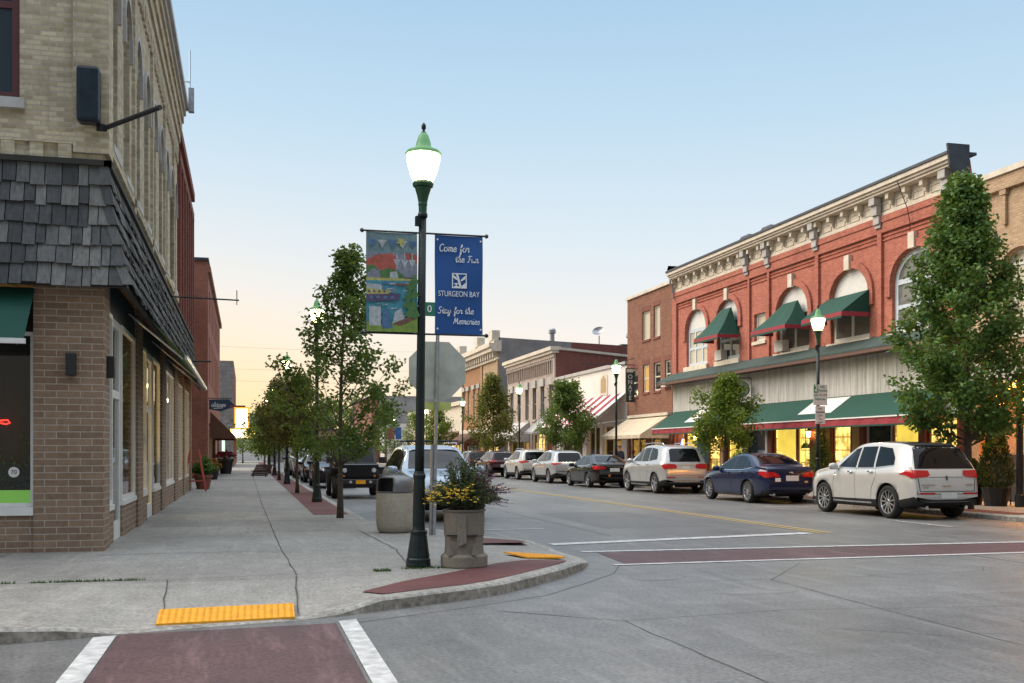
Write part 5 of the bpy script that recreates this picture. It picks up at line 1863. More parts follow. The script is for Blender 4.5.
# --- stop sign seen from behind on a steel post, with the street name blade
PXX, PYY = 3.16, 17.99
ts = thing('stop_sign', (PXX, PYY, .13), 'bare pale back of a large octagonal sign on a galvanised post', 'road sign')
b = MB()
b.tube([(PXX, PYY, .13), (PXX + .07, PYY, 3.75)], .032, 8)
b.tube([(PXX - .055, PYY + .02, .13), (PXX - .055 + .03, PYY + .02, 1.7)], .028, 8)
for i in range(16): b.obox((PXX + .01 + i * .004, PYY - .033, .4 + i * .21), (.014, .006, .014))
b.build('post', M['galv'], ts)
b = MB()
oc = (PXX + .07, PYY + .05, 2.99)
rr = .54
pts = [(oc[0] + rr * math.cos(PI / 8 + i * PI / 4), oc[1], oc[2] + rr * math.sin(PI / 8 + i * PI / 4)) for i in range(8)]
SB_ = mat('SignBack', (.50, .53, .50), .32, .55, var=.25, scale=2.2, bmp=.03, bscale=3)
b.slab(pts, (0, .006, 0))
b.build('octagon_plate', SB_, ts)
b = MB()
b.box(PXX - .17, PYY + .04, 2.30, PXX + .31, PYY + .046, 2.44)
b.build('small_plate', mat('PlateBack', (.45, .5, .16), .4, .2, var=.2), ts)
b = MB()
b.box(PXX - .50, PYY - .04, 3.92, PXX + .55, PYY - .034, 4.16)
b.tube([(PXX + .07, PYY, 3.7), (PXX + .07, PYY, 4.2)], .028, 8)
pl = b.build('name_blade', mat('SignGreen', (.01, .16, .10), .5), ts)
text_mesh('lettering', '0', .17, white_ink, pl, frame_mtx((PXX - .085, PYY - .046, 4.04), (1, 0, 0), (0, 0, 1)))

# --- concrete litter bin
bx, by = 2.58, 18.75
tn_ = thing('litter_bin', (bx, by, .13), 'round pale concrete litter bin with a dark metal dome lid', 'litter bin')
b = MB()
b.lathe([(.25, .13), (.30, .17), (.325, .26), (.33, .4), (.33, .82), (.325, .85)], (bx, by, 0), 32)
b.build('body', M['bin'], tn_, smooth=True)
b2 = MB()
n = 28
prof = [(.335, .85), (.338, .87), (.336, .97), (.325, 1.06), (.28, 1.12), (.16, 1.15), (.0, 1.155)]
vs, fs = [], []
for r_, z_ in prof:
    for j in range(n):
        a = 2 * PI * j / n
        vs.append((bx + r_ * math.cos(a), by + r_ * math.sin(a), z_))
for i in range(len(prof) - 1):
    for j in range(n):
        a = 2 * PI * (j + .5) / n
        # the mouth faces the pavement (-x, a little to the camera)
        da = (a - R(205) + PI) % (2 * PI) - PI
        if abs(da) < R(46) and i < 4 and .87 <= prof[i][1]: continue
        fs.append((i * n + j, i * n + (j + 1) % n, (i + 1) * n + (j + 1) % n, (i + 1) * n + j))
b2.add(vs, fs)
o = b2.build('dome_lid', mat('DomeMetal', (.20, .20, .205), .4, .6, var=.2), tn_, smooth=True)
so = o.modifiers.new('Solid', 'SOLIDIFY')
so.thickness = .015
MB().lathe([(.31, .84), (.31, .852)], (bx, by, 0), 24).build('liner', M['black'], tn_)

# --- aggregate planter with a simple carved face, full of flowers
px, py = 2.66, 12.95
tp = thing('flower_planter', (px, py, .13), 'brown concrete planter with a carved face holding bushy flowers by the nearest lamp', 'planter')
b = MB()
b.lathe([(.285, .13), (.295, .15), (.295, .27), (.275, .29), (.262, .30)], (px, py, 0), 32)
b.build('foot', M['planter'], tp, bevel=.006)
b = MB()
b.lathe([(.25, .295), (.243, .36), (.24, .44), (.243, .52), (.253, .53), (.253, .62), (.258, .80), (.25, .82), (.27, .83), (.275, .85), (.235, .852), (.22, .80)], (px, py, 0), 32)
b.build('pot', M['planter'], tp, smooth=False, bevel=.004)
fa = R(-107)        # the face looks at the corner
fd = Vector((math.cos(fa), math.sin(fa), 0))
fr_ = Vector((-fd.y, fd.x, 0))
mt = Matrix((fr_, -fd, Vector((0, 0, 1)))).transposed()
b = MB()
c = Vector((px, py, 0)) + fd * .255
b.slab([c - fr_ * .048 + Vector((0, 0, .79)), c + fr_ * .048 + Vector((0, 0, .79)), c + fr_ * .06 + Vector((0, 0, .44)), c - fr_ * .06 + Vector((0, 0, .40))], fd * .035)
b.build('nose', M['planter'], tp, bevel=.006)
for s_ in (-1, 1):
    b = MB()
    b.obox(Vector((px, py, .535)) + fd * .225 + fr_ * s_ * .125, (.13, .06, .018), mt)
    b.build('eye_slot', M['black'], tp)
for s_ in (-1, 1):
    b = MB()
    c = Vector((px, py, .33)) + fd * .235 + fr_ * s_ * .15
    b.slab([c - fr_ * .04 + Vector((0, 0, -.035)), c + fr_ * .04 + Vector((0, 0, -.035)), c + Vector((0, 0, .11))], fd * .03)
    b.build('carving', M['planter'], tp)
MB().lathe([(.235, .80), (.235, .815)], (px, py, 0), 20).build('soil', M['bark'], tp)


def leaf_quad(b, p, d, l, w, r, m=0):
    d = d.normalized()
    s = d.cross(Vector((r.uniform(-1, 1), r.uniform(-1, 1), r.uniform(-.3, 1)))).normalized() * w
    b.add([p, p + d * l * .5 + s, p + d * l, p + d * l * .5 - s], [(0, 1, 2, 3)], m)


def flower_bush(parent, c, spread, height, n, seed, fl, leafm, name='foliage', leaf=.05):
    r = random.Random(seed)
    b, st = MB(), MB()
    tips = []
    for i in range(n):
        a, q = r.uniform(0, 2 * PI), r.random() ** .6
        ex = Vector((math.cos(a) * q * spread[0], math.sin(a) * q * spread[1], height * (1.05 - .75 * q * q) * r.uniform(.6, 1.1)))
        base = Vector(c) + Vector((math.cos(a) * q * .12, math.sin(a) * q * .12, 0))
        tip = Vector(c) + ex
        midp = (base + tip) / 2 + Vector((0, 0, .10))
        st.tube([base, midp, tip], [.005, .004, .002], 3, cap=False)
        tips.append((tip, q, a))
        for k in range(13):
            t = r.uniform(.25, 1)
            p = base * (1 - t) ** 2 + midp * 2 * t * (1 - t) + tip * t * t
            leaf_quad(b, p, Vector((r.gauss(0, 1), r.gauss(0, 1), r.gauss(.2, .7))), leaf * r.uniform(.6, 1.3), leaf * .17, r)
    b.build(name, leafm, parent)
    st.build('stem', M['bark'], parent)
    for m, test, cnt, sz in fl:
        f = MB()
        for tip, q, a in tips:
            if not test(tip, q, a): continue
            for k in range(cnt):
                p = tip + Vector((r.gauss(0, .03), r.gauss(0, .03), r.gauss(.01, .03)))
                for j in range(4): leaf_quad(f, p, Vector((math.cos(j * PI / 2 + k), math.sin(j * PI / 2 + k), r.uniform(-.2, .6))), sz, sz * .4, r)
        f.build('flower', m, parent)


flower_bush(tp, (px, py, .80), (.48, .42), .66, 380, 5,
            [(M['fl_yellow'], lambda t, q, a: t.x < px + .06 and t.y < py + .1 and t.z < 1.12, 3, .022)], M['leaf_planter'])
r_ = random.Random(9)
f = MB()
sf_ = MB()
for i in range(80):       # long purple flower spikes leaning out to the right and up
    a = r_.uniform(-1.2, 1.9)
    q = r_.uniform(.1, .6)
    base = Vector((px, py, .85))
    tip = Vector((px + .06 + q * math.cos(a) * 1.05, py + q * math.sin(a) * .6, 1.18 + r_.uniform(-.16, .26) - q * .28))
    sf_.tube([base, (base + tip) / 2 + Vector((0, 0, .1)), tip], [.004, .003, .002], 3, cap=False)
    for k in range(26):
        t = r_.uniform(.55, 1)
        p = base.lerp(tip, t) + Vector((0, 0, .2 * t * (1 - t)))
        leaf_quad(f, p, Vector((r_.gauss(0, 1), r_.gauss(0, 1), r_.gauss(.3, .6))), .028, .006, r_)
f.build('flower_spike', M['fl_purple'], tp)
sf_.build('stem', M['bark'], tp)

# --- signs on the right lamp: green and white parking plates
def parking_sign(z0, z1, w, label, green):
    x, y = 17.0, 28.8
    t = thing('parking_sign', (x, y, z0), label, 'parking sign', 'plates on the right street lamp')
    MB().box(x - w / 2, y - .03, z0, x + w / 2, y - .02, z1).build('plate', mat('PlateWhite', (.55, .58, .60), .5, var=.08), t)
    G = mat('PlateGreen', (.02, .22, .13), .5, var=.1) if green else M['slate_metal']
    yy = y - .034
    fm = lambda cx, cz: frame_mtx((cx, yy, cz), (1, 0, 0), (0, 0, 1))
    if green:
        h = z1 - z0
        b = MB()
        b.box(x - w / 2 + .01, yy, z1 - h * .4, x - w / 2 + w * .36, yy + .003, z1 - .01)
        b.build('green_field', G, t)
        text_mesh('lettering', '2', .26, white_ink, t, frame_mtx((x - w * .31, yy - .003, z1 - h * .2), (1, 0, 0), (0, 0, 1)))
        text_mesh('lettering', 'HR', .12, G, t, fm(x + w * .15, z1 - h * .12))
        text_mesh('lettering', 'PARKING', .085, G, t, fm(x + w * .16, z1 - h * .30))
        text_mesh('lettering', '9AM TO 5PM', .085, G, t, fm(x, z1 - h * .52))
        text_mesh('lettering', 'MON-FRI', .085, G, t, fm(x, z1 - h * .72))
    else:
        for i, s_ in enumerate(('NO', 'PARKING', '2AM', 'TO', '6AM')): text_mesh('lettering', s_, .075, G, t, fm(x, z1 - .08 - i * .105))


parking_sign(3.0, 3.63, .47, 'green and white parking plate, the upper of two on the right street lamp', True)
parking_sign(2.43, 2.97, .33, 'small white plate hung below the green and white parking plate', False)

# --- hanging and wall signs
def simple_sign(name, loc, label, cat='sign', group=None): return thing(name, loc, label, cat, group)


# dark sign case and its pole on the corner of the cream building
t = simple_sign('sign_case', (-2.18, 16.2, 6.25), 'dark blue blank sign case on the corner of the cream brick building')
MB().box(-2.34, 15.95, 6.28, -2.03, 16.22, 7.08).build('case', mat('CaseBlue', (.012, .022, .035), .35, .3, var=.3), t, bevel=.05)
t = simple_sign('flag_pole', (-2.03, 16.28, 6.28), 'bare black bracket pole sticking out from the cream corner', 'pole')
MB().tube([(-2.06, 16.30, 6.26), (-1.14, 15.15, 6.30)], .035, 8).build('pole', M['dark_metal'], t)
MB().lathe([(.08, -.05), (.08, .05)], (-2.03, 16.26, 6.27), 10).build('socket', M['dark_metal'], t)
# roof aerial
t = simple_sign('antenna', (-1.75, 32.7, 12.1), 'thin whip aerial on the roof edge of the cream building', 'antenna')
b = MB().tube([(-1.62, 32.7, 11.85), (-1.62, 32.7, 13.55)], .02, 6)
b.tube([(-1.99, 32.7, 12.6), (-1.62, 32.7, 12.6)], .02, 6)
b.build('mast', M['galv'], t)
MB().box(-1.66, 32.6, 11.7, -1.5, 32.8, 12.4).build('radio_box', M['galv'], t)
# iron arm with a slim post at its end
t = simple_sign('sign_bracket', (-1.9, 29.4, 5.72), 'thin black iron sign arm reaching from the skirt roof over the pavement', 'sign bracket')
MB().tube([(-2.0, 29.4, 5.72), (-.18, 29.4, 5.68)], .022, 6).build('arm', M['dark_metal'], t)
MB().tube([(-.24, 29.4, 5.55), (-.24, 29.4, 5.95)], .012, 6).build('end_rod', M['dark_metal'], t)
MB().tube([(-2.0, 36.0, 4.55), (-1.1, 36.0, 4.55)], .03, 6).build('lower_arm', M['dark_metal'], t)

# blue shaped hanging sign far down the left pavement
t = simple_sign('hanging_sign', (-1.3, 58.5, 4.2), 'dark blue shaped hanging sign with pale script over the left pavement')
c0 = (-1.3, 58.5, 4.1)
shape = [(-.62, .28), (.42, .30), (.5, .2), (.68, .02), (.62, -.14), (.3, -.22), (0, -.36), (-.4, -.28), (-.62, -.24)]
MB().slab([(c0[0] + u, c0[1], c0[2] + v) for u, v in shape], (0, .06, 0)).build('board', mat('SignNavy', (.015, .04, .085), .5), t)
MB().slab([(c0[0] + .44 + u, c0[1] - .01, c0[2] - .05 + v) for u, v in [(0, .05), (.18, .03), (.2, -.1), (.05, -.12)]], (0, .005, 0)).build('badge', M['fl_purple'], t)
b = MB()
script_text(b, 'antiques' if False else 'ahtines', c0[0] - .5, c0[2] - .09, .13, lambda u, v: (u, c0[1] - .012, v), .22)
b.add([(c0[0] - .38, c0[1] - .012, c0[2] - .2), (c0[0] + .1, c0[1] - .012, c0[2] - .17), (c0[0] + .1, c0[1] - .012, c0[2] - .14), (c0[0] - .38, c0[1] - .012, c0[2] - .17)], [(0, 1, 2, 3)])
b.build('lettering', white_ink, t)
MB().tube([(-2.0, 58.52, 4.45), (-.75, 58.52, 4.45)], .025, 6).build('bracket', M['dark_metal'], t)
# the two glowing cabinet signs
GLOWY = emit('LitSignFace', (1.0, .70, .18), 1.6, .25, 1.0)
GLOWR = emit('LitSignRim', (1.0, .45, .04), .7)
GLOWW = emit('LitSignWhite', (1.0, .88, .5), 3.0)
t = simple_sign('lit_sign', (-.45, 95, 3.5), 'upper glowing yellow box sign over the far left pavement')
MB().box(-1.0, 95, 3.55, .30, 95.3, 5.5).build('case', GLOWR, t)
MB().box(-.85, 94.97, 3.7, .15, 94.995, 5.35).build('face', GLOWW, t)
MB().box(-1.55, 95.1, 5.5, -.05, 95.2, 5.65).build('bracket', M['dark_metal'], t)
t = simple_sign('lit_sign', (-.2, 93, 2.8), 'lower wide white glowing sign with a yellow rim over the far left pavement')
MB().box(-1.3, 93, 2.75, .75, 93.3, 3.55).build('case', GLOWY, t)
MB().box(-1.2, 92.97, 2.83, .05, 92.995, 3.47).build('face', GLOWW, t)
MB().box(.12, 92.96, 2.95, .36, 92.99, 3.6).build('symbol', M['bark'], t)
MB().box(-1.6, 93.1, 3.0, -1.3, 93.2, 3.2).build('bracket', M['dark_metal'], t)

# oval sign with scrolled bracket on the boards
t = simple_sign('oval_sign', (20.3, 40.9, 4.0), 'pale green oval sign hanging from a scrolled iron bracket on the weathered boards')
oc = Vector((20.22, 40.9, 4.24))
MB().slab([(oc.x + .60 * math.cos(2 * PI * i / 28), oc.y, oc.z + .40 * math.sin(2 * PI * i / 28)) for i in range(28)], (0, .05, 0)).build('rim', M['dark_metal'], t)
MB().slab([(oc.x + .56 * math.cos(2 * PI * i / 28), oc.y - .006, oc.z + .36 * math.sin(2 * PI * i / 28)) for i in range(28)], (0, .005, 0)).build('face', mat('PaleGreenSign', (.36, .45, .42), .5, var=.1), t)
b = MB()
script_text(b, 'Fistoire', oc.x - .38, oc.z - .02, .085, lambda u, v: (u, oc.y - .009, v), .2)
b.build('lettering', M['slate_metal'], t)
b = MB()
b.tube([(20.9, 40.92, 4.72), (19.6, 40.92, 4.72)], .02, 6)
for k in range(3):
    cx, cz, q = 20.78 - .05 * k, 3.80 - .22 * k, .14
    b.tube([(cx + q * (1 - i / 16) * math.cos(i * .7), 40.92, cz + q * (1 - i / 16) * math.sin(i * .7)) for i in range(15)], .014, 5)
b.tube([(20.9, 40.92, 4.75), (20.9, 40.92, 3.2)], .02, 6)
b.build('bracket', M['dark_metal'], t)
# vertical sign on the brown brick front
t = simple_sign('vertical_sign', (20.2, 55.1, 4.4), 'tall narrow dark sign with white letters stacked downwards on the brown brick building')
MB().box(20.48, 55.05, 4.35, 20.97, 55.13, 6.25).build('board', mat('SignDarkGreen', (.03, .05, .04), .4, var=.5, scale=1.5), t)
MB().box(20.52, 55.04, 6.0, 20.93, 55.049, 6.2).build('top_panel', M['cream_trim'], t)
for i, ch in enumerate('ONATE'): text_mesh('lettering', ch, .34, white_ink, t, frame_mtx((20.73, 55.03, 5.75 - i * .295), (1, 0, 0), (0, 0, 1)))
b = MB()
b.tube([(21.0, 55.1, 6.42), (17.9, 55.1, 6.40)], .03, 6)
b.tube([(21.0, 55.1, 6.8), (19.6, 55.1, 6.42)], .02, 6)
b.build('bracket', M['dark_metal'], t)
# small bar sign on the pale building's edge
t = simple_sign('bar_sign', (20.2, 66.5, 5.6), 'small grey bar sign with pale letters projecting before the pale arcaded building')
MB().box(19.55, 66.5, 5.62, 20.7, 66.58, 5.98).build('board', M['slate_metal'], t)
MB().box(20.7, 66.49, 5.5, 20.88, 66.6, 6.1).build('end_cap', TAN, t)
text_mesh('lettering', 'INKSTER', .24, M['cream_trim'], t, frame_mtx((20.12, 66.49, 5.80), (1, 0, 0), (0, 0, 1)))
# oval plaque on the white wall
t = simple_sign('wall_plaque', (20.9, 60.2, 5.2), 'pale arched picture plaque on the white painted building')
b = MB()
b.slab([PR(59.5, 5.0, -.04), PR(60.9, 5.0, -.04), PR(60.9, 6.0, -.04)] + [PR(60.2 + .7 * math.cos(i * PI / 8), 6.0 + .35 * math.sin(i * PI / 8), -.04) for i in range(1, 8)] + [PR(59.5, 6.0, -.04)], (.03, 0, 0))
b.build('frame', M['cream_trim'], t)
MB().slab([PR(59.75, 5.15, -.05), PR(60.65, 5.15, -.05), PR(60.65, 5.95, -.05), PR(60.2, 6.2, -.05), PR(59.75, 5.95, -.05)], (.005, 0, 0)).build('picture', TAN, t)
# small banner on the far lamp
t = simple_sign('banner', (16.2, 124, 3.2), 'small plain blue banner on the far lamp by the dark conical tree', 'banner')
MB().box(17.15, 123.9, 3.1, 17.85, 123.93, 4.5).build('cloth', blue, t)
MB().box(16.2, 123.9, 3.1, 16.85, 123.93, 4.4).build('cloth', M['terracotta'], t)

# --- on the left pavement: sandwich board, pots, bench
t = thing('sandwich_board', (-1.85, 40.5, .13), 'red framed A shaped sandwich board beside the fern pot', 'sandwich board')
red = mat('RedFrame', (.32, .05, .035), .6)
for s_ in (-1, 1):
    b = MB()
    for q in (-.42, .42): b.tube([(-1.85 + q, 40.5 + s_ * .5, .13), (-1.85 + q * .35, 40.5 + s_ * .02, 1.65)], .03, 6)
    for z in (.5, 1.2): b.tube([(-1.85 - .42 * (1 - (z - .13) / 2.4), 40.5 + s_ * (.5 - .32 * (z - .13)), z), (-1.85 + .42 * (1 - (z - .13) / 2.4), 40.5 + s_ * (.5 - .32 * (z - .13)), z)], .02, 6)
    b.build('frame', red, t)


def potted(loc, label, potm, r, h, leafm, fl, spread, height, n, seed):
    t = thing('potted_plant', loc, label, 'potted plant', 'pots along the left shopfronts')
    x, y, z = loc
    MB().lathe([(r * .7, 0), (r * .95, h * .8), (r * 1.08, h * .82), (r * 1.08, h), (r * .9, h)], loc, 16).build('pot', potm, t)
    flower_bush(t, (x, y, z + h), (spread, spread), height, n, seed, fl, leafm, leaf=.14)
    return t


potted((-1.62, 42.6, .13), 'bushy green fern in a brown pot by the sandwich board', M['terracotta'], .34, .55, M['leaf_dark'], [], .55, .65, 120, 31)
potted((-1.75, 57, .13), 'orange flowers in a dark tub down the left pavement', M['dark_metal'], .42, .6, M['leaf_olive'], [(M['fl_orange'], lambda t, q, a: True, 4, .06)], .5, .45, 60, 32)
potted((-1.3, 72, .13), 'pink flowers in a tall black tub before the brown awning', M['black'], .5, 1.0, M['leaf_dark'], [(M['fl_pink'], lambda t, q, a: True, 5, .09)], .7, .5, 60, 33)
t = thing('bench', (.7, 62, .13), 'dark brown slatted bench seen from behind on the left pavement', 'bench')
bw_ = mat('BenchBrown', (.055, .03, .025), .6)
for i in range(7): MB().obox((.75 + i * .05, 62 + i * .04, .24 + i * .095), (.95, .05, .088)).build('slat', bw_, t)
for x in (.4, 1.1): MB().box(x - .03, 62.1, .13, x + .03, 62.5, .45).build('leg', M['dark_metal'], t)
MB().box(.3, 62.15, .45, 1.25, 62.6, .5).build('seat', bw_, t)

# dark post by the evergreens on the right pavement
t = thing('canopy_post', (19.65, 23.4, .13), 'thick dark post by the clipped evergreen at the right edge', 'post')
MB().lathe([(.12, 0), (.12, .3), (.085, .34), (.085, 3.45), (.13, 3.5)], (19.65, 23.4, .13), 12).build('shaft', M['dark_metal'], t)
b = MB()
t2 = thing('railing', (18.6, 21.5, .13), 'low black railing before the buff brick shopfront', 'railing')
for i in range(14): b.tube([(20.2, 22.6 + i * .3, .13), (20.2, 22.6 + i * .3, 1.1)], .02, 5)
b.tube([(20.2, 22.5, 1.1), (20.2, 26.6, 1.1)], .03, 6)
b.build('rail', M['dark_metal'], t2)
# blue mailbox shaped drop box by the tan door
t = thing('blue_locker', (19.6, 43.6, .13), 'rounded blue figure shaped board standing by the tan shop door', 'display board')
b = MB()
b.slab([(19.9 + u, 43.6, .13 + v) for u, v in [(-.26, 0.9), (.26, 0.9), (.27, 1.9), (.2, 2.15), (0, 2.25), (-.2, 2.15), (-.27, 1.9)]], (0, .12, 0))
b.build('board', mat('SlateBlue', (.06, .13, .20), .5), t)
MB().box(19.86, 43.62, .13, 19.94, 43.7, 1.05).build('leg', M['dark_metal'], t)
# overhead wires far down the street
for i, (za, zb) in enumerate(((11.2, 12.4), (10.0, 10.6), (13.8, 14.6))):
    b = MB()
    pts = []
    for k in range(17):
        u = k / 16
        pts.append((-14 + u * 52, 122 + u * 8, za + (zb - za) * u - 1.2 * 4 * u * (1 - u) * .5))
    b.tube(pts, .009, 4)
    o = b.build('overhead_wire', M['dark_metal'])
    tag(o, ('thin middle wire crossing high over the far end of the street', 'thin lowest wire crossing over the far end of the street', 'thin highest wire crossing over the far end of the street')[i], 'wire')
# ------------------------------------------------------------------ cars
def paint_mat(name, c, metal=.0, rough=.3, coat=.9):
    m, nt, b, N, L = new_mat(name)
    f = noise(nt, obj_co(nt), 3, 4)
    L.new(ramp(nt, f, [(.3, tuple(x * .92 for x in c)), (.7, c)]), b.inputs['Base Color'])
    # road dust low on the body
    s = N.new('ShaderNodeSeparateXYZ')
    L.new(obj_co(nt), s.inputs[0])
    b.inputs['Metallic'].default_value = metal
    b.inputs['Roughness'].default_value = rough
    b.inputs['Coat Weight'].default_value = coat
    b.inputs['Coat Roughness'].default_value = .03
    b.inputs['Specular IOR Level'].default_value = .35
    return m


CG = glass_mat('CarGlass', (.004, .006, .008), .03, spec=.28)
TYRE = mat('Tyre', (.018, .018, .018), .85, var=.3, scale=20)
RIM = mat('Alloy', (.55, .56, .58), .28, .85, var=.1)
RIMD = mat('AlloyDark', (.10, .10, .11), .35, .8, var=.1)
CHROME = mat('Chrome', (.70, .70, .70), .15, 1, var=.05, bmp=0)
TAIL = emit('TailLens', (.55, .012, .012), .05)
TAIL.node_tree.nodes['Principled BSDF'].inputs['Base Color'].default_value = (.42, .012, .016, 1)
TAIL.node_tree.nodes['Principled BSDF'].inputs['Roughness'].default_value = .12
HEADL = mat('HeadlampLens', (.62, .64, .66), .08, .3, var=.2, scale=14, bmp=0)
PLATE = mat('PlateWhite', (.62, .62, .60), .5, var=.1)
UNDER = mat('CarPlastic', (.018, .018, .02), .6, var=.3)
SHUT = mat('ShutLine', (.01, .01, .01), .8, var=0, bmp=0)


def chaikin(p, n=2):
    for _ in range(n):
        q = [p[0]]
        for a, c in zip(p, p[1:]):
            q += [tuple(a[i] * .75 + c[i] * .25 for i in range(len(a))), tuple(a[i] * .25 + c[i] * .75 for i in range(len(a)))]
        q.append(p[-1])
        p = q
    return p


def lerp_line(p, x):
    if x <= p[0][0]: return p[0][1]
    for a, c in zip(p, p[1:]):
        if x <= c[0]:
            t = (x - a[0]) / max(1e-9, c[0] - a[0])
            return a[1] + (c[1] - a[1]) * t
    return p[-1][1]


def resample(p, step):
    out = [p[0]]
    acc = 0
    for a, c in zip(p, p[1:]):
        d = math.dist(a, c)
        while acc + d >= step:
            t = (step - acc) / d
            a = tuple(a[i] + (c[i] - a[i]) * t for i in range(2))
            out.append(a)
            d = math.dist(a, c)
            acc = 0
        acc += d
    out.append(p[-1])
    return out


class Car:
    """s runs from the front (0) to the rear (L); local axes: x across, +y forward, z up"""
    def __init__(c, S):
        c.S = S
        c.L, c.W = S['L'], S['W']
        c.top = chaikin(S['top'])
        c.belt = chaikin(S['belt'], 1)
        c.bot = S['bot']
        c.plan = chaikin(S['plan'], 1)

    def body(c):
        S, L, W = c.S, c.L, c.W
        st = resample(c.top, .07)
        rows = []
        for s, zt in st:
            pl = lerp_line(c.plan, s)
            zb = min(lerp_line(c.bot, s), zt - .12)
            bl = min(lerp_line(c.belt, s), zt - .03)
            w = W / 2 * pl
            g = max(0, zt - bl - .03)
            k = min(1, g / .5)
            wr = w * (1 - (1 - S.get('roofw', .72)) * k - .02)
            drop = .02 + .09 * k
            h = bl - zb
            ring = [(0, zb), (w * .55, zb), (w * .86, zb + .01), (w * .955, zb + .06 * min(1, h / .3)), (w * .975, zb + h * .22), (w * .985, zb + h * .45), (w * 1.0, zb + h * .66),
                    (w * .992, zb + h * .84), (w * .965, bl - .015), (w * .94, bl + .005)]
            we, ze = w * .94, bl + .005
            for t in (.2, .4, .6, .8, 1):
                ring.append((we + (wr - we) * t ** 1.15, ze + (zt - drop - ze) * t))
            ring += [(wr * .955, zt - drop * .5), (wr * .86, zt - drop * .2), (wr * .6, zt - drop * .05), (wr * .3, zt), (0, zt)]
            y = L / 2 - s
            full = [(x, y, z) for x, z in ring] + [(-x, y, z) for x, z in reversed(ring[1:-1])]
            rows.append(full)
        b = MB()
        nr, nc = len(rows), len(rows[0])
        vs = [p for r in rows for p in r]
        fs, ms = [], []
        half = len(ring) - 1
        for i in range(nr - 1):
            for j in range(nc):
                fs.append((i * nc + j, i * nc + (j + 1) % nc, (i + 1) * nc + (j + 1) % nc, (i + 1) * nc + j))
                jj = j if j < half else nc - 1 - j
                ms.append(1 if jj < S.get('clad', 3) else 0)
        fs.append(tuple(reversed(range(nc))))
        fs.append(tuple((nr - 1) * nc + j for j in range(nc)))
        ms += [1, 0]
        me = bpy.data.meshes.new('body_tmp')
        me.from_pydata(vs, [], fs)
        me.materials.append(S['paint'])
        me.materials.append(UNDER)
        me.polygons.foreach_set('material_index', ms)
        me.polygons.foreach_set('use_smooth', [True] * len(fs))
        bm = bmesh.new()
        bm.from_mesh(me)
        bmesh.ops.remove_doubles(bm, verts=bm.verts, dist=.0005)
        bmesh.ops.recalc_face_normals(bm, faces=bm.faces)
        bm.to_mesh(me)
        bm.free()
        c.bvh_mesh = me
        bm = bmesh.new()
        bm.from_mesh(me)
        c.bvh = BVHTree.FromBMesh(bm)
        bm.free()
        o = bpy.data.objects.new('body', me)
        COL.objects.link(o)
        # wheel arches cut out
        cut = MB()
        R_ = S['wr'] + S.get('gap', .055)
        for s in (S['wf'], S['wf'] + S['wb']):
            for sg in (-1, 1):
                x0, x1 = sg * (W / 2 - .36), sg * (W / 2 + .2)
                cut.lathe([(R_, min(x0, x1)), (R_, max(x0, x1))], (0, L / 2 - s, S['wr']), 36, axis='x')
        co = cut.build('cutter', UNDER)
        md = o.modifiers.new('B', 'BOOLEAN')
        md.operation, md.object, md.solver = 'DIFFERENCE', co, 'EXACT'
        dg = bpy.context.evaluated_depsgraph_get()
        dg.update()
        me2 = bpy.data.meshes.new_from_object(o.evaluated_get(dg))
        bpy.data.objects.remove(o)
        bpy.data.objects.remove(co)
        ncl = len(me2.materials)
        if ncl < 2: me2.materials.append(UNDER)
        for p in me2.polygons:
            ctr = p.center
            for s in (S['wf'], S['wf'] + S['wb']):
                d = math.hypot(ctr.y - (L / 2 - s), ctr.z - S['wr'])
                if d < R_ + .004 and abs(ctr.x) < W / 2 - .001 and (abs(p.normal.x) < .3 or abs(ctr.x) < W / 2 - .3): p.material_index = 1; p.use_smooth = False
        me2.name = 'body'
        return me2

    def decal(c, name, poly, view, m, parent, off=.006, cuts=.08, thick=0):
        """project an outline onto the body; view: 'R' 'L' (s, z), 'B' rear (x, z), 'F' front (x, z), 'T' top (x, s)"""
        bm = bmesh.new()
        vs = [bm.verts.new((u, v, 0)) for u, v in poly]
        bm.faces.new(vs)
        us, ws = [p[0] for p in poly], [p[1] for p in poly]
        for ax, lo, hi in ((0, min(us), max(us)), (1, min(ws), max(ws))):
            n = int((hi - lo) / cuts)
            for i in range(1, n + 1):
                co = [0, 0, 0]
                co[ax] = lo + (hi - lo) * i / (n + 1)
                no = [0, 0, 0]
                no[ax] = 1
                bmesh.ops.bisect_plane(bm, geom=bm.verts[:] + bm.edges[:] + bm.faces[:], plane_co=co, plane_no=no)
        L = c.L
        for v in bm.verts:
            u, w = v.co.x, v.co.y
            if view in 'RL':
                sg = 1 if view == 'R' else -1
                o_, d = Vector((sg * 3, L / 2 - u, w)), Vector((-sg, 0, 0))
            elif view == 'B': o_, d = Vector((u, -L / 2 - 3, w)), Vector((0, 1, 0))
            elif view == 'F': o_, d = Vector((u, L / 2 + 3, w)), Vector((0, -1, 0))
            else: o_, d = Vector((u, L / 2 - w, 4)), Vector((0, 0, -1))
            hit, nrm, _, _ = c.bvh.ray_cast(o_, d)
            if hit is None:
                nn = c.bvh.find_nearest(o_ + d * 3)
                hit, nrm = nn[0], nn[1]
            if nrm.dot(d) > 0: nrm = -nrm
            v.co = hit + nrm * off
        bmesh.ops.recalc_face_normals(bm, faces=bm.faces)
        me = bpy.data.meshes.new(name)
        bm.to_mesh(me)
        bm.free()
        for p in me.polygons: p.use_smooth = True
        me.materials.append(m)
        o = bpy.data.objects.new(name, me)
        COL.objects.link(o)
        o.parent = parent
        if thick:
            sm = o.modifiers.new('S', 'SOLIDIFY')
            sm.thickness = thick
            sm.offset = 1
        return o

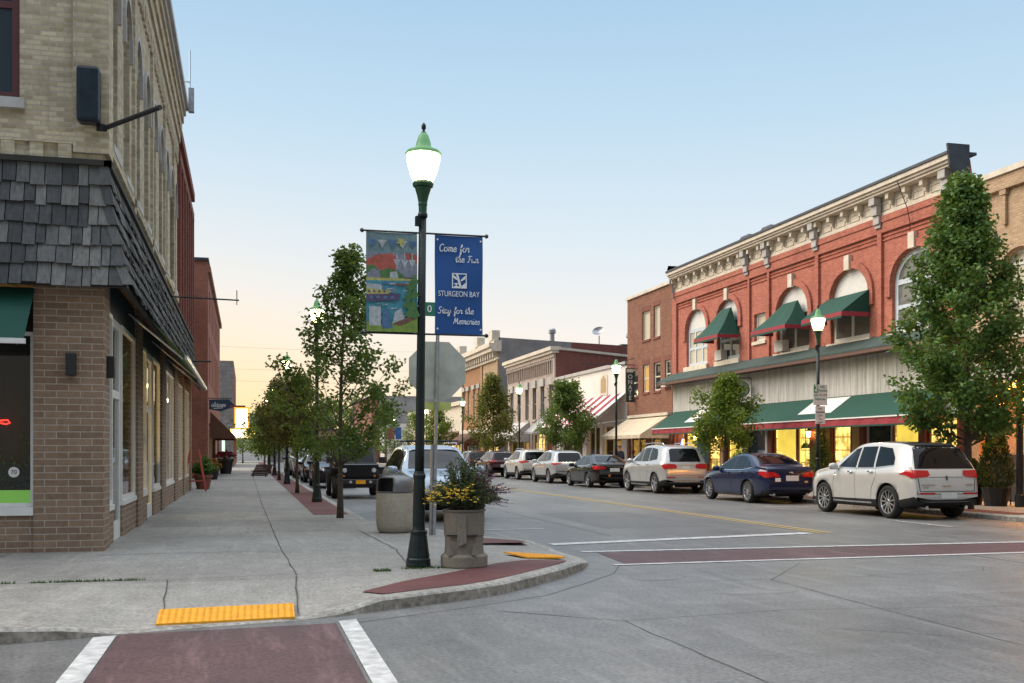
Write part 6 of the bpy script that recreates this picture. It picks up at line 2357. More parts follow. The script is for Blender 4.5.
    def line(c, pts, view, parent, w=.012, m=None, name='panel_gap'):
        """a thin strip along a polyline"""
        A, B = [], []
        for i, p in enumerate(pts):
            a, d = pts[max(0, i - 1)], pts[min(len(pts) - 1, i + 1)]
            dx, dy = d[0] - a[0], d[1] - a[1]
            l = math.hypot(dx, dy)
            A.append((p[0] - dy / l * w / 2, p[1] + dx / l * w / 2))
            B.append((p[0] + dy / l * w / 2, p[1] - dx / l * w / 2))
        return c.decal(name, A + B[::-1], view, m or SHUT, parent, .003, .1)


def make_wheel(S, sg, parent, name='wheel'):
    r, w = S['wr'], S.get('ww', .23)
    x = sg * (S['W'] / 2 - .015 - w / 2)
    rr = r * S.get('rimk', .72)
    return x, r, w, rr


def add_wheels(S, root, L):
    r, w = S['wr'], S.get('ww', .23)
    rr = r * S.get('rimk', .72)
    rimm = S.get('rim', RIM)
    for s in (S['wf'], S['wf'] + S['wb']):
        for sg in (-1, 1):
            cx, cy, cz = sg * (S['W'] / 2 - .02 - w / 2), L / 2 - s, r
            b = MB()
            prof = [(rr, -w / 2 + .01), (rr + .02, -w / 2), (r - .03, -w / 2 + .005), (r - .004, -w / 2 + .04), (r, 0), (r - .004, w / 2 - .04), (r - .03, w / 2 - .005), (rr + .02, w / 2), (rr, w / 2 - .01), (rr - .01, 0), (rr, -w / 2 + .01)]
            n = 32
            vs, fs = [], []
            for q, x in prof:
                for j in range(n): vs.append((cx + x, cy + q * math.cos(2 * PI * j / n), cz + q * math.sin(2 * PI * j / n)))
            for i in range(len(prof) - 1):
                for j in range(n): fs.append((i * n + j, i * n + (j + 1) % n, (i + 1) * n + (j + 1) % n, (i + 1) * n + j))
            b.add(vs, fs)
            wo = b.build('wheel', TYRE, root, smooth=True)
            k = MB()
            xo = cx + sg * (w / 2 - .035)
            k.lathe([(rr * .99, cx + sg * (w / 2 - .012)), (rr * .93, cx + sg * (w / 2 - .012)), (rr * .90, xo), (rr * .90, xo - sg * .06)], (0, cy, cz), 32, axis='x', cap=False)
            ns = S.get('spokes', 10)
            for i in range(ns):
                a = 2 * PI * i / ns + .2
                mt = Matrix.Rotation(a, 3, 'X')
                mid = Vector((xo - sg * .005, cy, cz)) + mt @ Vector((0, 0, rr * .53))
                k.obox(mid, (.03, rr * S.get('spw', .17), rr * .82), mt)
            k.lathe([(rr * .22, xo - sg * .03), (rr * .2, xo + sg * .018), (rr * .05, xo + sg * .022)], (0, cy, cz), 16, axis='x')
            k.lathe([(rr * .88, xo - sg * .07), (rr * .3, xo - sg * .075)], (0, cy, cz), 24, m=1, axis='x')
            k.build('rim', [rimm, UNDER], wo)


def finish_car(S, name, label, loc, rz, group, cat='car'):
    t = thing(name, (0, 0, 0), label, cat, group, local=True)
    c = Car(S)
    me = c.body()
    o = bpy.data.objects.new('body', me)
    COL.objects.link(o)
    o.parent = t
    o['_local'] = 1
    add_wheels(S, t, S['L'])
    for v in 'RL':
        for poly in S.get('side_glass', []): c.decal('side_window', poly, v, CG, t, .007)
        if S.get('glass_trim'): c.line(S['glass_trim'], v, t, .02, CHROME, 'window_trim')
        for pl in S.get('gaps', []): c.line(pl, v, t, .010)
        for s, z in S.get('handles', []):
            h = c.decal('door_handle', [(s, z), (s + .2, z), (s + .2, z + .035), (s, z + .035)], v, S.get('handle_mat', S['paint']), t, .03, .3, .02)
        if S.get('sill_trim'): c.line(S['sill_trim'], v, t, .035, CHROME, 'sill_trim')
    for nm, poly, view, m, kw in S.get('decals', []): c.decal(nm, poly, view, m, t, **kw)
    # door mirrors
    if S.get('mirror'):
        s, z = S['mirror']
        for sg in (-1, 1):
            b = MB()
            y = S['L'] / 2 - s
            x = sg * (S['W'] / 2 + .07)
            b.lathe([(.02, -.13), (.075, -.10), (.095, 0), (.085, .09), (.03, .13)], (0, 0, 0), 12, axis='x')
            b.v = [(x + p[0], y + p[1] * .7, z + p[2] * .95) for p in b.v]
            b.obox((sg * (S['W'] / 2 - .06), y - .01, z - .05), (.14, .06, .04))
            b.build('mirror', S.get('mirror_mat', S['paint']), t, smooth=True)
    if S.get('rails'):
        s0, s1, x, z = S['rails']
        for sg in (-1, 1):
            b = MB()
            b.tube([(sg * x, S['L'] / 2 - s0, z - .05), (sg * x, S['L'] / 2 - s0 - .12, z), (sg * x, S['L'] / 2 - (s0 + s1) / 2, z + .02), (sg * x, S['L'] / 2 - s1 + .12, z), (sg * x, S['L'] / 2 - s1, z - .06)], .018, 6)
            b.build('roof_rail', S.get('rail_mat', RIM), t)
    for sx in S.get('exhaust', []):
        b = MB()
        y = -S['L'] / 2
        b.tube([(sx, y + .3, .30), (sx, y + .02, .29)], .045, 10)
        b.build('exhaust', CHROME, t)
    t.location = loc
    t.rotation_euler = (0, 0, rz)
    return t, c


def rect(x0, x1, z0, z1): return [(x0, z0), (x1, z0), (x1, z1), (x0, z1)]


def mirror_poly(p): return [(-x, z) for x, z in reversed(p)]


RG = 'cars parked along the right kerb'
LG = 'cars parked along the left kerb'
PEARL = paint_mat('PearlWhitePaint', (.60, .585, .555), .15, .25)
NAVY = paint_mat('NavyPaint', (.007, .017, .062), .2, .22, .6)
SILVER = paint_mat('SilverWhitePaint', (.52, .53, .54), .45, .28)
BLACKP = paint_mat('BlackPaint', (.004, .0045, .005), .0, .2, .5)
SILVER2 = paint_mat('SilverPaint', (.48, .49, .51), .5)
MAROONP = paint_mat('MaroonPaint', (.04, .008, .014), .1, .25, .6)
DARKB = paint_mat('DarkBluePaint', (.010, .014, .024), .1, .25, .6)
PALEB = paint_mat('PaleBlueSilverPaint', (.40, .48, .58), .3)


def suv_spec(L=4.74, W=1.93, H=1.70, wb=2.82, wr=.37, paint=PEARL, **kw):
    """a mid-size crossover; kw changes single entries"""
    k = L / 4.74
    h = H / 1.70
    S = dict(L=L, W=W, wb=wb, wf=.98 * k, wr=wr, paint=paint, roofw=.74, clad=4,
             top=[(0, .66), (.02, .80), (.10, .93 * h), (.35, 1.01 * h), (.9 * k, 1.09 * h), (1.25 * k, 1.13 * h), (1.75 * k, 1.42 * h), (2.1 * k, 1.62 * h), (2.5 * k, 1.69 * h), (3.2 * k, 1.70 * h), (3.9 * k, 1.67 * h), (4.25 * k, 1.61 * h), (4.34 * k, 1.56 * h), (4.60 * k, 1.16 * h), (4.66 * k, 1.06 * h), (4.72 * k, .95), (4.74 * k, .72), (4.74 * k, .62)],
             belt=[(0, .70), (.4, .90 * h), (1.25 * k, 1.02 * h), (3.0 * k, 1.06 * h), (4.3 * k, 1.11 * h), (4.74 * k, 1.0 * h)],
             bot=[(0, .42), (.25, .26), (.8, .22), (4.2 * k, .24), (4.55 * k, .34), (4.74 * k, .42)],
             plan=[(0, .60), (.06, .72), (.2, .84), (.5, .95), (1.0, .99), (1.6, 1.0), (3.6 * k, 1.0), (4.2 * k, .985), (4.5 * k, .95), (4.66 * k, .89), (4.74 * k, .84)],
             mirror=(1.62 * k, 1.12 * h), spokes=10)
    f = lambda s, z: (s * k, z * h)
    S['side_glass'] = [[f(1.62, 1.11), f(2.42, 1.105), f(2.40, 1.56), f(2.2, 1.53), f(1.95, 1.40)], [f(2.50, 1.105), f(3.18, 1.115), f(3.10, 1.585), f(2.48, 1.575)], [f(3.26, 1.12), f(3.98, 1.18), f(3.93, 1.33), f(3.7, 1.54), f(3.18, 1.585)]]
    S['gaps'] = [[f(1.48, .30), f(1.46, .7), f(1.56, 1.06)], [f(2.46, .30), f(2.46, 1.08)], [f(3.38, .9), f(3.30, 1.09)], [f(3.12, .30), f(3.16, .62), f(3.34, .9)], [f(1.48, .30), f(3.12, .30)]]
    S['handles'] = [f(2.18, .98), f(3.04, 1.0)]
    S['rear_glass'] = [(-.62, 1.10 * h), (.62, 1.10 * h), (.55, 1.50 * h), (.45, 1.55 * h), (-.45, 1.55 * h), (-.55, 1.50 * h)]
    S.update(kw)
    return S


def rear_kit(S, lights, plate=(-.26, .26, .62, .80), extra=(), glass=None):
    D = [('rear_window', glass or S['rear_glass'], 'B', CG, dict(off=.008))]
    for p in lights:
        D.append(('tail_light', p, 'B', TAIL, dict(off=.018, cuts=.03)))
        D.append(('tail_light', mirror_poly(p), 'B', TAIL, dict(off=.018, cuts=.03)))
    D.append(('number_plate', rect(*plate), 'B', PLATE, dict(off=.016, cuts=.3)))
    D += list(extra)
    S['decals'] = D
    return S


# --- the white crossover nearest on the right, tail towards us
S = suv_spec(H=1.83, rim=CHROME, spokes=11, spw=.13, sill_trim=[(1.45, .345), (2.2, .34), (3.15, .345)], exhaust=[-.52, .52], wr=.395, glass_trim=[(1.55, 1.168), (2.5, 1.168), (3.3, 1.182), (4.02, 1.254)], handle_mat=CHROME)
S['rear_glass'] = [(-.78, 1.185), (.78, 1.185), (.70, 1.45), (.62, 1.66), (.5, 1.71), (-.5, 1.71), (-.62, 1.66), (-.70, 1.45)]
rear_kit(S, [[(-.93, 1.06), (-.86, .97), (-.50, 1.0), (-.44, 1.04), (-.46, 1.14), (-.88, 1.15)]], (-.17, .25, .50, .64),
         [('rear_bumper', [(-.90, .30), (.90, .30), (.93, .50), (.40, .47), (-.40, .47), (-.93, .50)], 'B', UNDER, dict(off=.010)),
          ('reflector', rect(-.72, -.32, .60, .635), 'B', TAIL, dict(off=.012)), ('reflector', rect(.42, .80, .60, .635), 'B', TAIL, dict(off=.012)),
          ('hatch_gap', [(-.70, .66), (.72, .66), (.72, .672), (-.70, .672)], 'B', SHUT, dict(off=.009)),
          ('hatch_gap', [(-.72, .66), (-.705, .66), (-.74, .96), (-.76, .96)], 'B', SHUT, dict(off=.009)), ('hatch_gap', [(.705, .66), (.72, .66), (.76, .96), (.74, .96)], 'B', SHUT, dict(off=.009)),
          ('crease', [(-.45, .985), (.45, .985), (.45, .995), (-.45, .995)], 'B', SHUT, dict(off=.008)),
          ('emblem', rect(-.02, .02, .92, 1.02), 'B', RIMD, dict(off=.018)), ('badge', rect(-.68, -.32, .80, .825), 'B', RIM, dict(off=.014)), ('badge', rect(-.62, -.5, .745, .775), 'B', RIM, dict(off=.014)), ('badge', rect(.5, .68, .80, .83), 'B', RIM, dict(off=.014)), ('badge', rect(-.14, .10, .775, .795), 'B', TAN, dict(off=.014)),
          ('spoiler', [(-.58, 1.715), (.58, 1.715), (.56, 1.76), (-.56, 1.76)], 'B', UNDER, dict(off=.02)),
          ('roof_panel', [(-.58, 2.55), (.58, 2.55), (.56, 4.15), (-.56, 4.15)], 'T', CG, dict(off=.006))])
T_L, C_L = finish_car(S, 'white_crossover', 'pearl white crossover with chrome wheels, nearest car on the right', (15.62, 23.3, 0), 0, RG)

# --- navy saloon
def sedan_spec(L, W, H, wb, wr, paint, **kw):
    k, h = L / 4.8, H / 1.49
    S = dict(L=L, W=W, wb=wb, wf=.95 * k, wr=wr, paint=paint, roofw=.70, clad=3,
             top=[(0, .58), (.03, .68), (.15, .76), (.5, .85 * h), (1.0 * k, .93 * h), (1.35 * k, .98 * h), (1.85 * k, 1.23 * h), (2.25 * k, 1.42 * h), (2.65 * k, 1.485 * h), (3.05 * k, 1.485 * h), (3.45 * k, 1.43 * h), (3.85 * k, 1.28 * h), (4.2 * k, 1.13 * h), (4.45 * k, 1.10 * h), (4.68 * k, 1.095 * h), (4.74 * k, 1.04 * h), (4.78 * k, .85), (4.80 * k, .62), (4.80 * k, .55)],
             belt=[(0, .6), (.5, .78), (1.35 * k, .92 * h), (3.0 * k, .97 * h), (4.2 * k, 1.02 * h), (4.8 * k, .96 * h)],
             bot=[(0, .34), (.25, .22), (.8, .19), (4.1 * k, .2), (4.5 * k, .28), (4.8 * k, .36)],
             plan=[(0, .58), (.06, .70), (.2, .83), (.5, .94), (1.0, .985), (1.6, 1.0), (3.6 * k, 1.0), (4.2 * k, .97), (4.55 * k, .92), (4.72 * k, .86), (4.8 * k, .80)],
             mirror=(1.72 * k, 1.0 * h), spokes=10)
    f = lambda s, z: (s * k, z * h)
    S['side_glass'] = [[f(1.68, .985), f(2.58, .99), f(2.58, 1.385), f(2.38, 1.37), f(2.1, 1.25)], [f(2.67, .99), f(3.38, 1.01), f(3.36, 1.335), f(3.15, 1.38), f(2.66, 1.39)], [f(3.45, 1.015), f(3.86, 1.06), f(3.66, 1.20), f(3.44, 1.29)]]
    S['glass_trim'] = [f(1.62, .965), f(2.6, .97), f(3.4, .99), f(3.9, 1.05)]
    S['gaps'] = [[f(1.55, .28), f(1.53, .65), f(1.62, .94)], [f(2.62, .26), f(2.63, .96)], [f(3.25, .28), f(3.3, .6), f(3.55, .85), f(3.5, .98)], [f(1.55, .27), f(3.25, .27)]]
    S['handles'] = [f(2.34, .87), f(3.22, .89)]
    S['rear_glass'] = [(-.60, 1.165 * h), (.60, 1.165 * h), (.52, 1.36 * h), (.44, 1.395 * h), (-.44, 1.395 * h), (-.52, 1.36 * h)]
    S.update(kw)
    return S


S = sedan_spec(4.80, 1.84, 1.55, 2.75, .345, NAVY, rim=RIM, spokes=10, spw=.12, exhaust=[-.55, .55], sill_trim=[(1.6, .26), (2.4, .25), (3.15, .26)], rails=None)
rear_kit(S, [[(-.86, .90), (-.80, .80), (-.40, .82), (-.36, .87), (-.52, .96), (-.84, .985)]], (-.16, .26, .70, .86),
         [('trunk_gap', [(-.60, .62), (.60, .62), (.60, .63), (-.60, .63)], 'B', SHUT, dict(off=.008)), ('rear_bumper', [(-.80, .30), (.80, .30), (.82, .40), (-.82, .40)], 'B', UNDER, dict(off=.010)),
          ('sticker', rect(-.52, -.34, .68, .79), 'B', M['white_paint'], dict(off=.014)), ('sticker', rect(.45, .56, .64, .70), 'B', M['yellow_paint'], dict(off=.014)), ('emblem', rect(-.05, .09, .93, .97), 'B', RIM, dict(off=.016)), ('light_lens', [(-.55, .885), (-.42, .85), (-.42, .88), (-.53, .92)], 'B', RIM, dict(off=.018))])
T_S, C_S = finish_car(S, 'navy_saloon', 'dark navy blue four door saloon behind the nearest white crossover', (15.86, 30.9, 0), 0, RG)

# --- silver white tall SUV
S = suv_spec(4.80, 1.93, 1.86, 2.915, .385, SILVER, rim=RIM, spokes=5, spw=.34, rails=(2.2, 4.1, .60, 1.90), exhaust=[-.5, .5], sill_trim=[(1.45, .32), (3.2, .32)])
rear_kit(S, [[(-.90, 1.06), (-.86, .93), (-.42, .95), (-.36, 1.0), (-.40, 1.10), (-.58, 1.13), (-.86, 1.12)]], (-.15, .15, .92, 1.05),
         [('rear_bumper', [(-.88, .34), (.88, .34), (.90, .46), (-.90, .46)], 'B', UNDER, dict(off=.010)), ('bumper_trim', [(-.55, .46), (.55, .46), (.52, .50), (-.52, .50)], 'B', CHROME, dict(off=.018)), ('plate_bar', rect(-.35, .35, 1.07, 1.10), 'B', CHROME, dict(off=.018)),
          ('reflector', rect(-.80, -.45, .62, .65), 'B', TAIL, dict(off=.012)), ('reflector', rect(.45, .80, .62, .65), 'B', TAIL, dict(off=.012)), ('hatch_gap', rect(-.7, .7, .70, .71), 'B', SHUT, dict(off=.009)), ('badge', rect(-.62, -.4, .80, .83), 'B', RIM, dict(off=.014))])
T_M, C_M = finish_car(S, 'silver_suv', 'silver white tall sport utility car parked before the cream awning', (15.92, 38.75, 0), 0, RG)

# --- black saloon
S = sedan_spec(4.86, 1.83, 1.47, 2.78, .33, BLACKP, rim=RIM, spokes=5, spw=.22, exhaust=[-.5, .5])
rear_kit(S, [[(-.86, .90), (-.84, .80), (-.42, .83), (-.38, .88), (-.52, .95), (-.84, .96)]], (-.22, .22, .72, .87), [('chrome_bar', rect(-.38, .38, .91, .935), 'B', CHROME, dict(off=.012)), ('reflector', rect(-.3, -.2, .5, .6), 'B', M['fl_orange'], dict(off=.012))])
T_A, C_A = finish_car(S, 'black_saloon', 'glossy black four door saloon before the striped awning', (15.5, 45.45, 0), 0, RG)

# --- white compact crossover and the white one before it
S = suv_spec(4.67, 1.84, 1.68, 2.75, .36, SILVER, rim=RIM, spokes=10, spw=.14)
rear_kit(S, [[(-.88, 1.03), (-.84, .93), (-.42, .98), (-.40, 1.03)]], (-.2, .2, .75, .88), [('rear_bumper', [(-.82, .32), (.82, .32), (.85, .45), (-.85, .45)], 'B', UNDER, dict(off=.010)), ('hatch_gap', rect(-.6, .6, .62, .63), 'B', SHUT, dict(off=.009))])
T_E, C_E = finish_car(S, 'silver_crossover', 'silver compact crossover directly before the black saloon', (15.55, 51.9, 0), 0, RG)
S = suv_spec(4.62, 1.86, 1.72, 2.72, .37, PEARL, rim=RIM, spokes=5, spw=.3, rails=(2.2, 4.0, .58, 1.75))
rear_kit(S, [[(-.90, 1.08), (-.86, .95), (-.45, .99), (-.42, 1.06), (-.60, 1.10)]], (-.22, .22, .80, .94), [('rear_bumper', [(-.86, .34), (.86, .34), (.88, .56), (-.88, .56)], 'B', UNDER, dict(off=.010)), ('reflector', rect(-.8, -.6, .60, .64), 'B', TAIL, dict(off=.014))])
T_C, C_C = finish_car(S, 'white_crossover', 'white crossover with dark lower bumper between the silver one and the maroon car', (15.75, 58.9, 0), 0, RG)
S = suv_spec(4.7, 1.88, 1.66, 2.8, .36, MAROONP, rim=RIMD)
rear_kit(S, [[(-.88, 1.03), (-.84, .93), (-.5, .96), (-.48, 1.03)]])
T_R, C_R = finish_car(S, 'maroon_suv', 'dark maroon car parked beyond the white crossovers', (15.7, 66.2, 0), 0, RG)
copy_thing(T_R, (15.7, 73.6, 0), 0, 'farther dark maroon car half hidden behind the planter flowers')
copy_thing(T_A, (15.6, 80.8, 0), 0, 'far black saloon beyond the maroon cars on the right')
copy_thing(T_C, (15.7, 88, 0), 0, 'far white crossover beyond the black saloon on the right')
copy_thing(T_R, (15.7, 96, 0), 0, 'farthest dark car on the right kerb')

# --- left row, noses towards us
def front_kit(S, h=1.0, k=1.0, grille=UNDER):
    f = lambda s: s * k
    D = [('windscreen', [(-.74, 1.15 * h), (.74, 1.15 * h), (.60, 1.54 * h), (.5, 1.58 * h), (-.5, 1.58 * h), (-.60, 1.54 * h)], 'F', CG, dict(off=.008)),
         ('grille', [(-.42, .60), (.42, .60), (.46, .82), (-.46, .82)], 'F', grille, dict(off=.010)), ('lower_grille', rect(-.6, .6, .36, .48), 'F', UNDER, dict(off=.010)), ('number_plate', rect(-.16, .16, .50, .60), 'F', PLATE, dict(off=.02, cuts=.3))]
    hl = [(-.86, .86), (-.5, .74), (-.5, .84), (-.66, .92), (-.85, .95)]
    D += [('headlight', hl, 'F', HEADL, dict(off=.012)), ('headlight', mirror_poly(hl), 'F', HEADL, dict(off=.012))]
    S['decals'] = D
    return S


S = front_kit(suv_spec(4.9, 1.97, 1.75, 2.85, .38, PALEB, rails=(2.3, 4.2, .62, 1.79)), 1.75 / 1.7)
T_W, C_W = finish_car(S, 'pale_suv', 'pale silver blue sport utility car facing us behind the flower planter', (4.42, 25.6, 0), PI, LG)
# roof box bars on it
for y in (.2, -.75):
    b = MB()
    b.tube([(-.66, y, 1.84), (.66, y, 1.84)], .022, 6)
    b.build('roof_bar', UNDER, T_W)
S = front_kit(suv_spec(4.7, 1.88, 1.68, 2.75, .36, DARKB, rim=RIMD))
T_D, C_D = finish_car(S, 'dark_suv', 'dark blue black crossover facing us just behind the boxy black offroad car', (3.75, 48.0, 0), PI, LG)
S = front_kit(suv_spec(4.8, 1.83, 1.48, 2.78, .33, BLACKP))
S = sedan_spec(4.8, 1.83, 1.48, 2.78, .33, BLACKP)
S['decals'] = [('windscreen', [(-.70, 1.0), (.70, 1.0), (.56, 1.37), (.46, 1.40), (-.46, 1.40), (-.56, 1.37)], 'F', CG, dict(off=.008)), ('grille', [(-.4, .46), (.4, .46), (.42, .62), (-.42, .62)], 'F', UNDER, dict(off=.01)),
               ('headlight', [(-.8, .68), (-.45, .60), (-.47, .68), (-.78, .76)], 'F', HEADL, dict(off=.012)), ('headlight', mirror_poly([(-.8, .68), (-.45, .60), (-.47, .68), (-.78, .76)]), 'F', HEADL, dict(off=.012))]
T_K, C_K = finish_car(S, 'black_saloon', 'black saloon facing us between the dark crossover and the silver van on the left', (3.75, 56.5, 0), PI, LG)
S = front_kit(suv_spec(4.95, 1.95, 1.82, 2.95, .37, SILVER2), 1.82 / 1.7)
T_V, C_V = finish_car(S, 'silver_van', 'silver family van facing us far down the left kerb', (3.75, 65, 0), PI, LG)
copy_thing(T_W, (3.75, 73, 0), PI, 'far pale car facing us beyond the silver van')
copy_thing(T_D, (3.75, 81, 0), PI, 'farthest dark car facing us on the left kerb')

# --- the boxy off-road car with round headlights
def offroader(loc):
    t = thing('offroad_car', (0, 0, 0), 'black boxy offroad car with a slotted grille and round headlights, facing us', 'car', LG, local=True)
    L = 4.2
    b = MB()
    yf = L / 2
    b.box(-.70, -yf + .3, .55, .70, yf - .55, 1.08)               # tub
    b.box(-.66, yf - 1.45, 1.08, .66, yf - .45, 1.17)              # bonnet
    b.slab([(-.62, yf - .55, .62), (.62, yf - .55, .62), (.66, yf - .50, 1.16), (-.66, yf - .50, 1.16)], (0, .12, 0))    # grille wall
    b.box(-.74, -yf + .25, .6, .74, .55, 1.20)
    o = b.build('body', BLACKP, t, bevel=.04)
    b = MB()
    for s_ in (-1, 1):       # flat topped flared wings
        b.slab([(s_ * .64, yf - .35, 1.0), (s_ * .93, yf - .35, .98), (s_ * .93, yf - .62, 1.03), (s_ * .93, yf - 1.3, 1.0), (s_ * .93, yf - 1.45, .75), (s_ * .64, yf - 1.45, .8)][:6], (0, 0, .07))
        b.box(s_ * .70, -yf + .3, .95, s_ * .93, -yf + 1.3, 1.03)
    b.build('wing', UNDER, t, bevel=.02)
    b = MB()       # cab: hard top
    prof = [(yf - 1.42, 1.17), (yf - 1.72, 1.78), (yf - 1.9, 1.83), (-yf + .3, 1.83), (-yf + .25, 1.17)]
    n = len(prof)
    vs = [(-.72 + (.06 if z > 1.5 else 0), y, z) for y, z in prof] + [(.72 - (.06 if z > 1.5 else 0), y, z) for y, z in prof]
    b.add(vs, [tuple(range(n)), tuple(range(2 * n - 1, n - 1, -1))] + [(i, n + i, n + (i + 1) % n, (i + 1) % n) for i in range(n)])
    b.build('hard_top', BLACKP, t, bevel=.03)
    b = MB()
    b.add([(-.62, yf - 1.44, 1.235), (.62, yf - 1.44, 1.235), (.575, yf - 1.685, 1.735), (-.575, yf - 1.685, 1.735)], [(0, 1, 2, 3)])
    b.build('windscreen', CG, t)
    for s_ in (-1, 1):
        b = MB()
        b.add([(s_ * .728, yf - 1.6, 1.25), (s_ * .728, .0, 1.25), (s_ * .672, .0, 1.72), (s_ * .672, yf - 1.85, 1.72)], [(0, 1, 2, 3)])
        b.add([(s_ * .728, -.1, 1.25), (s_ * .728, -1.0, 1.25), (s_ * .672, -1.0, 1.72), (s_ * .672, -.1, 1.72)], [(0, 1, 2, 3)])
        b.build('side_window', CG, t)
        b = MB()
        b.lathe([(.085, 0), (.09, .03), (.07, .05)], (0, 0, 0), 16)
        b.v = [(s_ * .49 + x, yf - .44 + z, .955 + y) for x, y, z in b.v]
        b.build('headlight', HEADL, t)
        b = MB()
        b.lathe([(.05, 0), (.04, .03)], (0, 0, 0), 12)
        b.v = [(s_ * .52 + x, yf - .44 + z, .76 + y) for x, y, z in b.v]
        b.build('indicator', M['fl_orange'], t)
        b = MB()
        b.lathe([(.05, 0), (.045, .03)], (0, 0, 0), 12)
        b.v = [(s_ * .33 + x, yf + .003 + z, .565 + y) for x, y, z in b.v]
        b.build('fog_light', HEADL, t)
        MB().box(s_ * .80, yf - 1.62, 1.18, s_ * 1.02, yf - 1.55, 1.40).build('mirror', UNDER, t, bevel=.02)
    for i in range(7):
        x = -.33 + i * .11
        b = MB()
        b.slab([(x - .028, yf - .425, .72), (x + .028, yf - .425, .72), (x + .028, yf - .375, 1.08), (x - .028, yf - .375, 1.08)], (0, .012, 0))
        b.build('grille_slot', SHUT, t)
    b = MB()
    b.box(-.78, yf - .25, .47, .78, yf, .66)
    b.build('bumper', UNDER, t, bevel=.03)
    MB().box(-.16, yf + .004, .50, .16, yf + .012, .63).build('number_plate', M['yellow_pad'], t)
    MB().box(-.66, yf - 1.5, 1.80, .66, yf - 1.70, 1.83)
    add_wheels(dict(W=1.86, wr=.39, wf=.72, wb=2.42, ww=.25, rimk=.6, rim=RIM, spokes=5, spw=.4), t, L)
    MB().box(-.5, -1.6, .35, .5, 1.5, .56).build('chassis', UNDER, t)
    t.location = loc
    t.rotation_euler = (0, 0, PI)
    return t


offroader((3.72, 37.4, 0))
# ------------------------------------------------------------------ trees
def tree(name, loc, label, cat, env, seed, leafm, nbr=34, leaves=9000, leaf=.10, trunk_r=.06, crown_z=1.6, lean=(0, 0), group='street trees', up=.9, clump=.2, multi=1, twigs=5, vary=(.5, 1.2)):
    """env: list of (height, radius) of the crown; limbs climb out of the trunk, leaves sit in clumps along the twigs"""
    r = random.Random(seed)
    t = thing(name, (0, 0, 0), label, cat, group, local=True)
    H = env[-1][0]
    tr = MB()
    tops = []
    base = Vector((0, 0, 0))
    stems = []
    for k in range(multi):
        a = r.uniform(0, 2 * PI)
        n = 9
        pts, rad = [], []
        off = Vector((math.cos(a), math.sin(a), 0)) * (.0 if multi == 1 else .22)
        for i in range(n):
            q = i / (n - 1)
            pts.append(Vector((lean[0] * q * q + r.gauss(0, .03) * q + off.x * q * 2.2, lean[1] * q * q + r.gauss(0, .03) * q + off.y * q * 2.2, q * H * .93)))
            rad.append(trunk_r * (1 - .86 * q) * (1.35 if i == 0 else 1) / (1 if multi == 1 else 1.3))
        tr.tube(pts, rad, 9)
        stems.append((pts, rad))

    def at(st, z):
        pts = st[0]
        for p, q in zip(pts, pts[1:]):
            if z <= q.z: return p.lerp(q, (z - p.z) / max(.001, q.z - p.z))
        return pts[-1]

    clumps = []
    for i in range(nbr):
        st = stems[i % multi]
        z1 = crown_z + (H - crown_z) * ((i + r.random()) / nbr) ** .92
        rad = lerp_line(env, z1) * r.uniform(*vary)
        a = i * 2.4 + r.uniform(-.5, .5)
        p0 = at(st, max(crown_z * .75, z1 - rad * up * r.uniform(.6, 1.1)))
        c = at(st, z1)
        tip = Vector((c.x + math.cos(a) * rad, c.y + math.sin(a) * rad, z1))
        mid = p0.lerp(tip, .5) + Vector((0, 0, -.08 * rad)) + Vector((r.gauss(0, .05), r.gauss(0, .05), 0))
        br = trunk_r * .34 * (1 - z1 / H * .6)
        tr.tube([p0, mid, tip], [br, br * .6, br * .2], 5, cap=False)
        for k in range(twigs):
            q = r.uniform(.3, 1)
            b0 = p0.lerp(mid, q * 2) if q < .5 else mid.lerp(tip, q * 2 - 1)
            d = Vector((math.cos(a + r.uniform(-1.2, 1.2)), math.sin(a + r.uniform(-1.2, 1.2)), r.uniform(.0, 1.1))).normalized() * rad * r.uniform(.18, .42)
            e = b0 + d
            if q > .6 or k < 3: tr.tube([b0, e], [br * .3, br * .1], 3, cap=False)
            clumps.append((b0.lerp(e, .65), clump * r.uniform(.6, 1.2)))
        clumps.append((tip, clump * r.uniform(.5, 1.0)))
    for st in stems:
        for k in range(5): clumps.append((at(st, H * (.86 + .03 * k)), clump * (.8 - .1 * k)))
        clumps.append((st[0][-1] + Vector((0, 0, H * .05)), clump * .4))
    b = MB()
    wts = [c[1] ** 1.6 for c in clumps]
    tot = sum(wts)
    for (c, s), w in zip(clumps, wts):
        n = max(3, int(leaves * w / tot))
        for k in range(n):
            g = Vector((r.gauss(0, 1), r.gauss(0, 1), r.gauss(0, .8)))
            if g.length > 1.9: g = g.normalized() * 1.9
            p = c + g * s * .62
            d = Vector((r.gauss(0, 1), r.gauss(0, 1), r.gauss(-.45, .6)))
            leaf_quad(b, p, d, leaf * r.uniform(.65, 1.25), leaf * .27, r)
    tr.build('trunk', M['bark'], t, smooth=True)
    b.build('crown', leafm, t)
    t.location = loc
    return t


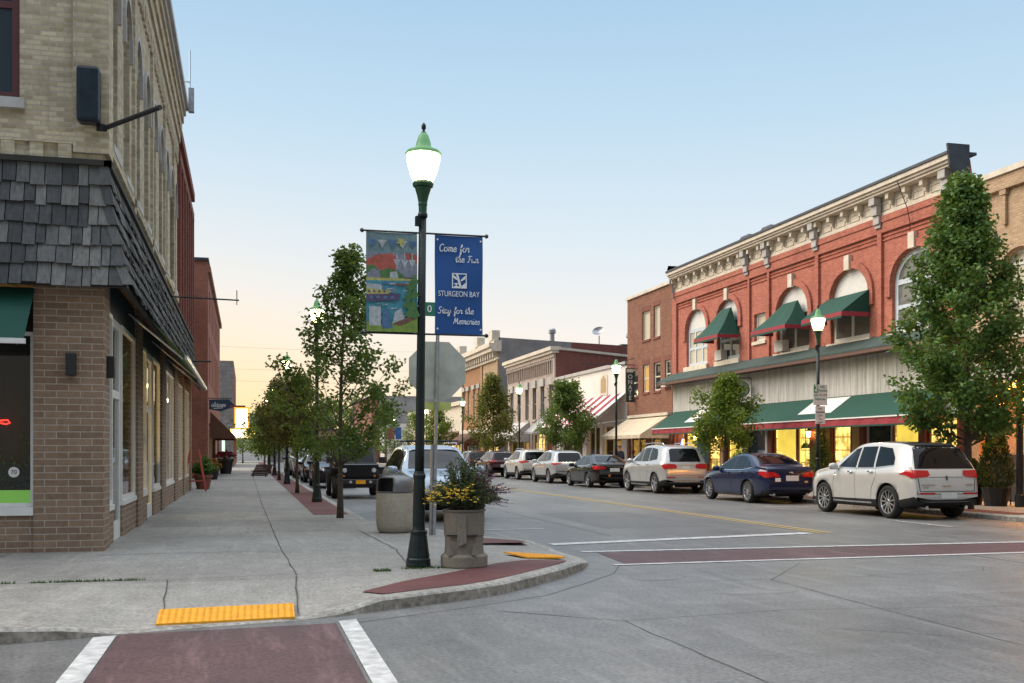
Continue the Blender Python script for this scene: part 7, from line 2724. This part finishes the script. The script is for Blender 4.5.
tree('street_tree', (1.99, 23.13, .13), 'airy green tree on the left pavement rising behind the painted banner', 'tree', [(1.35, .75), (1.9, 1.25), (2.6, 1.4), (3.4, 1.25), (4.2, .9), (4.9, .55), (5.6, .3), (5.95, .12)], 41, M['leaf'], 56, 9500, .11, .062, 1.5, (.15, 0), clump=.20, up=1.3, twigs=4)
tree('street_tree', (1.74, 37.6, .13), 'rusty leaved tree between two street lamps on the left pavement', 'tree', [(1.6, .6), (2.1, 1.0), (2.8, 1.0), (3.4, .7), (3.8, .35), (4.1, .1)], 42, M['leaf_brown'], 40, 8500, .12, .06, 1.9, clump=.26, up=.9)
tree('street_tree', (1.65, 55.3, .13), 'slim green brown tree beyond the rusty leaved one', 'tree', [(1.8, .7), (2.5, 1.25), (3.3, 1.2), (4.2, .8), (4.9, .3), (5.1, .1)], 43, M['leaf_brown'], 34, 6500, .16, .07, 2.1, clump=.34)
tree('street_tree', (1.55, 73, .13), 'bright green low tree far down the left pavement', 'tree', [(1.3, .8), (2.0, 1.6), (2.9, 1.8), (3.9, 1.2), (4.6, .3)], 44, M['leaf_bright'], 32, 3000, .2, .08, 1.6, clump=.42)
tree('street_tree', (1.5, 90, .13), 'farthest dim green tree on the left pavement', 'tree', [(1.6, 1), (2.4, 1.5), (3.4, 1.5), (4.4, .9), (5.0, .3)], 45, M['leaf'], 30, 2600, .24, .09, 1.8, clump=.5)
tree('street_tree', (-.4, 138, .13), 'dark tree under the lit archway at the end of the pavement', 'tree', [(1.8, 1), (2.6, 2.2), (4, 2.2), (5.2, .8)], 46, M['leaf_bright'], 24, 1800, .3, .1, 2.0, clump=.6)
# right side
tree('maple_tree', (17.7, 22.9, .13), 'tallest dense green tree on the right before the red brick building end', 'tree', [(1.9, .8), (2.5, 1.4), (3.3, 1.9), (4.3, 1.75), (5.4, 1.25), (6.4, .82), (7.2, .5), (7.9, .26), (8.35, .1)], 51, M['leaf_dark'], 88, 28000, .145, .105, 2.1, (-.1, 0), vary=(.68, 1.1), clump=.30, up=.75, twigs=6)
tree('street_tree', (17.5, 36.4, .13), 'small light green tree before the left green shop awning', 'tree', [(1.9, .7), (2.3, 1.2), (2.9, 1.25), (3.5, .9), (4.0, .55), (4.3, .15)], 52, M['leaf_bright'], 34, 8500, .135, .06, 1.9, (.12, 0), clump=.28)
tree('street_tree', (17.5, 56.3, .13), 'rounded dark green tree before the white building', 'tree', [(1.9, .9), (2.4, 1.55), (3.2, 1.5), (4.2, 1.05), (5.0, .55), (5.4, .15)], 53, M['leaf'], 40, 9000, .17, .08, 2.1, (0, 0), clump=.34, multi=2)
tree('street_tree', (17.5, 74.5, .13), 'olive green pointed tree before the ornate building', 'tree', [(1.9, 1.1), (2.6, 1.75), (3.6, 1.7), (4.8, 1.2), (6.0, .65), (7.0, .15)], 54, M['leaf_olive'], 42, 8500, .20, .08, 2.1, clump=.4)
tree('street_tree', (17.5, 97.5, .13), 'bright green tree left of the glowing shop signs', 'tree', [(1.9, .9), (2.8, 1.5), (3.9, 1.3), (5.4, .3)], 55, M['leaf_bright'], 28, 4500, .22, .08, 2.0, clump=.42)
tree('street_tree', (17.5, 111, .13), 'yellow green tree far on the right beside the nearest lamp post', 'tree', [(1.9, .9), (3, 1.5), (4.3, 1.2), (5.6, .3)], 56, M['leaf_bright'], 26, 2200, .22, .08, 2.0, clump=.45)
tree('conifer_tree', (17.6, 136, .13), 'dark conical tree at the end of the street', 'tree', [(1.5, 1.6), (2.6, 2.3), (4.5, 1.8), (6.5, .8), (8.0, .15)], 57, M['leaf_dark'], 40, 4200, .26, .12, 1.6, clump=.5)
for i, (x, y, h, l) in enumerate([(9, 196, 12, 'leftmost tall tree behind the low pale building'), (14.5, 198, 11, 'middle tall tree behind the low pale building'), (20, 194, 11.5, 'tall tree behind the grey walled building')]):
    tree('broadleaf_tree', (x, y, 0), l, 'tree', [(1, 2.5), (3, 5), (h * .6, 4.8), (h * .9, 2.6), (h, .5)], 60 + i, M['leaf'], 40, 3600, .6, .25, 1.2, clump=1.3, group='trees beyond the street end')
# clipped evergreens in tubs at the right edge
def evergreen(loc, h, r0, label, seed):
    r = random.Random(seed)
    t = thing('evergreen_shrub', loc, label, 'shrub', 'evergreens in tubs')
    x, y, z = loc
    MB().lathe([(r0 * .6, 0), (r0 * .8, .45), (r0 * .85, .5), (r0 * .7, .5)], loc, 14).build('pot', M['black'], t)
    b = MB()
    for i in range(4200):
        q = r.random()
        zz = z + .45 + h * q
        rr = r0 * (min(1, q * 5 + .55)) * (1 - max(0, q - .25) / .78) ** .8 * r.uniform(.55, 1.06)
        a = r.uniform(0, 2 * PI)
        leaf_quad(b, Vector((x + rr * math.cos(a), y + rr * math.sin(a), zz)), Vector((math.cos(a) * .5 + r.gauss(0, .3), math.sin(a) * .5 + r.gauss(0, .3), 1)), .10, .016, r)
    b.build('foliage', M['leaf_ever'], t)
    MB().tube([(x, y, z + .4), (x, y, z + h)], .03, 5).build('stem', M['bark'], t)


evergreen((19.4, 24.0, .13), 1.75, .46, 'tall clipped evergreen in a dark tub at the right edge', 71)
evergreen((19.2, 24.7, .13), .75, .42, 'low bushy evergreen between the tall one and the white crossover', 72)
potted((20.3, 34.3, .13), 'tall green plant in a pot beside the long green awning door', M['terracotta'], .3, .5, M['leaf'], [], .45, 1.9, 110, 34)
potted((19.6, 39.2, .13), 'small potted plant on the pavement above the navy saloon roof', M['terracotta'], .3, .9, M['leaf_bright'], [], .5, .8, 50, 35)
# ------------------------------------------------------------------ a passer-by on the right pavement
def person(loc, rz, label):
    t = thing('person', (0, 0, 0), label, 'person', None, local=True)

    def skin(name, verts, edges, radii, m, parent, lv=2):
        me = bpy.data.meshes.new(name)
        me.from_pydata(verts, edges, [])
        o = bpy.data.objects.new(name, me)
        COL.objects.link(o)
        s = o.modifiers.new('Skin', 'SKIN')
        for i, q in enumerate(radii): me.skin_vertices[0].data[i].radius = (q if isinstance(q, tuple) else (q, q))
        me.skin_vertices[0].data[0].use_root = True
        u = o.modifiers.new('Sub', 'SUBSURF')
        u.levels = u.render_levels = lv
        dg = bpy.context.evaluated_depsgraph_get()
        dg.update()
        me2 = bpy.data.meshes.new_from_object(o.evaluated_get(dg))
        bpy.data.objects.remove(o)
        me2.name = name
        me2.materials.clear()
        me2.materials.append(m)
        for p in me2.polygons: p.use_smooth = True
        o2 = bpy.data.objects.new(name, me2)
        COL.objects.link(o2)
        o2.parent = parent
        return o2
    SK = mat('Skin', (.48, .27, .19), .55, var=.1)
    V = [(0, 0, .95), (0, .01, 1.15), (0, .0, 1.36), (0, 0, 1.47), (0, .01, 1.55), (0, .02, 1.66), (0, .02, 1.74),
         (.09, 0, .90), (.10, .05, .50), (.10, -.02, .10), (.11, .12, .05), (-.09, 0, .90), (-.10, -.06, .50), (-.10, -.16, .12), (-.11, -.03, .05),
         (.19, 0, 1.42), (.24, -.04, 1.15), (.25, .08, .92), (.25, .11, .84), (-.19, 0, 1.42), (-.24, .02, 1.15), (-.25, .12, .94), (-.25, .15, .86)]
    E_ = [(0, 1), (1, 2), (2, 3), (3, 4), (4, 5), (5, 6), (0, 7), (7, 8), (8, 9), (9, 10), (0, 11), (11, 12), (12, 13), (13, 14), (2, 15), (15, 16), (16, 17), (17, 18), (2, 19), (19, 20), (20, 21), (21, 22)]
    Rr = [.15, .14, (.16, .12), .06, .06, .098, .07, .09, .062, .042, .04, .09, .062, .042, .04, .06, .045, .032, .035, .06, .045, .032, .035]
    body = skin('body', V, E_, Rr, SK, t)
    V2 = [(0, 0, 1.0), (0, .01, 1.16), (0, 0, 1.36), (0, 0, 1.43), (.19, 0, 1.42), (.24, -.04, 1.17), (.25, .0, 1.06), (-.19, 0, 1.42), (-.24, .02, 1.17), (-.25, .06, 1.06)]
    skin('shirt', V2, [(0, 1), (1, 2), (2, 3), (2, 4), (4, 5), (5, 6), (2, 7), (7, 8), (8, 9)], [.172, .162, (.182, .14), .085, .08, .064, .058, .08, .064, .058], mat('NavyShirt', (.02, .03, .07), .8), t)
    V3 = [(0, 0, .97), (.09, 0, .90), (.10, .05, .50), (.10, -.02, .12), (-.09, 0, .90), (-.10, -.06, .50), (-.10, -.15, .14)]
    skin('trousers', V3, [(0, 1), (1, 2), (2, 3), (0, 4), (4, 5), (5, 6)], [.165, .105, .08, .065, .105, .08, .065], mat('DarkTrousers', (.04, .04, .05), .85), t)
    b = MB()
    rows = [[(.108 * math.sin(q * PI / 10) * math.cos(a * PI / 8), -.0 + .115 * math.sin(q * PI / 10) * math.sin(a * PI / 8) - .0, 1.69 + .10 * math.cos(q * PI / 10)) for a in range(17)] for q in range(0, 6)]
    b.grid(rows)
    b.build('hair', mat('BrownHair', (.05, .03, .02), .7), t, smooth=True)
    b = MB()
    b.lathe([(.008, .03), (.016, 0), (.006, -.006)], (0, .125, 1.655), 6)
    for sx in (-.035, .035): b.lathe([(.004, .008), (.011, 0), (.004, -.008)], (sx, .108, 1.68), 6)
    b.obox((0, .112, 1.615), (.045, .008, .008))
    for sx in (-.1, .1): b.obox((sx, .015, 1.66), (.02, .03, .05))
    b.build('face', SK, body)
    for sx, (y, z) in ((.25, (.12, .83)), (-.25, (.16, .85))):
        b = MB()
        for k in range(4): b.tube([(sx, y - .03 + k * .02, z + .01), (sx, y - .03 + k * .022, z - .04), (sx * .97, y - .02 + k * .022, z - .085 + abs(k - 1.5) * .008)], [.010, .009, .007], 6)
        b.tube([(sx * .95, y + .04, z + .03), (sx * .93, y + .07, z - .02)], [.011, .008], 6)
        b.build('fingers', SK, body)
    for sx, y0 in ((.105, .02), (-.105, -.12)):
        b = MB()
        b.obox((sx, y0 + .05, .045), (.09, .27, .09))
        b.build('shoe', M['black'], t, bevel=.03)
    t.location = loc
    t.rotation_euler = (0, 0, rz)


person((18.3, 50.1, .13), R(20), 'person in a navy shirt on the pavement behind the black saloon')

# ------------------------------------------------------------------ sky, light, camera
w = bpy.data.worlds.new('World')
scene.world = w
w.use_nodes = True
nt = w.node_tree
N, L = nt.nodes, nt.links
bg = N['Background']
SUN_EL, SUN_AZ = R(3.5), R(-14)       # azimuth from +y towards +x
sky = N.new('ShaderNodeTexSky')
sky.sky_type = 'NISHITA'
sky.sun_disc = False
sky.sun_elevation = SUN_EL
sky.sun_rotation = SUN_AZ
sky.air_density, sky.dust_density, sky.ozone_density = 1.0, .6, 1.6
tc = N.new('ShaderNodeTexCoord')
sp = N.new('ShaderNodeSeparateXYZ')
L.new(tc.outputs['Generated'], sp.inputs[0])
el = ramp(nt, sp.outputs[2], SKY_STOPS)
# warmer towards the place where the sun went down
dotn = N.new('ShaderNodeVectorMath')
dotn.operation = 'DOT_PRODUCT'
L.new(tc.outputs['Generated'], dotn.inputs[0])
dotn.inputs[1].default_value = (math.sin(SUN_AZ), math.cos(SUN_AZ), -.05)
glow = ramp(nt, dotn.outputs['Value'], GLOW_STOPS)
low = ramp(nt, sp.outputs[2], [(0, 1.0), (.07, .7), (.15, .22), (.27, 0)])
base = mix_rgb(nt, math_n(nt, 'MULTIPLY', glow, low), el, GLOW_COL)
nk = N.new('ShaderNodeVectorMath')
nk.operation = 'SCALE'
L.new(sky.outputs[0], nk.inputs[0])
nk.inputs['Scale'].default_value = NISHITA_K
mixed = mix_rgb(nt, SKY_MIX, nk.outputs[0], base)
# the sky opposite the set sun is darker near the horizon
dy = ramp(nt, math_n(nt, 'MULTIPLY_ADD', sp.outputs[1], .5), [(.1, .38), (.5, .85), (.66, 1)])
dy.node.inputs[0].links[0].from_node.inputs[2].default_value = .5
hi = ramp(nt, sp.outputs[2], [(.35, 0), (.7, 1)])
east = mix_rgb(nt, hi, dy, (1, 1, 1))
L.new(mix_rgb(nt, 1.0, mixed, east, 'MULTIPLY'), bg.inputs['Color'])
bg.inputs['Strength'].default_value = SKY_STR
sd = bpy.data.lights.new('Sun', 'SUN')  # broad soft key added in place of bright western sky, above the sky's sun
sd.energy = SUN_E
sd.angle = R(KEY_ANGLE)
sd.color = (1.0, .84, .66)
so = bpy.data.objects.new('sun', sd)
COL.objects.link(so)
dv = Vector((math.sin(SUN_AZ) * math.cos(SUN_EL), math.cos(SUN_AZ) * math.cos(SUN_EL), math.sin(SUN_EL)))
dv = Vector(KEY_DIR).normalized() if KEY_DIR else dv
so.rotation_euler = dv.to_track_quat('Z', 'Y').to_euler()
# light given off by the street lamps on their surroundings
cam = bpy.data.cameras.new('Camera')
co = bpy.data.objects.new('Camera', cam)
COL.objects.link(co)
F_, A_ = 1050, math.atan((512 - 246) / 1050)
cam.sensor_width = 36
cam.lens = F_ / 1024 * 36
cam.shift_y = (452 - 341.5) / 1024
cam.clip_end = 3000
cam.clip_start = .1
co.location = (0, 0, 1.57)
co.rotation_euler = (PI / 2, 0, -A_)
scene.camera = co
scene.render.resolution_x, scene.render.resolution_y = 1024, 683
scene.cycles.use_denoising = True
try: scene.cycles.denoiser = 'OPENIMAGEDENOISE'
except Exception: pass
scene.cycles.max_bounces = 6
scene.cycles.transparent_max_bounces = 8
scene.cycles.sample_clamp_indirect = 4
scene.view_settings.view_transform = 'Standard'
scene.view_settings.look = 'None'
scene.view_settings.exposure = EXPOSURE
scene.view_settings.gamma = 1
for o in list(bpy.data.objects):
    if '_local' in o: del o['_local']
